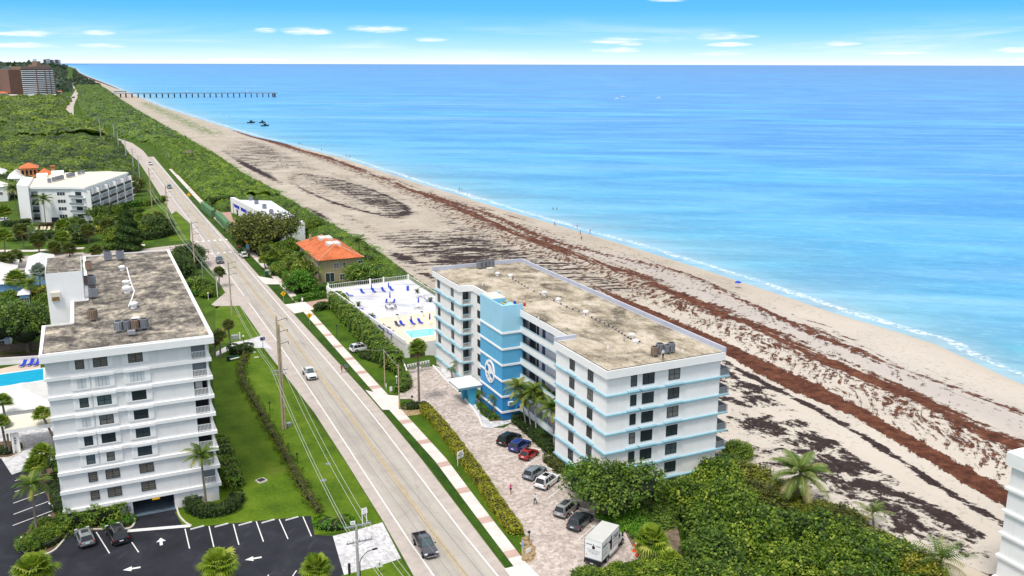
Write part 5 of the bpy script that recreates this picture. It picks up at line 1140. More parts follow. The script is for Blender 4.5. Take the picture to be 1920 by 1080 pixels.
for i, (p, l) in enumerate((((697, 552), 'first from the parapet in the far row'), ((729, 548), 'second in the far row'), ((731.5, 568), 'standing in the round table with blue chairs'), ((784.8, 577), 'standing in the white table by the sea side'), ((771.3, 614), 'between the loungers at the pool'), ((806, 609), 'beside the white building at the pool'))):
 g = G(*p, PZ)
 if up is None:
  up = thing('closed_parasol', 'closed blue parasol, '+l, 'parasol', (0, 0, 0), 0, 'closed blue parasols on the pool deck')
  f = MB(); f.lathe([(0.4, 0), (0.4, 0.1), (0.06, 0.14)], n=10); f.build('base', M['concrete'], up)
  f = MB(); f.cyl((0, 0, 0.1), (0, 0, 2.75), 0.04, n=6); f.build('pole', M['whiteframe'], up)
  f = MB(); f.lathe([(0.05, 2.7), (0.12, 2.5), (0.2, 1.5), (0.14, 1.25)], n=8); f.build('canopy', M['skyblue'], up)
  up.location = g
 else: dup(up, 'closed blue parasol, '+l, g)
for i, (p, mm, l) in enumerate((((732, 569), 'skyblue', 'round white table with blue chairs around a closed parasol'), ((733, 580), 'green', 'white dining table ringed by grey-green chairs on the deck'), ((784, 578), 'whiteframe', 'round white table with white chairs on the sea side'), ((788, 557), 'whiteframe', 'small white table with chairs near the potted palm'))):
 g = G(*p, PZ); t = thing('patio_table', l, 'table', g, 0, 'patio tables on the pool deck')
 f = MB(); r_ = 0.7 if i != 1 else 0.8; f.lathe([(r_, 0.70), (r_, 0.75)], (g.x, g.y, PZ), 12); f.build('tabletop', M['whiteframe'], t)
 f = MB(); f.cyl((g.x, g.y, PZ), (g.x, g.y, PZ+0.7), 0.06); f.lathe([(0.35, 0), (0.35, 0.05)], (g.x, g.y, PZ), 10); f.build('pedestal', M['whiteframe'], t)
 for k in range(4 if i != 1 else 6):
  a = 2*math.pi*k/(4 if i != 1 else 6)+0.4; cxx, cyy = g.x+1.15*math.cos(a), g.y+1.15*math.sin(a)
  c_ = thing('patio_chair', 'small '+('blue' if mm == 'skyblue' else 'grey-green' if mm == 'green' else 'white')+' patio chair set around the '+['parasol table', 'dining table without parasol', 'table on the sea side', 'small table near the potted palm'][i], 'chair', (cxx, cyy, PZ), a, ['chairs round the parasol table', 'chairs round the dining table', 'chairs round the sea-side table', 'chairs round the small table'][i])
  mc = M[mm] if mm != 'green' else M['greymetal']
  f = MB(); f.box(-0.24, 0.24, -0.24, 0.24, 0.42, 0.47); f.build('seat', mc, c_, local=True)
  f = MB(); f.box(0.2, 0.26, -0.24, 0.24, 0.47, 0.95); f.build('backrest', mc, c_, local=True)
  f = MB()
  for dx in (-0.2, 0.2):
   for dy in (-0.2, 0.2): f.box(dx-0.02, dx+0.02, dy-0.02, dy+0.02, 0, 0.42)
  f.build('leg_frame', M['whiteframe'], c_, local=True)
for i, p in enumerate(((745, 599), (791, 593.5))):
 g = G(*p, PZ); mb = MB(); mb.lathe([(0.36, 0), (0.40, 1.1)], (g.x, g.y, PZ), 10); mb.lathe([(0.34, 1.1), (0.3, 1.22), (0.12, 1.3)], (g.x, g.y, PZ), 10, 1)
 o = mb.build('litter_bin', [M['whiteclean'], M['dark']]); own(o, (g.x, g.y, PZ)); tag(o, 'white litter bin with dark top on the deck, '+['road-side one', 'sea-side one'][i], 'bin', 'litter bins on the pool deck')
# - things behind and left of the roadside condominium
mb = MB(); pq = [xy(G(x, y)) for x, y in ((4, 702), (83, 691), (84, 714), (0, 727), (-30, 730), (-30, 706))]
CT = thing('swimming_pool', 'deep blue swimming pool half hidden behind the grey condominium', 'pool', (*pq[0], 0))
mb.prism(pq, 0.06, 0.10); mb.build('water', M['pooltile'], CT); mb = MB(); ribbon(mb, pq, 0.45, 0.05, 0.16, closed=True); mb.build('coping', M['whiteclean'], CT)
sheet('pool_patio', [(-40, 700), (75, 675), (80, 745), (-40, 770)], 0.04, mat('pinkish_pool_paving', (0.58, 0.47, 0.38), 0.85, 0.08, 0.5))
for i, (x, y) in enumerate(((38, 690), (52, 688), (64, 688))):
 dup(proto if False else [o for o in COL.objects if o.name == 'sun_lounger'][0], 'bright blue lounger at the blue pool behind the grey condominium, '+['first from the road-away side', 'middle one', 'nearest the condominium wall'][i], G(x, y, 0.05), -0.5, 1.15, 'loungers at the blue pool')
mb = MB(); wp = [xy(G(x, y)) for x, y in ((-40, 687), (75, 680))]
ribbon(mb, wp, 0.2, 0, 0.75); ribbon(mb, wp, 0.2, 1.35, 1.55)
for k in range(40):
 u = k/39; x = wp[0][0]+(wp[1][0]-wp[0][0])*u; y = wp[0][1]+(wp[1][1]-wp[0][1])*u; mb.box(x-0.12, x+0.12, y-0.1, y+0.1, 0.75, 1.35)
o = mb.build('breeze_block_wall', M['whiteclean']); own(o, (*wp[0], 0)); tag(o, 'white pierced block wall behind the blue pool', 'wall')
mb = MB(); fp = [xy(G(x, y)) for x, y in ((-30, 664), (8, 662), (75, 656))]
for j in range(2):
 a = Vector((*fp[j], 0)); c_ = Vector((*fp[j+1], 0)); n = int((c_-a).length/0.2)
 for k in range(n): p = a.lerp(c_, k/n); mb.box(p.x-0.085, p.x+0.085, p.y-0.02, p.y+0.02, 0, 1.9+0.06*math.sin(k*7.3))
 for h in (0.5, 1.5): ribbon(mb, [xy(a), xy(c_)], 0.06, h, h+0.1)
o = mb.build('timber_fence', M['fence']); own(o, (*fp[0], 0)); tag(o, 'weathered brown timber fence behind the pool', 'fence')
sheet('lane', [(-40, 668), (80, 660), (78, 675), (-40, 686)], 0.038, mat('dark_brown_lane', (0.08, 0.055, 0.045), 0.9, 0.3, 1))
CB = thing('pool_cabana', 'low building with a white hip roof beside the blue pool', 'pavilion', xy(G(20, 800))+(0,))
z = 3.0; c4 = [xy(G(x, y, z)) for x, y in ((-20, 779), (92, 762))]; c5 = [xy(G(x, y, z)) for x, y in ((80, 735), (2, 735))]
x0 = min(c4[0][0], c5[1][0])-1; x1 = -7.9; y0 = (c4[0][1]+c4[1][1])/2; y1 = y0+14
mb = MB(); mb.box(x0+0.6, x1-0.6, y0+0.6, y1-0.6, 0, 3.0); mb.build('wall', M['greywall'], CB)
mb = MB(); hip(mb, (x0, x1, y0, y1), 3.0, 5.2, 5.5, 0); mb.build('roof', M['whiteroof'], CB)
mb = MB()
for k in range(18): x = x0+(x1-x0)*k/17; mb.box(x-0.03, x+0.03, y0-0.02, y0+0.01, 2.9, 3.02)
mb.build('eave', M['greymetal'], CB)
PC = thing('porte_cochere', 'flat cream drive-through canopy on slim columns attached to the grey condominium', 'canopy', xy(G(60, 850))+(0,))
z = 4.2; pc = [xy(G(x, y, z)) for x, y in ((8, 806), (98, 795))]
y0 = (pc[0][1]+pc[1][1])/2; mb = MB(); mb.box(pc[0][0], -7.4, y0, y0+6.5, 3.6, 4.2, 0, 1); mb.build('canopy_roof', [M['whiteclean'], M['creamroof']], PC)
for x in (pc[0][0]+0.3, pc[0][0]+0.9):
 for y in (y0+0.4, y0+5.9):
  mb = MB(); mb.box(x-0.14, x+0.14, y-0.14, y+0.14, 0, 3.6); mb.build('column', M['fence'] if x < pc[0][0]+0.5 else M['greywall'], PC)
mb = MB(); g = G(32, 848); h = tall((29, 848), (27, 812)); mb.box(g.x-0.55, g.x+0.55, g.y-0.16, g.y+0.16, 0, h)
for k in range(3): mb.box(g.x-0.16, g.x+0.10+0.06*(k == 1), g.y-0.18, g.y-0.161, h*0.72-k*0.42, h*0.72-k*0.42+0.30, 1)
o = mb.build('monument_sign', [M['whiteclean'], M['greymetal']]); own(o, (g.x, g.y, 0)); tag(o, 'tall white monument slab with dark vertical numerals in the round planting bed', 'sign')
def house(name, label, px4, z, ridge, wallm, roofm, wallh=0.0):
 P = [xy(G(x, y, z)) for x, y in px4]
 xs_ = [p[0] for p in P]; ys_ = [p[1] for p in P]; x0, x1, y0, y1 = min(xs_), max(xs_), min(ys_), max(ys_)
 t = thing(name, label, 'house', ((x0+x1)/2, y0, 0))
 mb = MB(); mb.box(x0+0.5, x1-0.5, y0+0.5, y1-0.5, -0.1, z); mb.build('wall', wallm, t)
 mb = MB(); hip(mb, (x0, x1, y0, y1), z, z+ridge, min(x1-x0, y1-y0)*0.5, 0); mb.build('roof', roofm, t)
 for k in range(2):
  xx = x0+(x1-x0)*(0.3+0.4*k); window(t, (1.2, 1.3, 2, 2), (xx, y0+0.5, z*0.55), 'S', M['whiteframe'])
 return t
house('cottage', 'white-roofed cottage half hidden by a silver palm beside the stair tower', ((45, 515), (100, 500), (90, 478)), 3.4, 1.6, M['paleblue'], M['whiteroof'])
house('cottage', 'white-roofed cottage at the left edge beyond the blue house', ((-40, 513), (30, 512), (26, 492), (-30, 492)), 3.6, 1.6, M['white'], M['whiteroof'])
BH = house('cottage', 'pale blue house with a round white-rimmed window among the palms', ((-30, 534), (40, 530), (36, 516), (-30, 516)), 5.0, 1.5, M['paleblue'], M['whiteroof'])
house('cottage', 'small pale blue outbuilding behind the broad tree', ((32, 552), (56, 552), (54, 545)), 3.4, 1.0, M['paleblue'], M['whiteroof'])
house('cottage', 'white cottage with a pale roof at the timber fence', ((-30, 634), (20, 632), (18, 600), (-30, 600)), 3.0, 1.6, M['white'], M['paleblue'])
WH = thing('roadside_house', 'white-roofed house with a blue-sided balcony beside the big condominium roof', 'house', (19, 196, 0))
z = 6.0; g0 = G(396, 588, z); g1 = G(363, 566, z)
mb = MB(); mb.box(14.2, 18.6, 196, 207, -0.1, 5.6); mb.build('wall', M['paleblue'], WH)
mb = MB(); hip(mb, (13.9, 19.2, 195.4, 207.4), 5.6, 6.6, 2.6, 0); mb.build('roof', M['whiteroof'], WH)
mb = MB(); mb.box(16.2, 20.2, 192.6, 196, 2.7, 2.95); mb.build('balcony_floor', M['whiteclean'], WH)
mb = MB(); mb.box(20.1, 20.2, 192.6, 196, 2.95, 3.9); mb.box(16.2, 20.2, 192.55, 192.6, 2.3, 3.0); baluster_rail(mb, (16.3, 192.65), (20.1, 192.65), 2.95, 0.95, 0.25); mb.build('balcony_rail', M['paleblue'], WH)
mb = MB()
for x in (16.4, 20.0): mb.box(x-0.1, x+0.1, 192.7, 192.9, 0, 2.7)
mb.build('post', M['whiteclean'], WH)
mb = MB(); pq = [xy(G(x, y)) for x, y in ((25, 439.5), (50, 436), (100, 435.5), (102, 440), (60, 444), (28, 444))]; t = thing('swimming_pool', 'small turquoise pool between hedges below the balcony condominium', 'pool', (*pq[0], 0)); mb.prism(pq, 0.06, 0.10); mb.build('water', M['poollight'], t); mb = MB(); ribbon(mb, pq, 0.7, 0.05, 0.14, closed=True); mb.build('coping', M['whiteclean'], t)
lg0 = None
for i, x in enumerate((50, 67, 76, 82, 90, 102)):
 g = G(x, 433+(x < 60)*1.0, 0.05)
 if lg0 is None:
  lg0 = thing('sun_lounger', 'cream lounger in the row beyond the turquoise pool', 'sun lounger', (0, 0, 0), 0, 'cream loungers beyond the turquoise pool'); lounger_parts(lg0, mat('cream_lounger_fabric', (0.6, 0.52, 0.36), 0.8, 0.1)); lg0.location = g; lg0.rotation_euler = (0, 0, -0.2); lg0.scale = (1.3,)*3
 else: dup(lg0, None, g)
z0 = 9.0
MV = thing('tiled_villa', 'orange villa with a square arcaded belvedere and a chimney tower behind the white condominium', 'house', xy(G(70, 345))+(0,))
ga_ = G(38, 316, z0+2); gb_ = G(68, 316, z0+2)
mb = MB(); mb.box(ga_.x, gb_.x, ga_.y, ga_.y+10, -0.1, z0+2); mb.build('belvedere', M['peach'], MV)
mb = MB(); hip(mb, (ga_.x, gb_.x, ga_.y, ga_.y+10), z0+2, z0+4.2, 4.5, 0, 0.8); mb.build('belvedere_roof', M['terracotta'], MV)
for k in range(4):
 x = ga_.x+(gb_.x-ga_.x)*(k+0.5)/4; mb = MB(); mb.box(x-0.5, x+0.5, ga_.y-0.05, ga_.y, z0-1.2, z0+0.6); mb.cyl((x, ga_.y-0.05, z0+0.6), (x, ga_.y, z0+0.6), 0.5, n=14); mb.build('arch', M['dark'], MV)
gc_ = G(60, 327, 8.5); gd_ = G(106, 327, 8.5)
mb = MB(); mb.box(gc_.x, gd_.x, gc_.y, gc_.y+12, -0.1, 6.6); mb.build('wall', M['peach'], MV)
mb = MB(); hip(mb, (gc_.x, gd_.x, gc_.y, gc_.y+12), 6.6, 10.6, 6, 0, 0.8); mb.build('roof', M['terracotta'], MV)
ge_ = G(96, 326, 8.5); gf_ = G(104, 326, 8.5)
mb = MB(); mb.box(ge_.x, gf_.x, ge_.y, ge_.y+2.2, -0.1, 11.8); mb.box(ge_.x-0.25, gf_.x+0.25, ge_.y-0.25, ge_.y+2.45, 11.8, 12.2, 1); mb.build('chimney', [M['peach'], M['terracotta']], MV)
house('cottage', 'white hip-roofed house left of the orange villa, nearest the white condominium', ((12, 336), (45, 333), (40, 325)), 7.5, 2.6, M['white'], M['whiteroof'])
house('cottage', 'white house at the left edge in the distance, higher of the two white houses', ((-30, 327), (11, 326), (6, 319)), 7.0, 2.4, M['white'], M['whiteroof'])
house('cottage', 'white house at the left edge below the hip-roofed one, behind palms', ((-30, 350), (14, 350), (14, 340)), 6.5, 1.5, M['white'], M['whiteroof'])
RE = thing('ledged_tower', 'white building corner with projecting ledges at the right edge above the dark weed', 'building', (97, 58, 0))
ex = 0.0
H0 = [(1898, 864, 17.0), (1888, 985, 0)]
c0 = G(1897, 877, 15.5)
g_ = G(1880, 1080, 6.0)
rx0, ry1 = c0.x, c0.y
mb = MB(); mb.box(rx0, rx0+22, ry1-45, ry1, -1.6, 17.0); mb.build('wall', M['white'], RE)
mb = MB(); mb.box(rx0-0.5, rx0+22, ry1-45, ry1+0.5, 15.8, 17.4); mb.build('parapet', M['whiteclean'], RE)
mb = MB(); mb.box(rx0+1.2, rx0+22, ry1-45, ry1-1.0, 17.4, 20.6); mb.box(rx0+0.6, rx0+22, ry1-45, ry1-0.5, 20.6, 20.9, 1); mb.build('penthouse', [M['white'], M['parapet']], RE)
mb = MB()
for k in range(5): z = 15.8-2.85*(k+1); mb.box(rx0-0.3, rx0+22, ry1-45, ry1+0.3, z-0.15, z+0.15)
mb.build('floor_ledge', M['whiteclean'], RE)
# - far buildings
g0 = G(45, 182); g1 = G(104, 179)
BT = thing('apartment_slab', 'tall brown apartment slab with white balcony bands beyond the coastal woods', 'building', (g0.x, g0.y, 0))
ht = tall((45, 182), (43, 131)); gl = G(25, 180)
u = Vector((g1.x-g0.x, g1.y-g0.y, 0)); n = Vector((-u.y, u.x, 0)).normalized()
def front(t, off=0.0): p = Vector((g0.x, g0.y, 0))+u*t-n*(6*math.sin(math.pi*t)+off); return (p.x, p.y)
back0 = (gl.x+n.x*30, gl.y+40); body = [front(i/8) for i in range(9)]+[(g1.x+n.x*25, g1.y+n.y*25), (g0.x+n.x*25, g0.y+n.y*25)]
mb = MB(); mb.prism(body, -1, ht); mb.build('wall', M['brick'], BT)
mb = MB(); sidep = [xy(gl), (g0.x, g0.y), (g0.x+n.x*25, g0.y+n.y*25), (gl.x+n.x*25, gl.y+n.y*25)]; mb.prism(sidep, -1, ht+1); mb.build('end_wall', M['brick'], BT)
nf = 14
for k in range(nf):
 z = ht*(k+0.3)/nf; mb = MB(); pts = [front(i/8, 0.1) for i in range(9)]
 for i in range(8):
  p, q_ = Vector((*pts[i], 0)), Vector((*pts[i+1], 0)); mb.prism([xy(p), xy(q_), xy(q_-n*2.0), xy(p-n*2.0)], z, z+ht/nf*0.42)
 mb.build('balcony_band', M['white'], BT)
 mb = MB()
 for i in range(8): p, q_ = Vector((*pts[i], 0)), Vector((*pts[i+1], 0)); mb.prism([xy(p), xy(q_), xy(q_-n*0.3), xy(p-n*0.3)], z+ht/nf*0.42, z+ht/nf*0.97)
 mb.build('window_band', M['dark'], BT)
 mb = MB(); c_ = (Vector((gl.x, gl.y, 0))+Vector((g0.x, g0.y, 0)))/2; e = (Vector((g0.x, g0.y, 0))-Vector((gl.x, gl.y, 0)))*0.12; e2 = Vector((e.y, -e.x, 0)).normalized()*0.4
 mb.prism([xy(c_-e), xy(c_+e), xy(c_+e+e2), xy(c_-e+e2)], z+1, z+2.4); mb.build('window', M['creamroof'], BT)
mb = MB()
for t in (0.35, 0.62, 0.8, 0.99):
 p = Vector((*front(t), 0)); a = u.normalized()*1.2; mb.prism([xy(p-a), xy(p+a), xy(p+a-n*2.6), xy(p-a-n*2.6)], 0, ht)
mb.build('pier', M['brick'], BT)
mb = MB(); p = Vector((g0.x, g0.y, 0)); mb.prism([xy(p+u*0.05+n*3), xy(p+u*0.6+n*2), xy(p+u*0.6+n*22), xy(p+u*0.05+n*22)], ht, ht+6)
mb.prism([xy(p+u*0.55+n*3), xy(p+u*0.95+n*3), xy(p+u*0.95+n*20), xy(p+u*0.55+n*20)], ht, ht+9); mb.prism([xy(p+u*0.60+n*5), xy(p+u*0.72+n*5), xy(p+u*0.72+n*15), xy(p+u*0.60+n*15)], ht+9, ht+15)
mb.build('roof', M['rusty'], BT)
def farblock(name, label, base, top, w, mw, mr, depth=20, bands=0, group='distant buildings', cat='building', ridge=0):
 g = G(*base); h = tall(base, top); d = math.hypot(g.x, g.y); wd = w*d/FPX/0.93
 t = thing(name, label, cat, (g.x, g.y, 0), -YAW*0 + 0.0, group)
 mb = MB(); mb.box(g.x-wd/2, g.x+wd/2, g.y, g.y+depth, -1, h); mb.build('wall', mw, t)
 mb = MB()
 if ridge: hip(mb, (g.x-wd/2, g.x+wd/2, g.y, g.y+depth), h, h+ridge, min(wd, depth)/2*0.9, 0, 1)
 else: mb.box(g.x-wd/2-0.5, g.x+wd/2+0.5, g.y-0.5, g.y+depth+0.5, h, h+1.2)
 mb.build('roof', mr, t)
 for k in range(bands):
  mb = MB(); mb.box(g.x-wd/2+0.5, g.x+wd/2-0.5, g.y-0.4, g.y, h*(k+0.35)/bands, h*(k+0.75)/bands); mb.build('window_band', M['dark'], t)
 return t
for i, (px, w, top, mw, l) in enumerate(((84.5, 3.5, 111.5, 'brick', 'brown one, furthest inland'), (88, 3, 110.8, 'white', 'white one after the brown tower'), (92, 3.5, 110.2, 'creamroof', 'tallest cream one'), (97, 4, 112, 'brick', 'brown one left of the pale pair'), (102, 3.2, 112.5, 'whiteclean', 'pale one, left of the last three'), (106.5, 4.5, 111.8, 'brick', 'brown one, second last'), (112, 3.6, 112.2, 'whiteclean', 'pale one, nearest the beach'), (66, 5, 111, 'white', 'pale tower standing apart inland'))):
 farblock('distant_tower', 'apartment tower on the horizon, '+l, (px, 121.5), (px, top), w, M[mw], M['creamroof'], 60, 8, 'apartment towers on the horizon')
for i, (px, py, w, tp, mw, mr, l, rg) in enumerate((
 (10, 166, 34, 158, 'peach', 'terracotta', 'long building with red roof left of the brown slab, upper one', 4), (8, 150, 34, 139, 'ochre', 'terracotta', 'wide red-roofed block furthest left near the brown slab', 5),
 (14, 140, 22, 135, 'peach', 'terracotta', 'small red-roofed block behind the wide one', 4), (4, 182, 16, 175, 'white', 'terracotta', 'low orange-roofed house at the left edge', 3),
 (20, 186, 16, 180, 'whiteclean', 'creamroof', 'white low house left of the slab foot', 0), (108, 176, 12, 172, 'white', 'terracotta', 'small orange-roofed pavilion right of the slab foot', 2),
 (45, 130, 24, 126.5, 'whiteclean', 'whiteroof', 'long white roof behind the brown slab', 0), (8, 128, 18, 124.5, 'whiteclean', 'whiteroof', 'white roof on the plain at the far left', 0),
 (55, 124, 20, 121.6, 'whiteclean', 'whiteroof', 'white strip building near the horizon', 0), (26, 122.6, 16, 120.6, 'whiteclean', 'whiteroof', 'second white strip building near the horizon', 0), (75, 127, 14, 124, 'creamroof', 'whiteroof', 'cream block between slab and towers', 0), (100, 127.5, 8, 124.5, 'paleblue', 'paleblue', 'bright blue roof near the beach in the distance', 0), (80, 182.5, 40, 179.5, 'creamroof', 'whiteroof', 'low cream building at the slab foot', 0))):
 farblock('distant_building', l, (px, py), (px, tp), w, M[mw], M[mr], 40, 1, 'low buildings around the brown slab', ridge=rg)
# - pier
p0 = G(196, 179.5, 2); p1 = G(521, 182, SEA_Z)
PR = thing('fishing_pier', 'long fishing pier on dark piles running from the beach into the sea', 'pier', (p0.x, p0.y, 0))
hp = tall((521, 182), (521, 174), SEA_Z)+SEA_Z
a = Vector((p0.x, p0.y, 0)); e = Vector((p1.x, p1.y, 0)); t = (e-a).normalized(); n = Vector((-t.y, t.x, 0)); L = (e-a).length
pm = mat('grey_pier_timber', (0.20, 0.19, 0.18), 0.9, 0.2, 1)
pdk = mat('dark_wet_piles', (0.05, 0.055, 0.07), 0.9, 0.2, 1)
def pr(u0, u1, w, z0, z1): A_ = a+t*u0; B_ = a+t*u1; return [xy(v) for v in (A_-n*w, B_-n*w, B_+n*w, A_+n*w)], z0, z1
mb = MB(); mb.prism(*pr(0, L, 3.0, hp-1.0, hp-0.2)); mb.prism(*pr(L-12, L, 6.5, hp-1.0, hp-0.19)); mb.build('deck', pm, PR)
mb = MB()
for w in (-3.0, 3.0):
 A_ = a+n*w; B_ = e+n*w; mb.prism([xy(v) for v in (A_-n*0.08, B_-n*0.08, B_+n*0.08, A_+n*0.08)], hp+0.8, hp+1.0)
 for k in range(int(L/4)): p = A_+t*(k*4); mb.box(p.x-0.1, p.x+0.1, p.y-0.1, p.y+0.1, hp-0.2, hp+0.8)
mb.build('railing', pm, PR)
us_ = [L*(0.12+0.86*k/25) for k in range(26)]+[L-5, L-9, L*0.05, L*0.09]
for u_ in us_:
 mb = MB()
 for w in (-2.4, 2.4) if u_ < L-10 else (-5, -1.6, 1.6, 5): p = a+t*u_+n*w; mb.cyl((p.x, p.y, -6), (p.x, p.y, hp-1.0), 0.75, n=8)
 A_ = a+t*(u_-0.5); B_ = a+t*(u_+0.5); mb.prism([xy(v) for v in (A_-n*3.4, B_-n*3.4, B_+n*3.4, A_+n*3.4)], hp-1.8, hp-1.0)
 mb.build('pile_bent', pdk, PR)
for u_, nm in ((L*0.47, 'shelter'), (L*0.82, 'shelter')):
 mb = MB(); mb.prism(*pr(u_-4, u_+4, 3.0, hp+2.8, hp+3.4)); mb.build(nm+'_roof', M['whiteroof'], PR)
 mb = MB()
 for du in (-3.4, 3.4):
  for w in (-2.6, 2.6): p = a+t*(u_+du)+n*w; mb.box(p.x-0.15, p.x+0.15, p.y-0.15, p.y+0.15, hp-0.2, hp+2.8)
 mb.build(nm+'_post', pm, PR)
mb = MB(); mb.prism(*pr(L*0.06, L*0.12, 5.5, hp-0.19, hp+3.2)); mb.build('pier_house', M['greywall'], PR); mb = MB(); mb.prism(*pr(L*0.058, L*0.122, 6.2, hp+3.2, hp+3.9)); mb.build('pier_house_roof', mat('teal_grey_roof', (0.12, 0.2, 0.2), 0.7, 0.1), PR)
mb = MB(); g0, g1 = G(118, 120.9), G(166, 121.6)
mb.prism([(g0.x, g0.y-40), (g1.x, g1.y-30), (g1.x, g1.y+30), (g0.x, g0.y+60)], -3, 3.0); o = mb.build('rock_jetty', mat('dark_jetty_rock', (0.10, 0.09, 0.085), 0.9, 0.3, 0.05)); own(o, (g0.x, g0.y, 0)); tag(o, 'low dark rock jetty at the inlet on the horizon', 'jetty')
g = G(356, 305); t = thing('beach_gazebo', 'small wooden gazebo in the dune thicket beside the beach', 'gazebo', (g.x, g.y, 0))
mb = MB()
for dx in (-2, 2):
 for dy in (-2, 2): mb.box(g.x+dx-0.12, g.x+dx+0.12, g.y+dy-0.12, g.y+dy+0.12, -1.3, 6.4)
mb.box(g.x-2.2, g.x+2.2, g.y-2.2, g.y+2.2, 3.2, 3.6); mb.build('frame', M['fence'], t); mb = MB(); hip(mb, (g.x-2.4, g.x+2.4, g.y-2.4, g.y+2.4), 6.4, 7.8, 2.2, 0); mb.build('roof', M['fence'], t)
# - palms
def frond_crown(name, mat_, seed, n=20, L=3.3, droop=1.0, lw=0.13, pairs=20, lift=0.9, leaflet=0.75, dead=3):
 r = np.random.default_rng(seed); V = []; F = []; A = []
 def q(a, b_, c, d, lv): k = len(V); V.extend([a, b_, c, d]); F.append((k, k+1, k+2, k+3)); A.append(lv)
 for i in range(n):
  az = 2*math.pi*i*0.382+r.uniform(-.2, .2); t_ = (i+0.5)/n
  e0 = rad(78)-t_*rad(95)*lift+r.uniform(-.12, .12); l = L*r.uniform(0.85, 1.1)*(0.8+0.2*math.sin(math.pi*t_))
  h = np.array([math.cos(az), math.sin(az), 0]); side = np.array([-math.sin(az), math.cos(az), 0])
  p = np.array([0, 0, 0.0]); e = e0; seg = l/pairs; lv0 = 0.48+r.normal(0, 0.13)
  if i >= n-dead: lv0 = 0.9
  pts = [p.copy()]; tw = r.uniform(-0.5, 0.5)
  for k in range(pairs):
   e -= droop*(0.035+0.075*(k/pairs)**1.3)*20/pairs
   d = h*math.cos(e)+np.array([0, 0, math.sin(e)]); p = p+d*seg; pts.append(p.copy())
   if k < 2: continue
   s = k/pairs; ll = leaflet*(math.sin(math.pi*min(1, s*0.86+0.12))**0.6)*r.uniform(0.85, 1.15)
   up = np.cross(side, d); up /= np.linalg.norm(up)
   if up[2] < 0: up = -up
   for sg in (-1, 1):
    sd = side*sg*math.cos(tw*0.4)+up*math.sin(tw)*0.2*sg
    dr = sd*0.80+d*0.55-np.array([0, 0, 0.35+0.3*s])+up*0.15; dr /= np.linalg.norm(dr)
    w = d*lw*(1-0.3*s)
    q(p-w*0.5, p+w*0.5, p+dr*ll+w*0.12, p+dr*ll-w*0.12, lv0+r.normal(0, 0.06)+0.05*sg)
  for k in range(pairs):
   w = side*(0.05*(1-k/pairs)+0.015); q(pts[k]-w, pts[k]+w, pts[k+1]+w*0.9, pts[k+1]-w*0.9, 0.8)
 o = npmesh(name, np.array(V), np.array(F), mat_, np.clip(A, 0, 1)); me = o.data; bpy.data.objects.remove(o); return me
def fan_crown(name, mat_, seed, n=40, R=1.5, seg=14, skirt=0, low=-0.35):
 r = np.random.default_rng(seed); V = []; F = []; A = []; MI = []
 def q(a, b_, c, d, lv, mi=0): k = len(V); V.extend([a, b_, c, d]); F.append((k, k+1, k+2, k+3)); A.append(lv); MI.append(mi)
 for i in range(n+skirt):
  dead = i >= n; z = 1-(i+0.5)/n*(1-low) if not dead else r.uniform(-0.95, -0.55)
  az = i*2.39996+r.uniform(-.25, .25); c = math.sqrt(max(0, 1-z*z))
  d = np.array([c*math.cos(az), c*math.sin(az), z]); pl = R*r.uniform(0.42, 0.62)*(0.7 if dead else 1)
  tip = d*pl+np.array([0, 0, 0.12]); sd = np.cross(d, [0, 0, 1.0]); sd /= np.linalg.norm(sd)+1e-9; up = np.cross(sd, d)
  sd2 = sd*0.02; q(-sd2, sd2, tip+sd2, tip-sd2, 0.6, int(dead))
  fl = R*r.uniform(0.45, 0.62); lv0 = np.clip(0.40+0.08*z+r.normal(0, 0.19), 0, 1)
  for k in range(seg):
   a = (k/(seg-1)-0.5)*rad(250); dirv = d*math.cos(a)+sd*math.sin(a)*0.95+up*0.12*math.cos(a)
   dirv = dirv/np.linalg.norm(dirv); l = fl*(0.72+0.28*math.cos(a*0.7)); w = np.cross(dirv, up); w /= np.linalg.norm(w)+1e-9; w = w*fl*0.095
   mid = tip+dirv*l*0.6; end = tip+dirv*l-np.array([0, 0, l*r.uniform(0.18, 0.42)])
   q(tip, mid-w, end, mid+w, np.clip(lv0+r.normal(0, 0.07)+0.06*(k % 2), 0, 1), int(dead))
 o = npmesh(name, np.array(V), np.array(F), [mat_, M['thatch']], np.array(A), np.array(MI)); me = o.data; bpy.data.objects.remove(o); return me
CR = dict(
 coco=[frond_crown('coconut_crown', LF['palm'], s, 22, 3.5, 1.0, 0.19) for s in (1, 2)],
 cocopale=[frond_crown('pale_coconut_crown', LF['palmpale'], 3, 26, 3.9, 0.95, 0.2, 24, 1.0, 0.9, 5)],
 small=[frond_crown('small_feather_crown', LF['palm'], s, 12, 2.2, 1.5, 0.13, 14, 0.7, 0.6, 1) for s in (5, 6)],
 low=[frond_crown('low_feather_crown', LF['palmpale'], s, 14, 2.6, 0.8, 0.12, 16, 0.7, 0.6, 2) for s in (7, 8)],
 fan=[fan_crown('fan_crown', LF['fan'], s, 42, 1.9) for s in (1, 2)],
 fandark=[fan_crown('olive_fan_crown', LF['fandark'], s, 40, 1.9, 14, 8) for s in (3, 4)],
 fanbright=[fan_crown('bright_fan_crown', LF['fanbright'], s, 44, 2.0, 16, 5, -0.75) for s in (5, 6)],
 silver=[fan_crown('silver_fan_crown', LF['silver'], 7, 26, 2.2, 18)],
 washi=[fan_crown('fan_crown_with_dry_skirt', LF['fan'], 8, 40, 1.9, 14, 16)])
NPALM = [0]
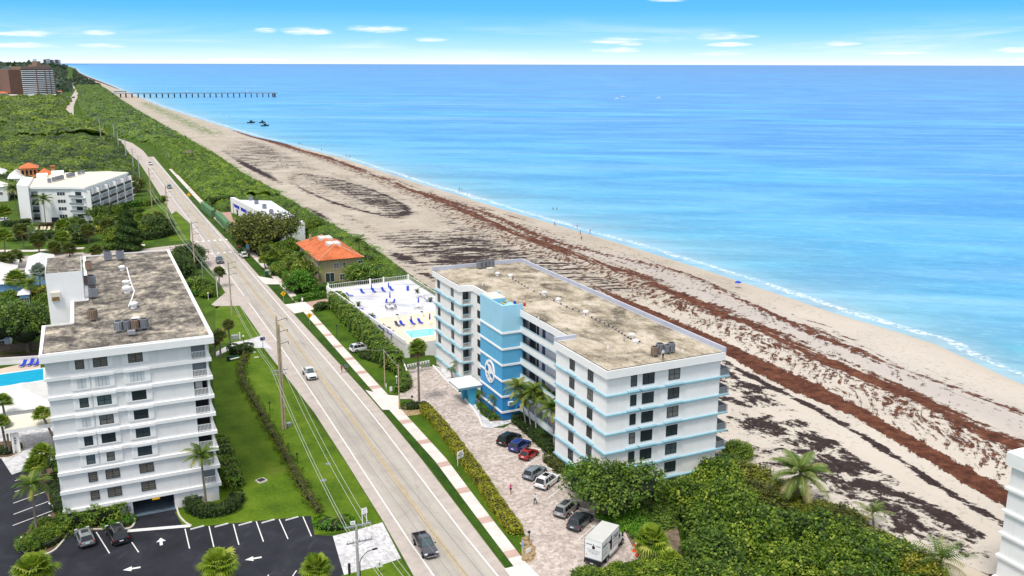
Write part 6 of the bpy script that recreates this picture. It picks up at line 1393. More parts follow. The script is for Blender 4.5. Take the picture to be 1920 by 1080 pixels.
def palm(name, label, base, crown, kind, size, group=None, rt=None, z=0.0, trunk=None, world=False, lean=0.0):
 """base and crown centre in photo pixels (the crown stands over the base), size = crown radius in metres"""
 NPALM[0] += 1; k = NPALM[0]
 g = Vector(base) if world else G(*base, z)
 if world: h = crown
 else: h = max(1.0, tall(base, crown, z))
 if not world:
  d = _ray(*crown); t = math.hypot(g.x, g.y)/math.hypot(d.x, d.y); top = Vector((d.x*t, d.y*t, g.z+h))
  off = Vector((top.x-g.x, top.y-g.y, 0))
  if off.length > h*0.45: off *= h*0.45/off.length
 else: off = Vector((lean, 0, 0))
 t = thing(name, label, 'palm', g, 0, group)
 rr = rt or (0.17 if kind.startswith('fan') or kind == 'washi' else 0.14)
 mb = MB(); n = 6; P = []; R_ = []
 for i in range(n+1):
  u = i/n; P.append(Vector((off.x*u**1.6, off.y*u**1.6, (h-0.1)*u-0.1))); R_.append(rr*(1.35-0.5*u if i else 1.7))
 mb.tube(P, R_, 8); mb.build('trunk', trunk or (M['palmbark']), t, 60, local=True)
 me = CR[kind][k % len(CR[kind])]; c = link('crown', me, t); c.location = P[-1]
 c.rotation_euler = (0, 0, k*1.7); base_r = {'coco': 3.3, 'cocopale': 3.8, 'small': 2.1, 'low': 2.5, 'silver': 2.3}.get(kind, 2.0)
 s = size/base_r; c.scale = (s, s, s*(1.0 if 'fan' not in kind else 0.95)); return t
palm('fan_palm', 'round bushy yellow-green fan palm in front of the arrow lane, right of the middle stalls', (410, 1118), (410, 1056), 'fanbright', 2.3)
palm('fan_palm', 'round bushy yellow-green fan palm beside the paved entrance at the bottom', (592, 1118), (592, 1064), 'fanbright', 2.1)
palm('fan_palm', 'round bushy yellow-green fan palm in the bottom left corner', (62, 1122), (62, 1068), 'fanbright', 2.6)
palm('coconut_palm', 'feathery palm on a tall trunk in the kerbed bed beside two parked cars', (70, 1004), (60, 908), 'coco', 2.9)
palm('coconut_palm', 'feathery palm in the clipped round hedge in front of the grey condominium balconies', (388, 960), (376, 852), 'coco', 2.7)
palm('washingtonia_palm', 'tall fan palm with an orange dry skirt at the driveway entrance', (786, 758), (783, 652), 'washi', 2.1)
palm('fan_palm', 'leaning fan palm against the corner of the grey condominium', (104, 838), (78, 776), 'fan', 1.7)
palm('fan_palm', 'fan palm at the grey condominium corner, upper of two above the white stalls', (88, 905), (78, 848), 'fan', 1.9)
palm('fan_palm', 'fan palm at the grey condominium corner, lower of two above the white stalls', (96, 912), (66, 870), 'fan', 1.9)
palm('fan_palm', 'fan palm at the left edge beside the cabana roof', (14, 812), (4, 752), 'fan', 1.8)
palm('fan_palm', 'fan palm at the left edge in the round bed, below the cabana one', (12, 846), (2, 790), 'fan', 1.6)
palm('fan_palm', 'fan palm of the pair in front of the roadside house, road-side one', (432, 656), (428, 608), 'fandark', 1.7)
palm('fan_palm', 'fan palm of the pair in front of the roadside house, nearer the condominium', (414, 672), (411, 628), 'fandark', 1.9)
palm('fan_palm', 'thin fan palm squeezed between the grey condominium and the lawn driveway', (402, 670), (404, 640), 'fandark', 1.2)
palm('fan_palm', 'dark round fan palm beside the road in front of the dark pickup', (411, 538), (411, 510), 'fandark', 2.2)
for i, (b_, c_, s) in enumerate((((986, 806), (972, 726), 2.1), ((996, 812), (985, 744), 2.1), ((1005, 814), (1000, 732), 2.0), ((1015, 800), (1012, 752), 1.9), ((1028, 817), (1022, 742), 2.1), ((1039, 846), (1034, 764), 2.2))):
 palm('feather_palm', 'slender pale-trunked palm before the galleries, '+['first from the blue tower', 'second from the blue tower', 'third from the blue tower', 'fourth from the blue tower', 'fifth from the blue tower', 'tallest trunk, against the white corner'][i], b_, c_, 'coco', s*1.4, 'palms in front of the recessed galleries', 0.11, trunk=M['paletrunk'])
palm('feather_palm', 'small palm at the foot of the blue tower near the canopy', (908, 760), (906, 736), 'small', 1.6)
palm('feather_palm', 'small palm at the blue tower, right of the smaller one by the canopy', (927, 778), (925, 746), 'small', 1.8)
palm('feather_palm', 'palm cluster head in front of the north balconies, left one', (868, 712), (860, 682), 'small', 2.2, trunk=M['paletrunk'])
palm('feather_palm', 'palm cluster head in front of the north balconies, right one', (880, 702), (874, 674), 'small', 2.0, trunk=M['paletrunk'])
palm('feather_palm', 'small palm behind the entrance canopy against the white wall', (848, 712), (846, 692), 'small', 1.3)
palm('coconut_palm', 'big coconut palm with hanging dry fronds over the thicket beside the beach', (1489, 952), (1501, 886), 'cocopale', 5.0, z=-1.2, rt=0.22)
palm('coconut_palm', 'low coconut palm at the sandy edge of the thicket', (1638, 990), (1636, 962), 'low', 3.0, z=-1.2)
palm('coconut_palm', 'coconut palm at the bottom edge near the white building corner', (1768, 1096), (1764, 1050), 'low', 4.2, z=-1.2)
palm('fan_palm', 'yellow-green fan palm beside the white box truck, the larger one', (1224, 1054), (1222, 1010), 'fanbright', 2.4)
palm('fan_palm', 'small yellow-green fan palm right of the larger one near the box truck', (1258, 1080), (1257, 1044), 'fanbright', 1.4)
palm('fan_palm', 'fan palm fronds poking out of the thicket below the coconut palm', (1395, 1020), (1394, 1003), 'fan', 1.6, z=-1.2)
for i, (b_, c_, k_, s) in enumerate((((676, 492), (672, 452), 'coco', 3.6), ((690, 494), (688, 466), 'coco', 2.8), ((548, 470), (536, 434), 'cocopale', 3.2), ((572, 535), (566, 480), 'coco', 3.4), ((556, 520), (548, 500), 'fandark', 2.3), ((590, 535), (586, 508), 'fandark', 2.0), ((601, 540), (597, 505), 'small', 2.4), ((508, 500), (500, 470), 'fandark', 2.4), ((520, 505), (512, 478), 'fan', 2.3), ((484, 480), (478, 460), 'fandark', 2.0), ((545, 545), (540, 524), 'fandark', 2.0), ((498, 505), (494, 488), 'fan', 1.9))):
 palm(['coconut_palm', 'fan_palm'][k_.startswith('fan')], ['tall coconut palm behind the orange roof at the beach', 'second coconut palm right of the tall one behind the orange roof', 'sun-bleached coconut palm between the dark domed tree and the orange roof', 'tall coconut palm before the west wall of the ochre villa', 'olive fan palm below the coconut palm at the ochre villa', 'olive fan palm by the villa entrance', 'slim palm hugging the corner of the ochre villa', 'olive fan palm under the dark domed tree, second from the diamond sign', 'pale fan palm under the domed tree nearest the hedge', 'olive fan palm behind the diamond sign, first of the row', 'olive fan palm beside the villa driveway', 'bright fan palm in the row behind the white parked car'][i], b_, c_, k_, s)
palm('coconut_palm', 'small coconut palm beyond the pool terrace railing', (796, 560), (795, 542), 'low', 1.8)
palm('coconut_palm', 'dark coconut palm standing above the far dune thicket', (275, 266), (275, 248), 'coco', 4.6, z=-1)
palm('coconut_palm', 'dark palm at the edge of the far dune, left of the sandy beach', (204, 209), (203, 202), 'coco', 5.0, z=-1)
palm('coconut_palm', 'second dark palm at the edge of the far dune, nearer the pier', (189, 196), (188, 188), 'coco', 6.0, z=-1)
LPALM = (((86, 421), (81, 374), 'coco', 3.6, 'coconut palm standing against the white wall of the balcony condominium'),
 ((158, 413), (150, 382), 'coco', 4.0, 'coconut palm before the corner balconies of the balcony condominium'),
 ((166, 412), (160, 392), 'small', 3.0, 'smaller palm beside the corner balconies'),
 ((45, 467), (39, 432), 'fandark', 2.8, 'olive fan palm over the small turquoise pool, left one'),
 ((74, 475), (71, 450), 'fandark', 2.9, 'olive fan palm over the small turquoise pool, front one'),
 ((119, 474), (116, 446), 'fan', 2.8, 'fan palm right of the turquoise pool, lower one'),
 ((120, 452), (118, 426), 'fan', 3.0, 'fan palm right of the turquoise pool, upper one'),
 ((169, 466), (164, 432), 'fandark', 2.7, 'fan palm on a slim trunk near the golden shrubs'),
 ((205, 447), (202, 422), 'fandark', 2.9, 'fan palm on a slim trunk left of the dark conifer'),
 ((28, 502), (29, 482), 'fandark', 2.6, 'shaggy fan palm above the white cottage roofs'),
 ((12, 500), (8, 446), 'fan', 3.0, 'tall fan palm at the left edge by the footpath'),
 ((33, 402), (24, 352), 'cocopale', 3.4, 'leaning tall palm left of the white stair tower'),
 ((10, 420), (8, 398), 'fan', 3.2, 'fan palm at the left edge beside the white cottages'),
 ((102, 478), (101, 464), 'fandark', 2.3, 'dark low palm beside the footpath, left of two'),
 ((131, 482), (130, 466), 'fandark', 2.3, 'dark low palm beside the footpath, right of two'),
 ((203, 402), (201, 388), 'fan', 2.8, 'fan palm before the east balconies'),
 ((236, 352), (232, 334), 'fandark', 3.4, 'fan palm at the far corner of the balcony condominium'),
 ((252, 368), (248, 350), 'fandark', 3.2, 'fan palm between the balcony condominium and the road'),
 ((60, 436), (61, 424), 'small', 3.0, 'feather palm below the white wall by the pool'),
 ((182, 484), (180, 470), 'fandark', 2.4, 'fan palm below the golden shrubs'),
 ((298, 428), (296, 408), 'fandark', 2.6, 'fan palm in the thicket near the roadside poles, right one'),
 ((284, 432), (280, 412), 'fandark', 2.6, 'fan palm in the thicket near the roadside poles, left one'),
 ((262, 424), (262, 410), 'fan', 2.4, 'pale fan palm right of the dark conifer'),
 ((250, 438), (254, 424), 'fan', 2.4, 'pale fan palm close against the dark conifer'),
 ((36, 562), (30, 526), 'fan', 3.0, 'spreading fan palm before the blue house with the round window'),
 ((60, 568), (55, 532), 'coco', 3.0, 'dark palm right of the blue house with the round window'),
 ((76, 544), (74, 512), 'silver', 2.6, 'silver-blue fan palm beside the stair tower'),
 ((13, 520), (12, 486), 'fandark', 2.6, 'slender palm standing before the cottage roofs'),
 ((6, 250), (5, 236), 'fan', 5.0, 'yellowish palm clump at the left edge of the woods'), ((14, 252), (13, 240), 'fan', 4.5, 'yellowish palm at the left edge of the woods, second'),
 ((66, 254), (66, 244), 'fandark', 4.0, 'palm before the lane in the woods, left one'), ((98, 254), (98, 242), 'cocopale', 4.5, 'tall bleached palm before the lane in the woods'), ((92, 256), (92, 248), 'fan', 3.5, 'yellow-green palm before the lane in the woods'), ((10, 352), (15, 340), 'fandark', 3.5, 'palm beside the white hip-roofed cottages'), ((52, 338), (50, 330), 'fandark', 3.6, 'palm in front of the orange villa'))
for b_, c_, k_, s, l in LPALM: palm('fan_palm' if 'fan' in k_ or k_ == 'silver' else 'coconut_palm', l, b_, c_, k_, s*1.2)
# - broad-leaved trees, conifer, shrubs, hedges
def tree(name, label, base, h, r, lf, n, size, seed, trunk=True, z=0.0, cat='tree', flat=0.75, nl=9, ctr=None, lobes=None):
 g = G(*base, z); t = thing(name, label, cat, g)
 zb = h*(1-flat)
 mb = MB(); rd = random.Random(seed); mb.tube([(0, 0, -0.2), (0.1, 0.05, zb*0.6), (0.05, 0.2, zb+0.3)], [0.3*r/4, 0.22*r/4, 0.18*r/4], 7)
 for i in range(5):
  a = 2*math.pi*i/5+rd.random(); q = r*rd.uniform(0.45, 0.7)
  mb.tube([(0.05, 0.2, zb*0.7), (q*0.45*math.cos(a), q*0.45*math.sin(a), zb+h*0.14), (q*math.cos(a), q*math.sin(a), zb+h*0.34)], [0.13*r/4, 0.09*r/4, 0.03*r/4], 6)
 mb.build('trunk', M['bark'], t, 60, local=True)
 L = lobes or [(x, y, zz, a, b_, c) for x, y, zz, a, b_, c in rand_lobes(seed, r, r, h*flat, nl, zb)]
 lobes_mesh('crown', L, n, size, [LF[lf], M['core']], 0.6, 0.55, seed, t, zmin=zb*0.5, inside=0.2, tuft=8); return t
tree('sea_grape_tree', 'broad dark sea grape tree covering the corner of the white condominium', (1146, 960), 6.6, 6.0, 'tree', 9000, 0.42, 3, flat=0.8, nl=12)
tree('frangipani_tree', 'rounded lighter green tree left of the broad dark tree, over the white parked car', (1096, 928), 4.4, 2.7, 'lush', 3000, 0.34, 4, flat=0.8)
tree('domed_tree', 'large dark dome-shaped tree in front of the long white building', (500, 470), 11.0, 11.5, 'brown', 12000, 0.75, 5, flat=0.8, nl=13)
tree('shade_tree', 'big broad tree beside the stair tower of the grey condominium, nearest the timber fence', (52, 660), 10.5, 7.5, 'tree', 10000, 0.5, 6, flat=0.78, nl=12)
tree('shade_tree', 'big broad tree at the left edge before the blue cottages', (8, 640), 9.5, 7.0, 'hedge', 8000, 0.5, 7, flat=0.78, nl=11)
tree('roadside_tree', 'dark bushy tree behind the left condominium roof, closest to the tall pole', (352, 500), 6.5, 5.5, 'dark', 6000, 0.5, 8, flat=0.88, nl=10)
tree('roadside_tree', 'dark bushy tree behind the left condominium roof, left of the tall pole', (338, 520), 6.0, 4.5, 'dark', 5000, 0.5, 9, flat=0.88, nl=9)
tree('roadside_tree', 'bushy tree beside the roadside house behind the condominium roof edge', (372, 548), 4.0, 3.6, 'tree', 4000, 0.45, 10, flat=0.9, nl=8)
tree('villa_tree', 'light green tree in front of the ochre villa next to the pool terrace', (683, 541), 6.5, 5.2, 'hedge', 6500, 0.5, 11, flat=0.85, nl=9)
tree('villa_tree', 'bright rounded shrub tree by the sidewalk in front of the ochre villa', (563, 548), 5.5, 4.2, 'lush', 6000, 0.45, 12, flat=0.95, nl=9)
tree('villa_tree', 'pale mid-height tree behind the bright rounded shrub tree', (568, 535), 7.0, 2.8, 'fan' if 'fan' in LF else 'hedge', 3000, 0.45, 13, flat=0.6, nl=7)
tree('garden_tree', 'rounded tree behind the palms right of the turquoise pool', (145, 455), 5.5, 5.5, 'dark', 4000, 0.7, 14, flat=0.9)
tree('garden_tree', 'bushy tree in front of the east balconies of the balcony condominium', (180, 415), 5.5, 5.0, 'tree', 4000, 0.7, 15, flat=0.9)
tree('garden_tree', 'bushy tree between the conifer and the roadside poles', (298, 440), 6.0, 6.0, 'dark', 5000, 0.7, 16, flat=0.9)
tree('garden_tree', 'rounded tree at the far corner of the balcony condominium near the road', (246, 360), 6.5, 5.5, 'brown', 3500, 0.8, 17, flat=0.9)
tree('gumbo_tree', 'dark tree above the fan palms near the diamond sign', (470, 470), 7.0, 5.0, 'dark', 4500, 0.6, 18, flat=0.85)
def conifer():
 g = G(243, 470); t = thing('conifer', 'tall dark columnar conifer behind the grey condominium roof', 'tree', g); h = tall((243, 470), (233, 384))
 mb = MB(); mb.tube([(0, 0, 0), (0, 0, h*0.9)], [0.35, 0.05], 7); mb.build('trunk', M['bark'], t, local=True)
 r = np.random.default_rng(3); n = 9000; z = h*(0.06+0.94*r.random(n)**1.25); rr = 3.6*(1-(z/h)**2.6)+0.2
 az = r.uniform(0, 2*math.pi, n); ph = np.sin(z*2.2+az*2)*0.15+np.sin(az*5+z)*0.1
 q = rr*(1-np.abs(r.normal(0, 0.12, n)))*(1+ph); P = np.stack([q*np.cos(az), q*np.sin(az), z-0.25*q*0.4], 1)
 V, F = leaves(P, np.stack([np.cos(az), np.sin(az), np.full(n, 0.3)], 1), 0.75, 0.6, rng=r)
 npmesh('crown', V, F, LF['dark'], np.clip(0.4+r.normal(0, 0.16, n)+ph, 0, 1), parent=t)
conifer()
def hedge(name, label, pts, w, h, lf, dens, size, seed, px=True, z=0.0, rnd=0.35, cat='hedge', core='core', group=None, bumpy=0.12, cs=0.84):
 """clipped leafy hedge along a line"""
 P = [Vector((*xy(G(*p)), 0)) for p in pts] if px else [Vector((p[0], p[1], 0)) for p in pts]
 P = smooth_line(P, 5); r = np.random.default_rng(seed); V0 = []; N0 = []
 o = P[0].copy(); o.z = z
 for i in range(len(P)-1):
  a, c = P[i], P[i+1]; L = (c-a).length; t_ = (c-a)/L; n_ = Vector((-t_.y, t_.x, 0)); k = int(L*(w+2*h)*dens)
  u = r.random(k); s = r.uniform(-1, 1, k)*(w/2+h); f = np.abs(s) > w/2
  off = np.where(f, np.sign(s)*w/2, s); zz = np.where(f, h-(np.abs(s)-w/2), h)
  cr = np.clip((np.abs(off)-(w/2-rnd))/rnd, 0, 1)*np.clip((zz-(h-rnd))/rnd, 0, 1); zz = zz-cr*rnd*0.5; off = off*(1-cr*rnd*0.4/w)
  bx = a.x+t_.x*L*u; by = a.y+t_.y*L*u
  bm_ = bumpy*(np.sin(bx*2.1+by*1.3)+np.sin(by*3.1-bx*1.7+zz*2)+r.normal(0, 0.5, k))
  nx = np.where(f, np.sign(s)*1.0, 0); nz = np.where(f, 0.3, 1.0)
  V0.append(np.stack([bx+n_.x*(off+nx*bm_), by+n_.y*(off+nx*bm_), z+np.maximum(0.05, zz+(~f)*bm_)], 1))
  N0.append(np.stack([n_.x*nx, n_.y*nx, nz], 1))
 for q, d_ in ((P[0], P[0]-P[1]), (P[-1], P[-1]-P[-2])):
  k = int(math.pi*w/2*h*dens)+int(w*w*0.4*dens); a0 = math.atan2(d_.y, d_.x); a = a0+r.uniform(-1.6, 1.6, k); rr = w/2*np.sqrt(r.uniform(0.3, 1, k)); zz = np.where(rr > w*0.42, r.uniform(0.1, 1, k)*h, h*0.97)*0.97
  V0.append(np.stack([q.x+rr*np.cos(a), q.y+rr*np.sin(a), z+zz+r.normal(0, bumpy*0.4, k)], 1)); N0.append(np.stack([np.cos(a), np.sin(a), np.full(k, 0.6)], 1))
 V0 = np.vstack(V0); N0 = np.vstack(N0); n = len(V0)
 V, F = leaves(V0, N0, size, 0.55, rng=r)
 lv = np.clip(0.5+r.normal(0, 0.19, n)+0.1*np.sin(V0[:, 0]*1.1+V0[:, 1]*0.7), 0, 1)
 mb = MB(); ribbon(mb, P, w*cs, z-0.1, z+h*(0.35+0.6*cs))
 cv = np.array(mb.v); quads = [f for f in mb.f if len(f) == 4]; cf = np.array(quads)+len(V)
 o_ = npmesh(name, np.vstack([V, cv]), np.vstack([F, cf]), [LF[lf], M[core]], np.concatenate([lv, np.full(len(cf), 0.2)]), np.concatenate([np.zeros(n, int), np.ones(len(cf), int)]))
 own(o_, o); return tag(o_, label, cat, group)
hedge('clipped_hedge', 'long yellow-green clipped hedge between the sidewalk lawn and the brick parking court', [(797, 770), (830, 808), (862, 850), (900, 903), (930, 950), (966, 1000)], 2.1, 1.25, 'yhedge', 48, 0.24, 1, core='corebrown', bumpy=0.06)
hedge('tall_hedge', 'tall leafy hedge screening the white pool terrace from the road', [(629, 574), (655, 604), (690, 642), (726, 683), (742, 694)], 3.6, 3.7, 'hedge', 24, 0.36, 2, bumpy=0.2)
hedge('clipped_hedge', 'rounded green hedge end beside the gate and the two street poles', [(742, 692), (757, 712), (760, 728), (748, 735)], 2.2, 1.5, 'hedge', 40, 0.26, 3)
hedge('low_hedge', 'low dark shrub bed behind the white car on the grass', [(684, 668), (706, 676), (728, 684)], 3.0, 0.9, 'dark', 26, 0.3, 4)
hedge('villa_hedge', 'clipped hedge between the villa driveway and the sidewalk', [(556, 566), (580, 560), (612, 556)], 2.6, 1.3, 'lush', 24, 0.34, 5)
hedge('villa_hedge', 'small clipped hedge against the pool terrace wall beside the villa', [(586, 551), (614, 545)], 2.2, 1.8, 'lush', 26, 0.34, 6)
hedge('villa_hedge', 'long bright hedge along the sidewalk left of the ochre villa', [(501, 487), (522, 509), (546, 532)], 2.6, 2.6, 'lush', 14, 0.45, 7)
hedge('dark_shrub_row', 'dark round shrubs at the end of the lawn driveway', [(596, 583), (606, 576), (618, 580)], 2.2, 1.5, 'dark', 26, 0.32, 8)
hedge('wild_hedge', 'meandering brownish hedge with bare twigs down the middle of the left lawn', [(462, 668), (452, 692), (458, 722), (480, 760), (500, 795), (522, 832), (548, 880), (570, 920), (598, 962)], 1.3, 1.0, 'brown', 34, 0.24, 9, core='corebrown', bumpy=0.3, cs=0.45)
hedge('foundation_hedge', 'tall yellow-green hedge along the condominium garage wall, behind the two parked cars', [(128, 990), (160, 984), (200, 978), (225, 972)], 2.6, 2.5, 'hedge', 30, 0.36, 10, bumpy=0.22)
hedge('foundation_hedge', 'low clipped hedge beside the garage ramp kerb', [(205, 991), (228, 986), (245, 978)], 1.8, 0.8, 'lush', 40, 0.24, 11)
hedge('foundation_hedge', 'tall shrub row along the balcony side of the grey condominium', [(412, 840), (424, 870), (432, 896), (440, 914)], 2.4, 1.9, 'hedge', 30, 0.34, 12, bumpy=0.2)
hedge('round_hedge', 'clipped dark oval hedge around the foot of the feathery palm', [(360, 950), (372, 964), (400, 966), (432, 958), (446, 940)], 2.0, 1.5, 'dark', 42, 0.26, 13)
hedge('corner_hedge', 'bushy planting at the lawn corner beside the paved entrance', [(604, 985), (625, 990), (648, 984)], 2.6, 1.0, 'lush', 34, 0.28, 14)
hedge('tower_hedge', 'low green planting along the foot of the blue tower', [(902, 762), (918, 782), (945, 784)], 1.8, 0.6, 'lush', 44, 0.22, 15)
hedge('gallery_hedge', 'dark planting under the slender palms at the galleries', [(972, 792), (990, 806), (1012, 826), (1036, 848)], 2.6, 1.3, 'dark', 34, 0.3, 16)
hedge('bronze_hedge', 'bronze-green clipped hedge at the white wall right of the red car', [(1030, 866), (1046, 878), (1058, 888)], 2.2, 1.2, 'brown', 44, 0.24, 17)
hedge('driveway_shrub', 'small dark shrub mound at the foot of the tall fan palm', [(762, 766), (778, 765), (792, 764)], 2.0, 0.9, 'dark', 46, 0.22, 18)
hedge('bed_shrubs', 'flowering mixed shrubs in the kerbed bed under the tall feathery palm', [(52, 1020), (72, 1024), (92, 1018), (108, 1000)], 3.2, 0.9, 'hedge', 34, 0.26, 19, bumpy=0.3)
hedge('bed_shrubs', 'dark shrubs along the west foot of the grey condominium', [(112, 960), (106, 930), (102, 900)], 1.6, 1.0, 'dark', 34, 0.26, 20)
hedge('bed_shrubs', 'green shrubs in the round bed with the monument slab', [(0, 846), (16, 850), (32, 842)], 1.8, 0.7, 'dark', 40, 0.24, 21)
hedge('bed_shrubs', 'dense shrubs beside the forecourt under the two fan palms', [(62, 884), (78, 876), (96, 872)], 2.6, 1.1, 'dark', 30, 0.28, 22)
hedge('roadside_hedge', 'bright clipped hedge around the lamp post behind the condominium roof', [(352, 556), (375, 552), (398, 545)], 3.0, 1.6, 'lush', 22, 0.4, 23)
hedge('roadside_hedge', 'dark round bush at the paved entrance of the upper lawn', [(438, 662), (452, 664), (464, 660)], 3.0, 1.8, 'dark', 30, 0.32, 24)
hedge('cabana_hedge', 'dark hedge between the cabana and the forecourt canopy', [(14, 790), (50, 784), (92, 776)], 2.0, 1.0, 'dark', 30, 0.28, 25)
hedge('garden_hedge', 'dark clipped hedge in front of the turquoise pool', [(24, 452), (60, 449), (118, 445)], 3.0, 2.2, 'dark', 12, 0.5, 26)
hedge('garden_hedge', 'burgundy hedge under the white wall of the balcony condominium', [(72, 428), (90, 426), (106, 424)], 2.4, 1.5, 'purple', 12, 0.5, 27)
hedge('garden_hedge', 'dark hedge left of the burgundy one at the white wall', [(10, 424), (30, 424), (52, 420)], 3.0, 2.0, 'dark', 12, 0.5, 28)
hedge('garden_hedge', 'golden yellow shrub mass right of the turquoise pool', [(172, 438), (182, 436), (192, 434)], 5.0, 1.8, 'gold', 10, 0.55, 29)
hedge('garden_hedge', 'clipped hedge along the footpath left of the conifer', [(168, 474), (190, 472), (212, 466), (232, 464)], 3.5, 1.8, 'hedge', 12, 0.5, 30)
hedge('garden_hedge', 'dark clipped hedge below the roadside poles', [(272, 450), (300, 445), (318, 438)], 4.5, 2.4, 'dark', 10, 0.5, 31)
hedge('garden_hedge', 'clipped hedge blocks at the drive of the balcony condominium, upper', [(230, 392), (252, 387), (268, 384)], 4.0, 2.2, 'lush', 10, 0.55, 32)
hedge('garden_hedge', 'clipped hedge blocks at the drive of the balcony condominium, roadside', [(270, 386), (290, 381), (306, 377)], 4.0, 2.2, 'hedge', 10, 0.55, 33)
hedge('garden_hedge', 'green hedge along the street front of the balcony condominium', [(215, 412), (240, 402), (262, 396)], 4.0, 1.6, 'tree', 10, 0.55, 34)
hedge('clinic_hedge', 'dark hedge wall with small lamps behind the pink forecourt', [(398, 388), (420, 386), (436, 384)], 3.0, 4.0, 'dark', 8, 0.6, 35)
hedge('garden_hedge', 'low shrubs before the cottage roofs at the side street', [(100, 504), (125, 500), (150, 497)], 3.5, 1.2, 'lush', 12, 0.45, 36)
hedge('garden_hedge', 'shrubs behind the silver palm against the stair tower', [(62, 560), (80, 556), (92, 550)], 3.0, 2.2, 'gold', 10, 0.5, 37)
# - the sea grape thicket in the right foreground: one mound after another
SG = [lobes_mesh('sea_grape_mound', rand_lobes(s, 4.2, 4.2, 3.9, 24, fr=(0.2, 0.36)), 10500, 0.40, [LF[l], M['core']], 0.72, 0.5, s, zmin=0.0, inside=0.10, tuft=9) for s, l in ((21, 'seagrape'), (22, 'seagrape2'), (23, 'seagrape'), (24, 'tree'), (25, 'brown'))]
SGD = [o.data for o in SG]
for o in SG: bpy.data.objects.remove(o)
spots = [((1225, 985), 3.4, 3, 0.8), ((1290, 955), 4.2, 0, 1.1), ((1345, 925), 4.0, 0, 1.0), ((1395, 905), 4.0, 1, 0.9), ((1360, 880), 3.0, 0, 0.9), ((1335, 1012), 4.2, 3, 1.15), ((1360, 985), 4.6, 0, 1.2), ((1420, 955), 4.4, 4, 1.1), ((1465, 935), 3.8, 1, 0.9), ((1340, 1060), 4.4, 3, 1.1), ((1410, 1035), 4.4, 0, 1.15), ((1475, 1010), 4.4, 3, 1.1), ((1530, 980), 4.0, 1, 0.95), ((1575, 995), 3.6, 4, 0.85), ((1540, 1045), 4.4, 2, 1.1), ((1605, 1040), 4.2, 2, 1.0), ((1650, 1035), 3.6, 1, 0.9), ((1480, 1085), 4.4, 0, 1.1), ((1600, 1095), 4.4, 2, 1.1), ((1690, 1075), 3.8, 2, 0.95), ((1400, 1110), 4.2, 2, 1.0), ((1165, 1094), 2.4, 2, 0.32), ((1215, 1092), 2.6, 0, 0.4), ((1108, 1100), 2.2, 2, 0.32), ((1690, 1125), 4.4, 2, 1.0), ((1255, 1110), 3.4, 0, 0.7), ((1245, 945), 2.8, 0, 0.65), ((1382, 855), 2.6, 0, 0.8), ((1500, 1140), 4.4, 2, 1.1), ((1330, 1130), 4.0, 0, 0.9), ((1600, 1150), 4.4, 0, 1.1), ((1735, 1110), 3.4, 1, 0.8), ((1560, 1015), 3.8, 0, 1.0), ((1668, 1058), 3.4, 2, 0.8), ((1725, 1090), 3.2, 1, 0.7)]
SGL = ['next to the fan palms', 'in front of the white south wall', 'against the corner balconies', 'yellowish, at the foot of the sea-side balconies', 'tucked under the lowest balcony', 'dark, right of the sandy gap', 'tall, in the middle of the thicket', 'yellowing, left of the big coconut palm', 'yellowing, at the trunk of the big coconut palm', 'dark, below the sandy gap', 'bright, with palm fronds poking out', 'bright, below the big coconut palm', 'yellowing, right of the big coconut palm at the sand', 'low yellowing, along the sand', 'rounded, in front of the low coconut palm', 'rounded, at the low coconut palm trunk', 'yellowing, at the sand by the low coconut palm', 'at the bottom edge, middle', 'rounded, at the bottom edge right of middle', 'last along the sand at the bottom', 'bright, at the bottom edge left of the dark gap', 'low, behind the box truck at the bottom', 'low, right of the box truck bottom corner', 'low, lowest left at the brick court edge', 'at the bottom right corner', 'low, under the small fan palm', 'low, beside the broad dark tree', 'small, beside the lowest sea-side balcony', 'below the bottom edge, middle', 'below the bottom edge, left', 'below the bottom edge, right', 'yellowing, last before the white building corner', 'between the two coconut palms', 'in front of the sand near the bottom', 'smaller, beside the bottom coconut palm']
for i, (p, r_, v, hs) in enumerate(spots):
 g = G(*p, -0.9); me = SGD[v]; hs *= (0.72, 1.0, 1.3, 0.85)[i % 4] if hs > 0.6 else 1; o = link('sea_grape_shrub', me); o.location = (g.x, g.y, float(gz(g.x, g.y))-0.15); o.rotation_euler = (0, 0, i*2.4); o.scale = (r_/4.2, r_/4.2, hs)
 tag(o, 'sea grape mound '+SGL[i], 'shrub', 'sea grape mounds of the beach thicket')
lowm = lobes_mesh('low_mound', rand_lobes(31, 2.4, 2.4, 1.0, 8), 2600, 0.26, [LF['lush'], M['core']], 0.75, 0.7, 31); lowd = lowm.data; bpy.data.objects.remove(lowm)
for i, (p, s, l) in enumerate((((1145, 975), 1.1, 'left of the parked grey cars'), ((1170, 955), 1.2, 'under the broad dark tree'), ((1185, 985), 1.3, 'before the box truck cab'), ((1205, 1005), 0.9, 'beside the orange cones'), ((1215, 960), 1.4, 'between the broad tree and the first mound'), ((1150, 945), 0.8, 'at the walkway end'), ((1235, 1075), 1.0, 'under the two fan palms'), ((1262, 915), 1.2, 'along the white south wall'), ((1285, 905), 1.1, 'along the white south wall further to the sea'))):
 g = G(*p, -0.3); o = link('ground_shrub', lowd); o.location = (g.x, g.y, float(gz(g.x, g.y))-0.1); o.scale = (s, s, s*1.1); o.rotation_euler = (0, 0, i*1.9); tag(o, 'low bright green shrub '+l, 'shrub', 'low shrubs beside the parking court')
for i, (p, s, lf, l) in enumerate((((640, 960), 0.7, 'x', 'spiky dark'),)):
 palm('cycad', 'dark spiky cycad at the lawn corner beside the paved entrance', (637, 985), (637, 975), 'small', 1.6)
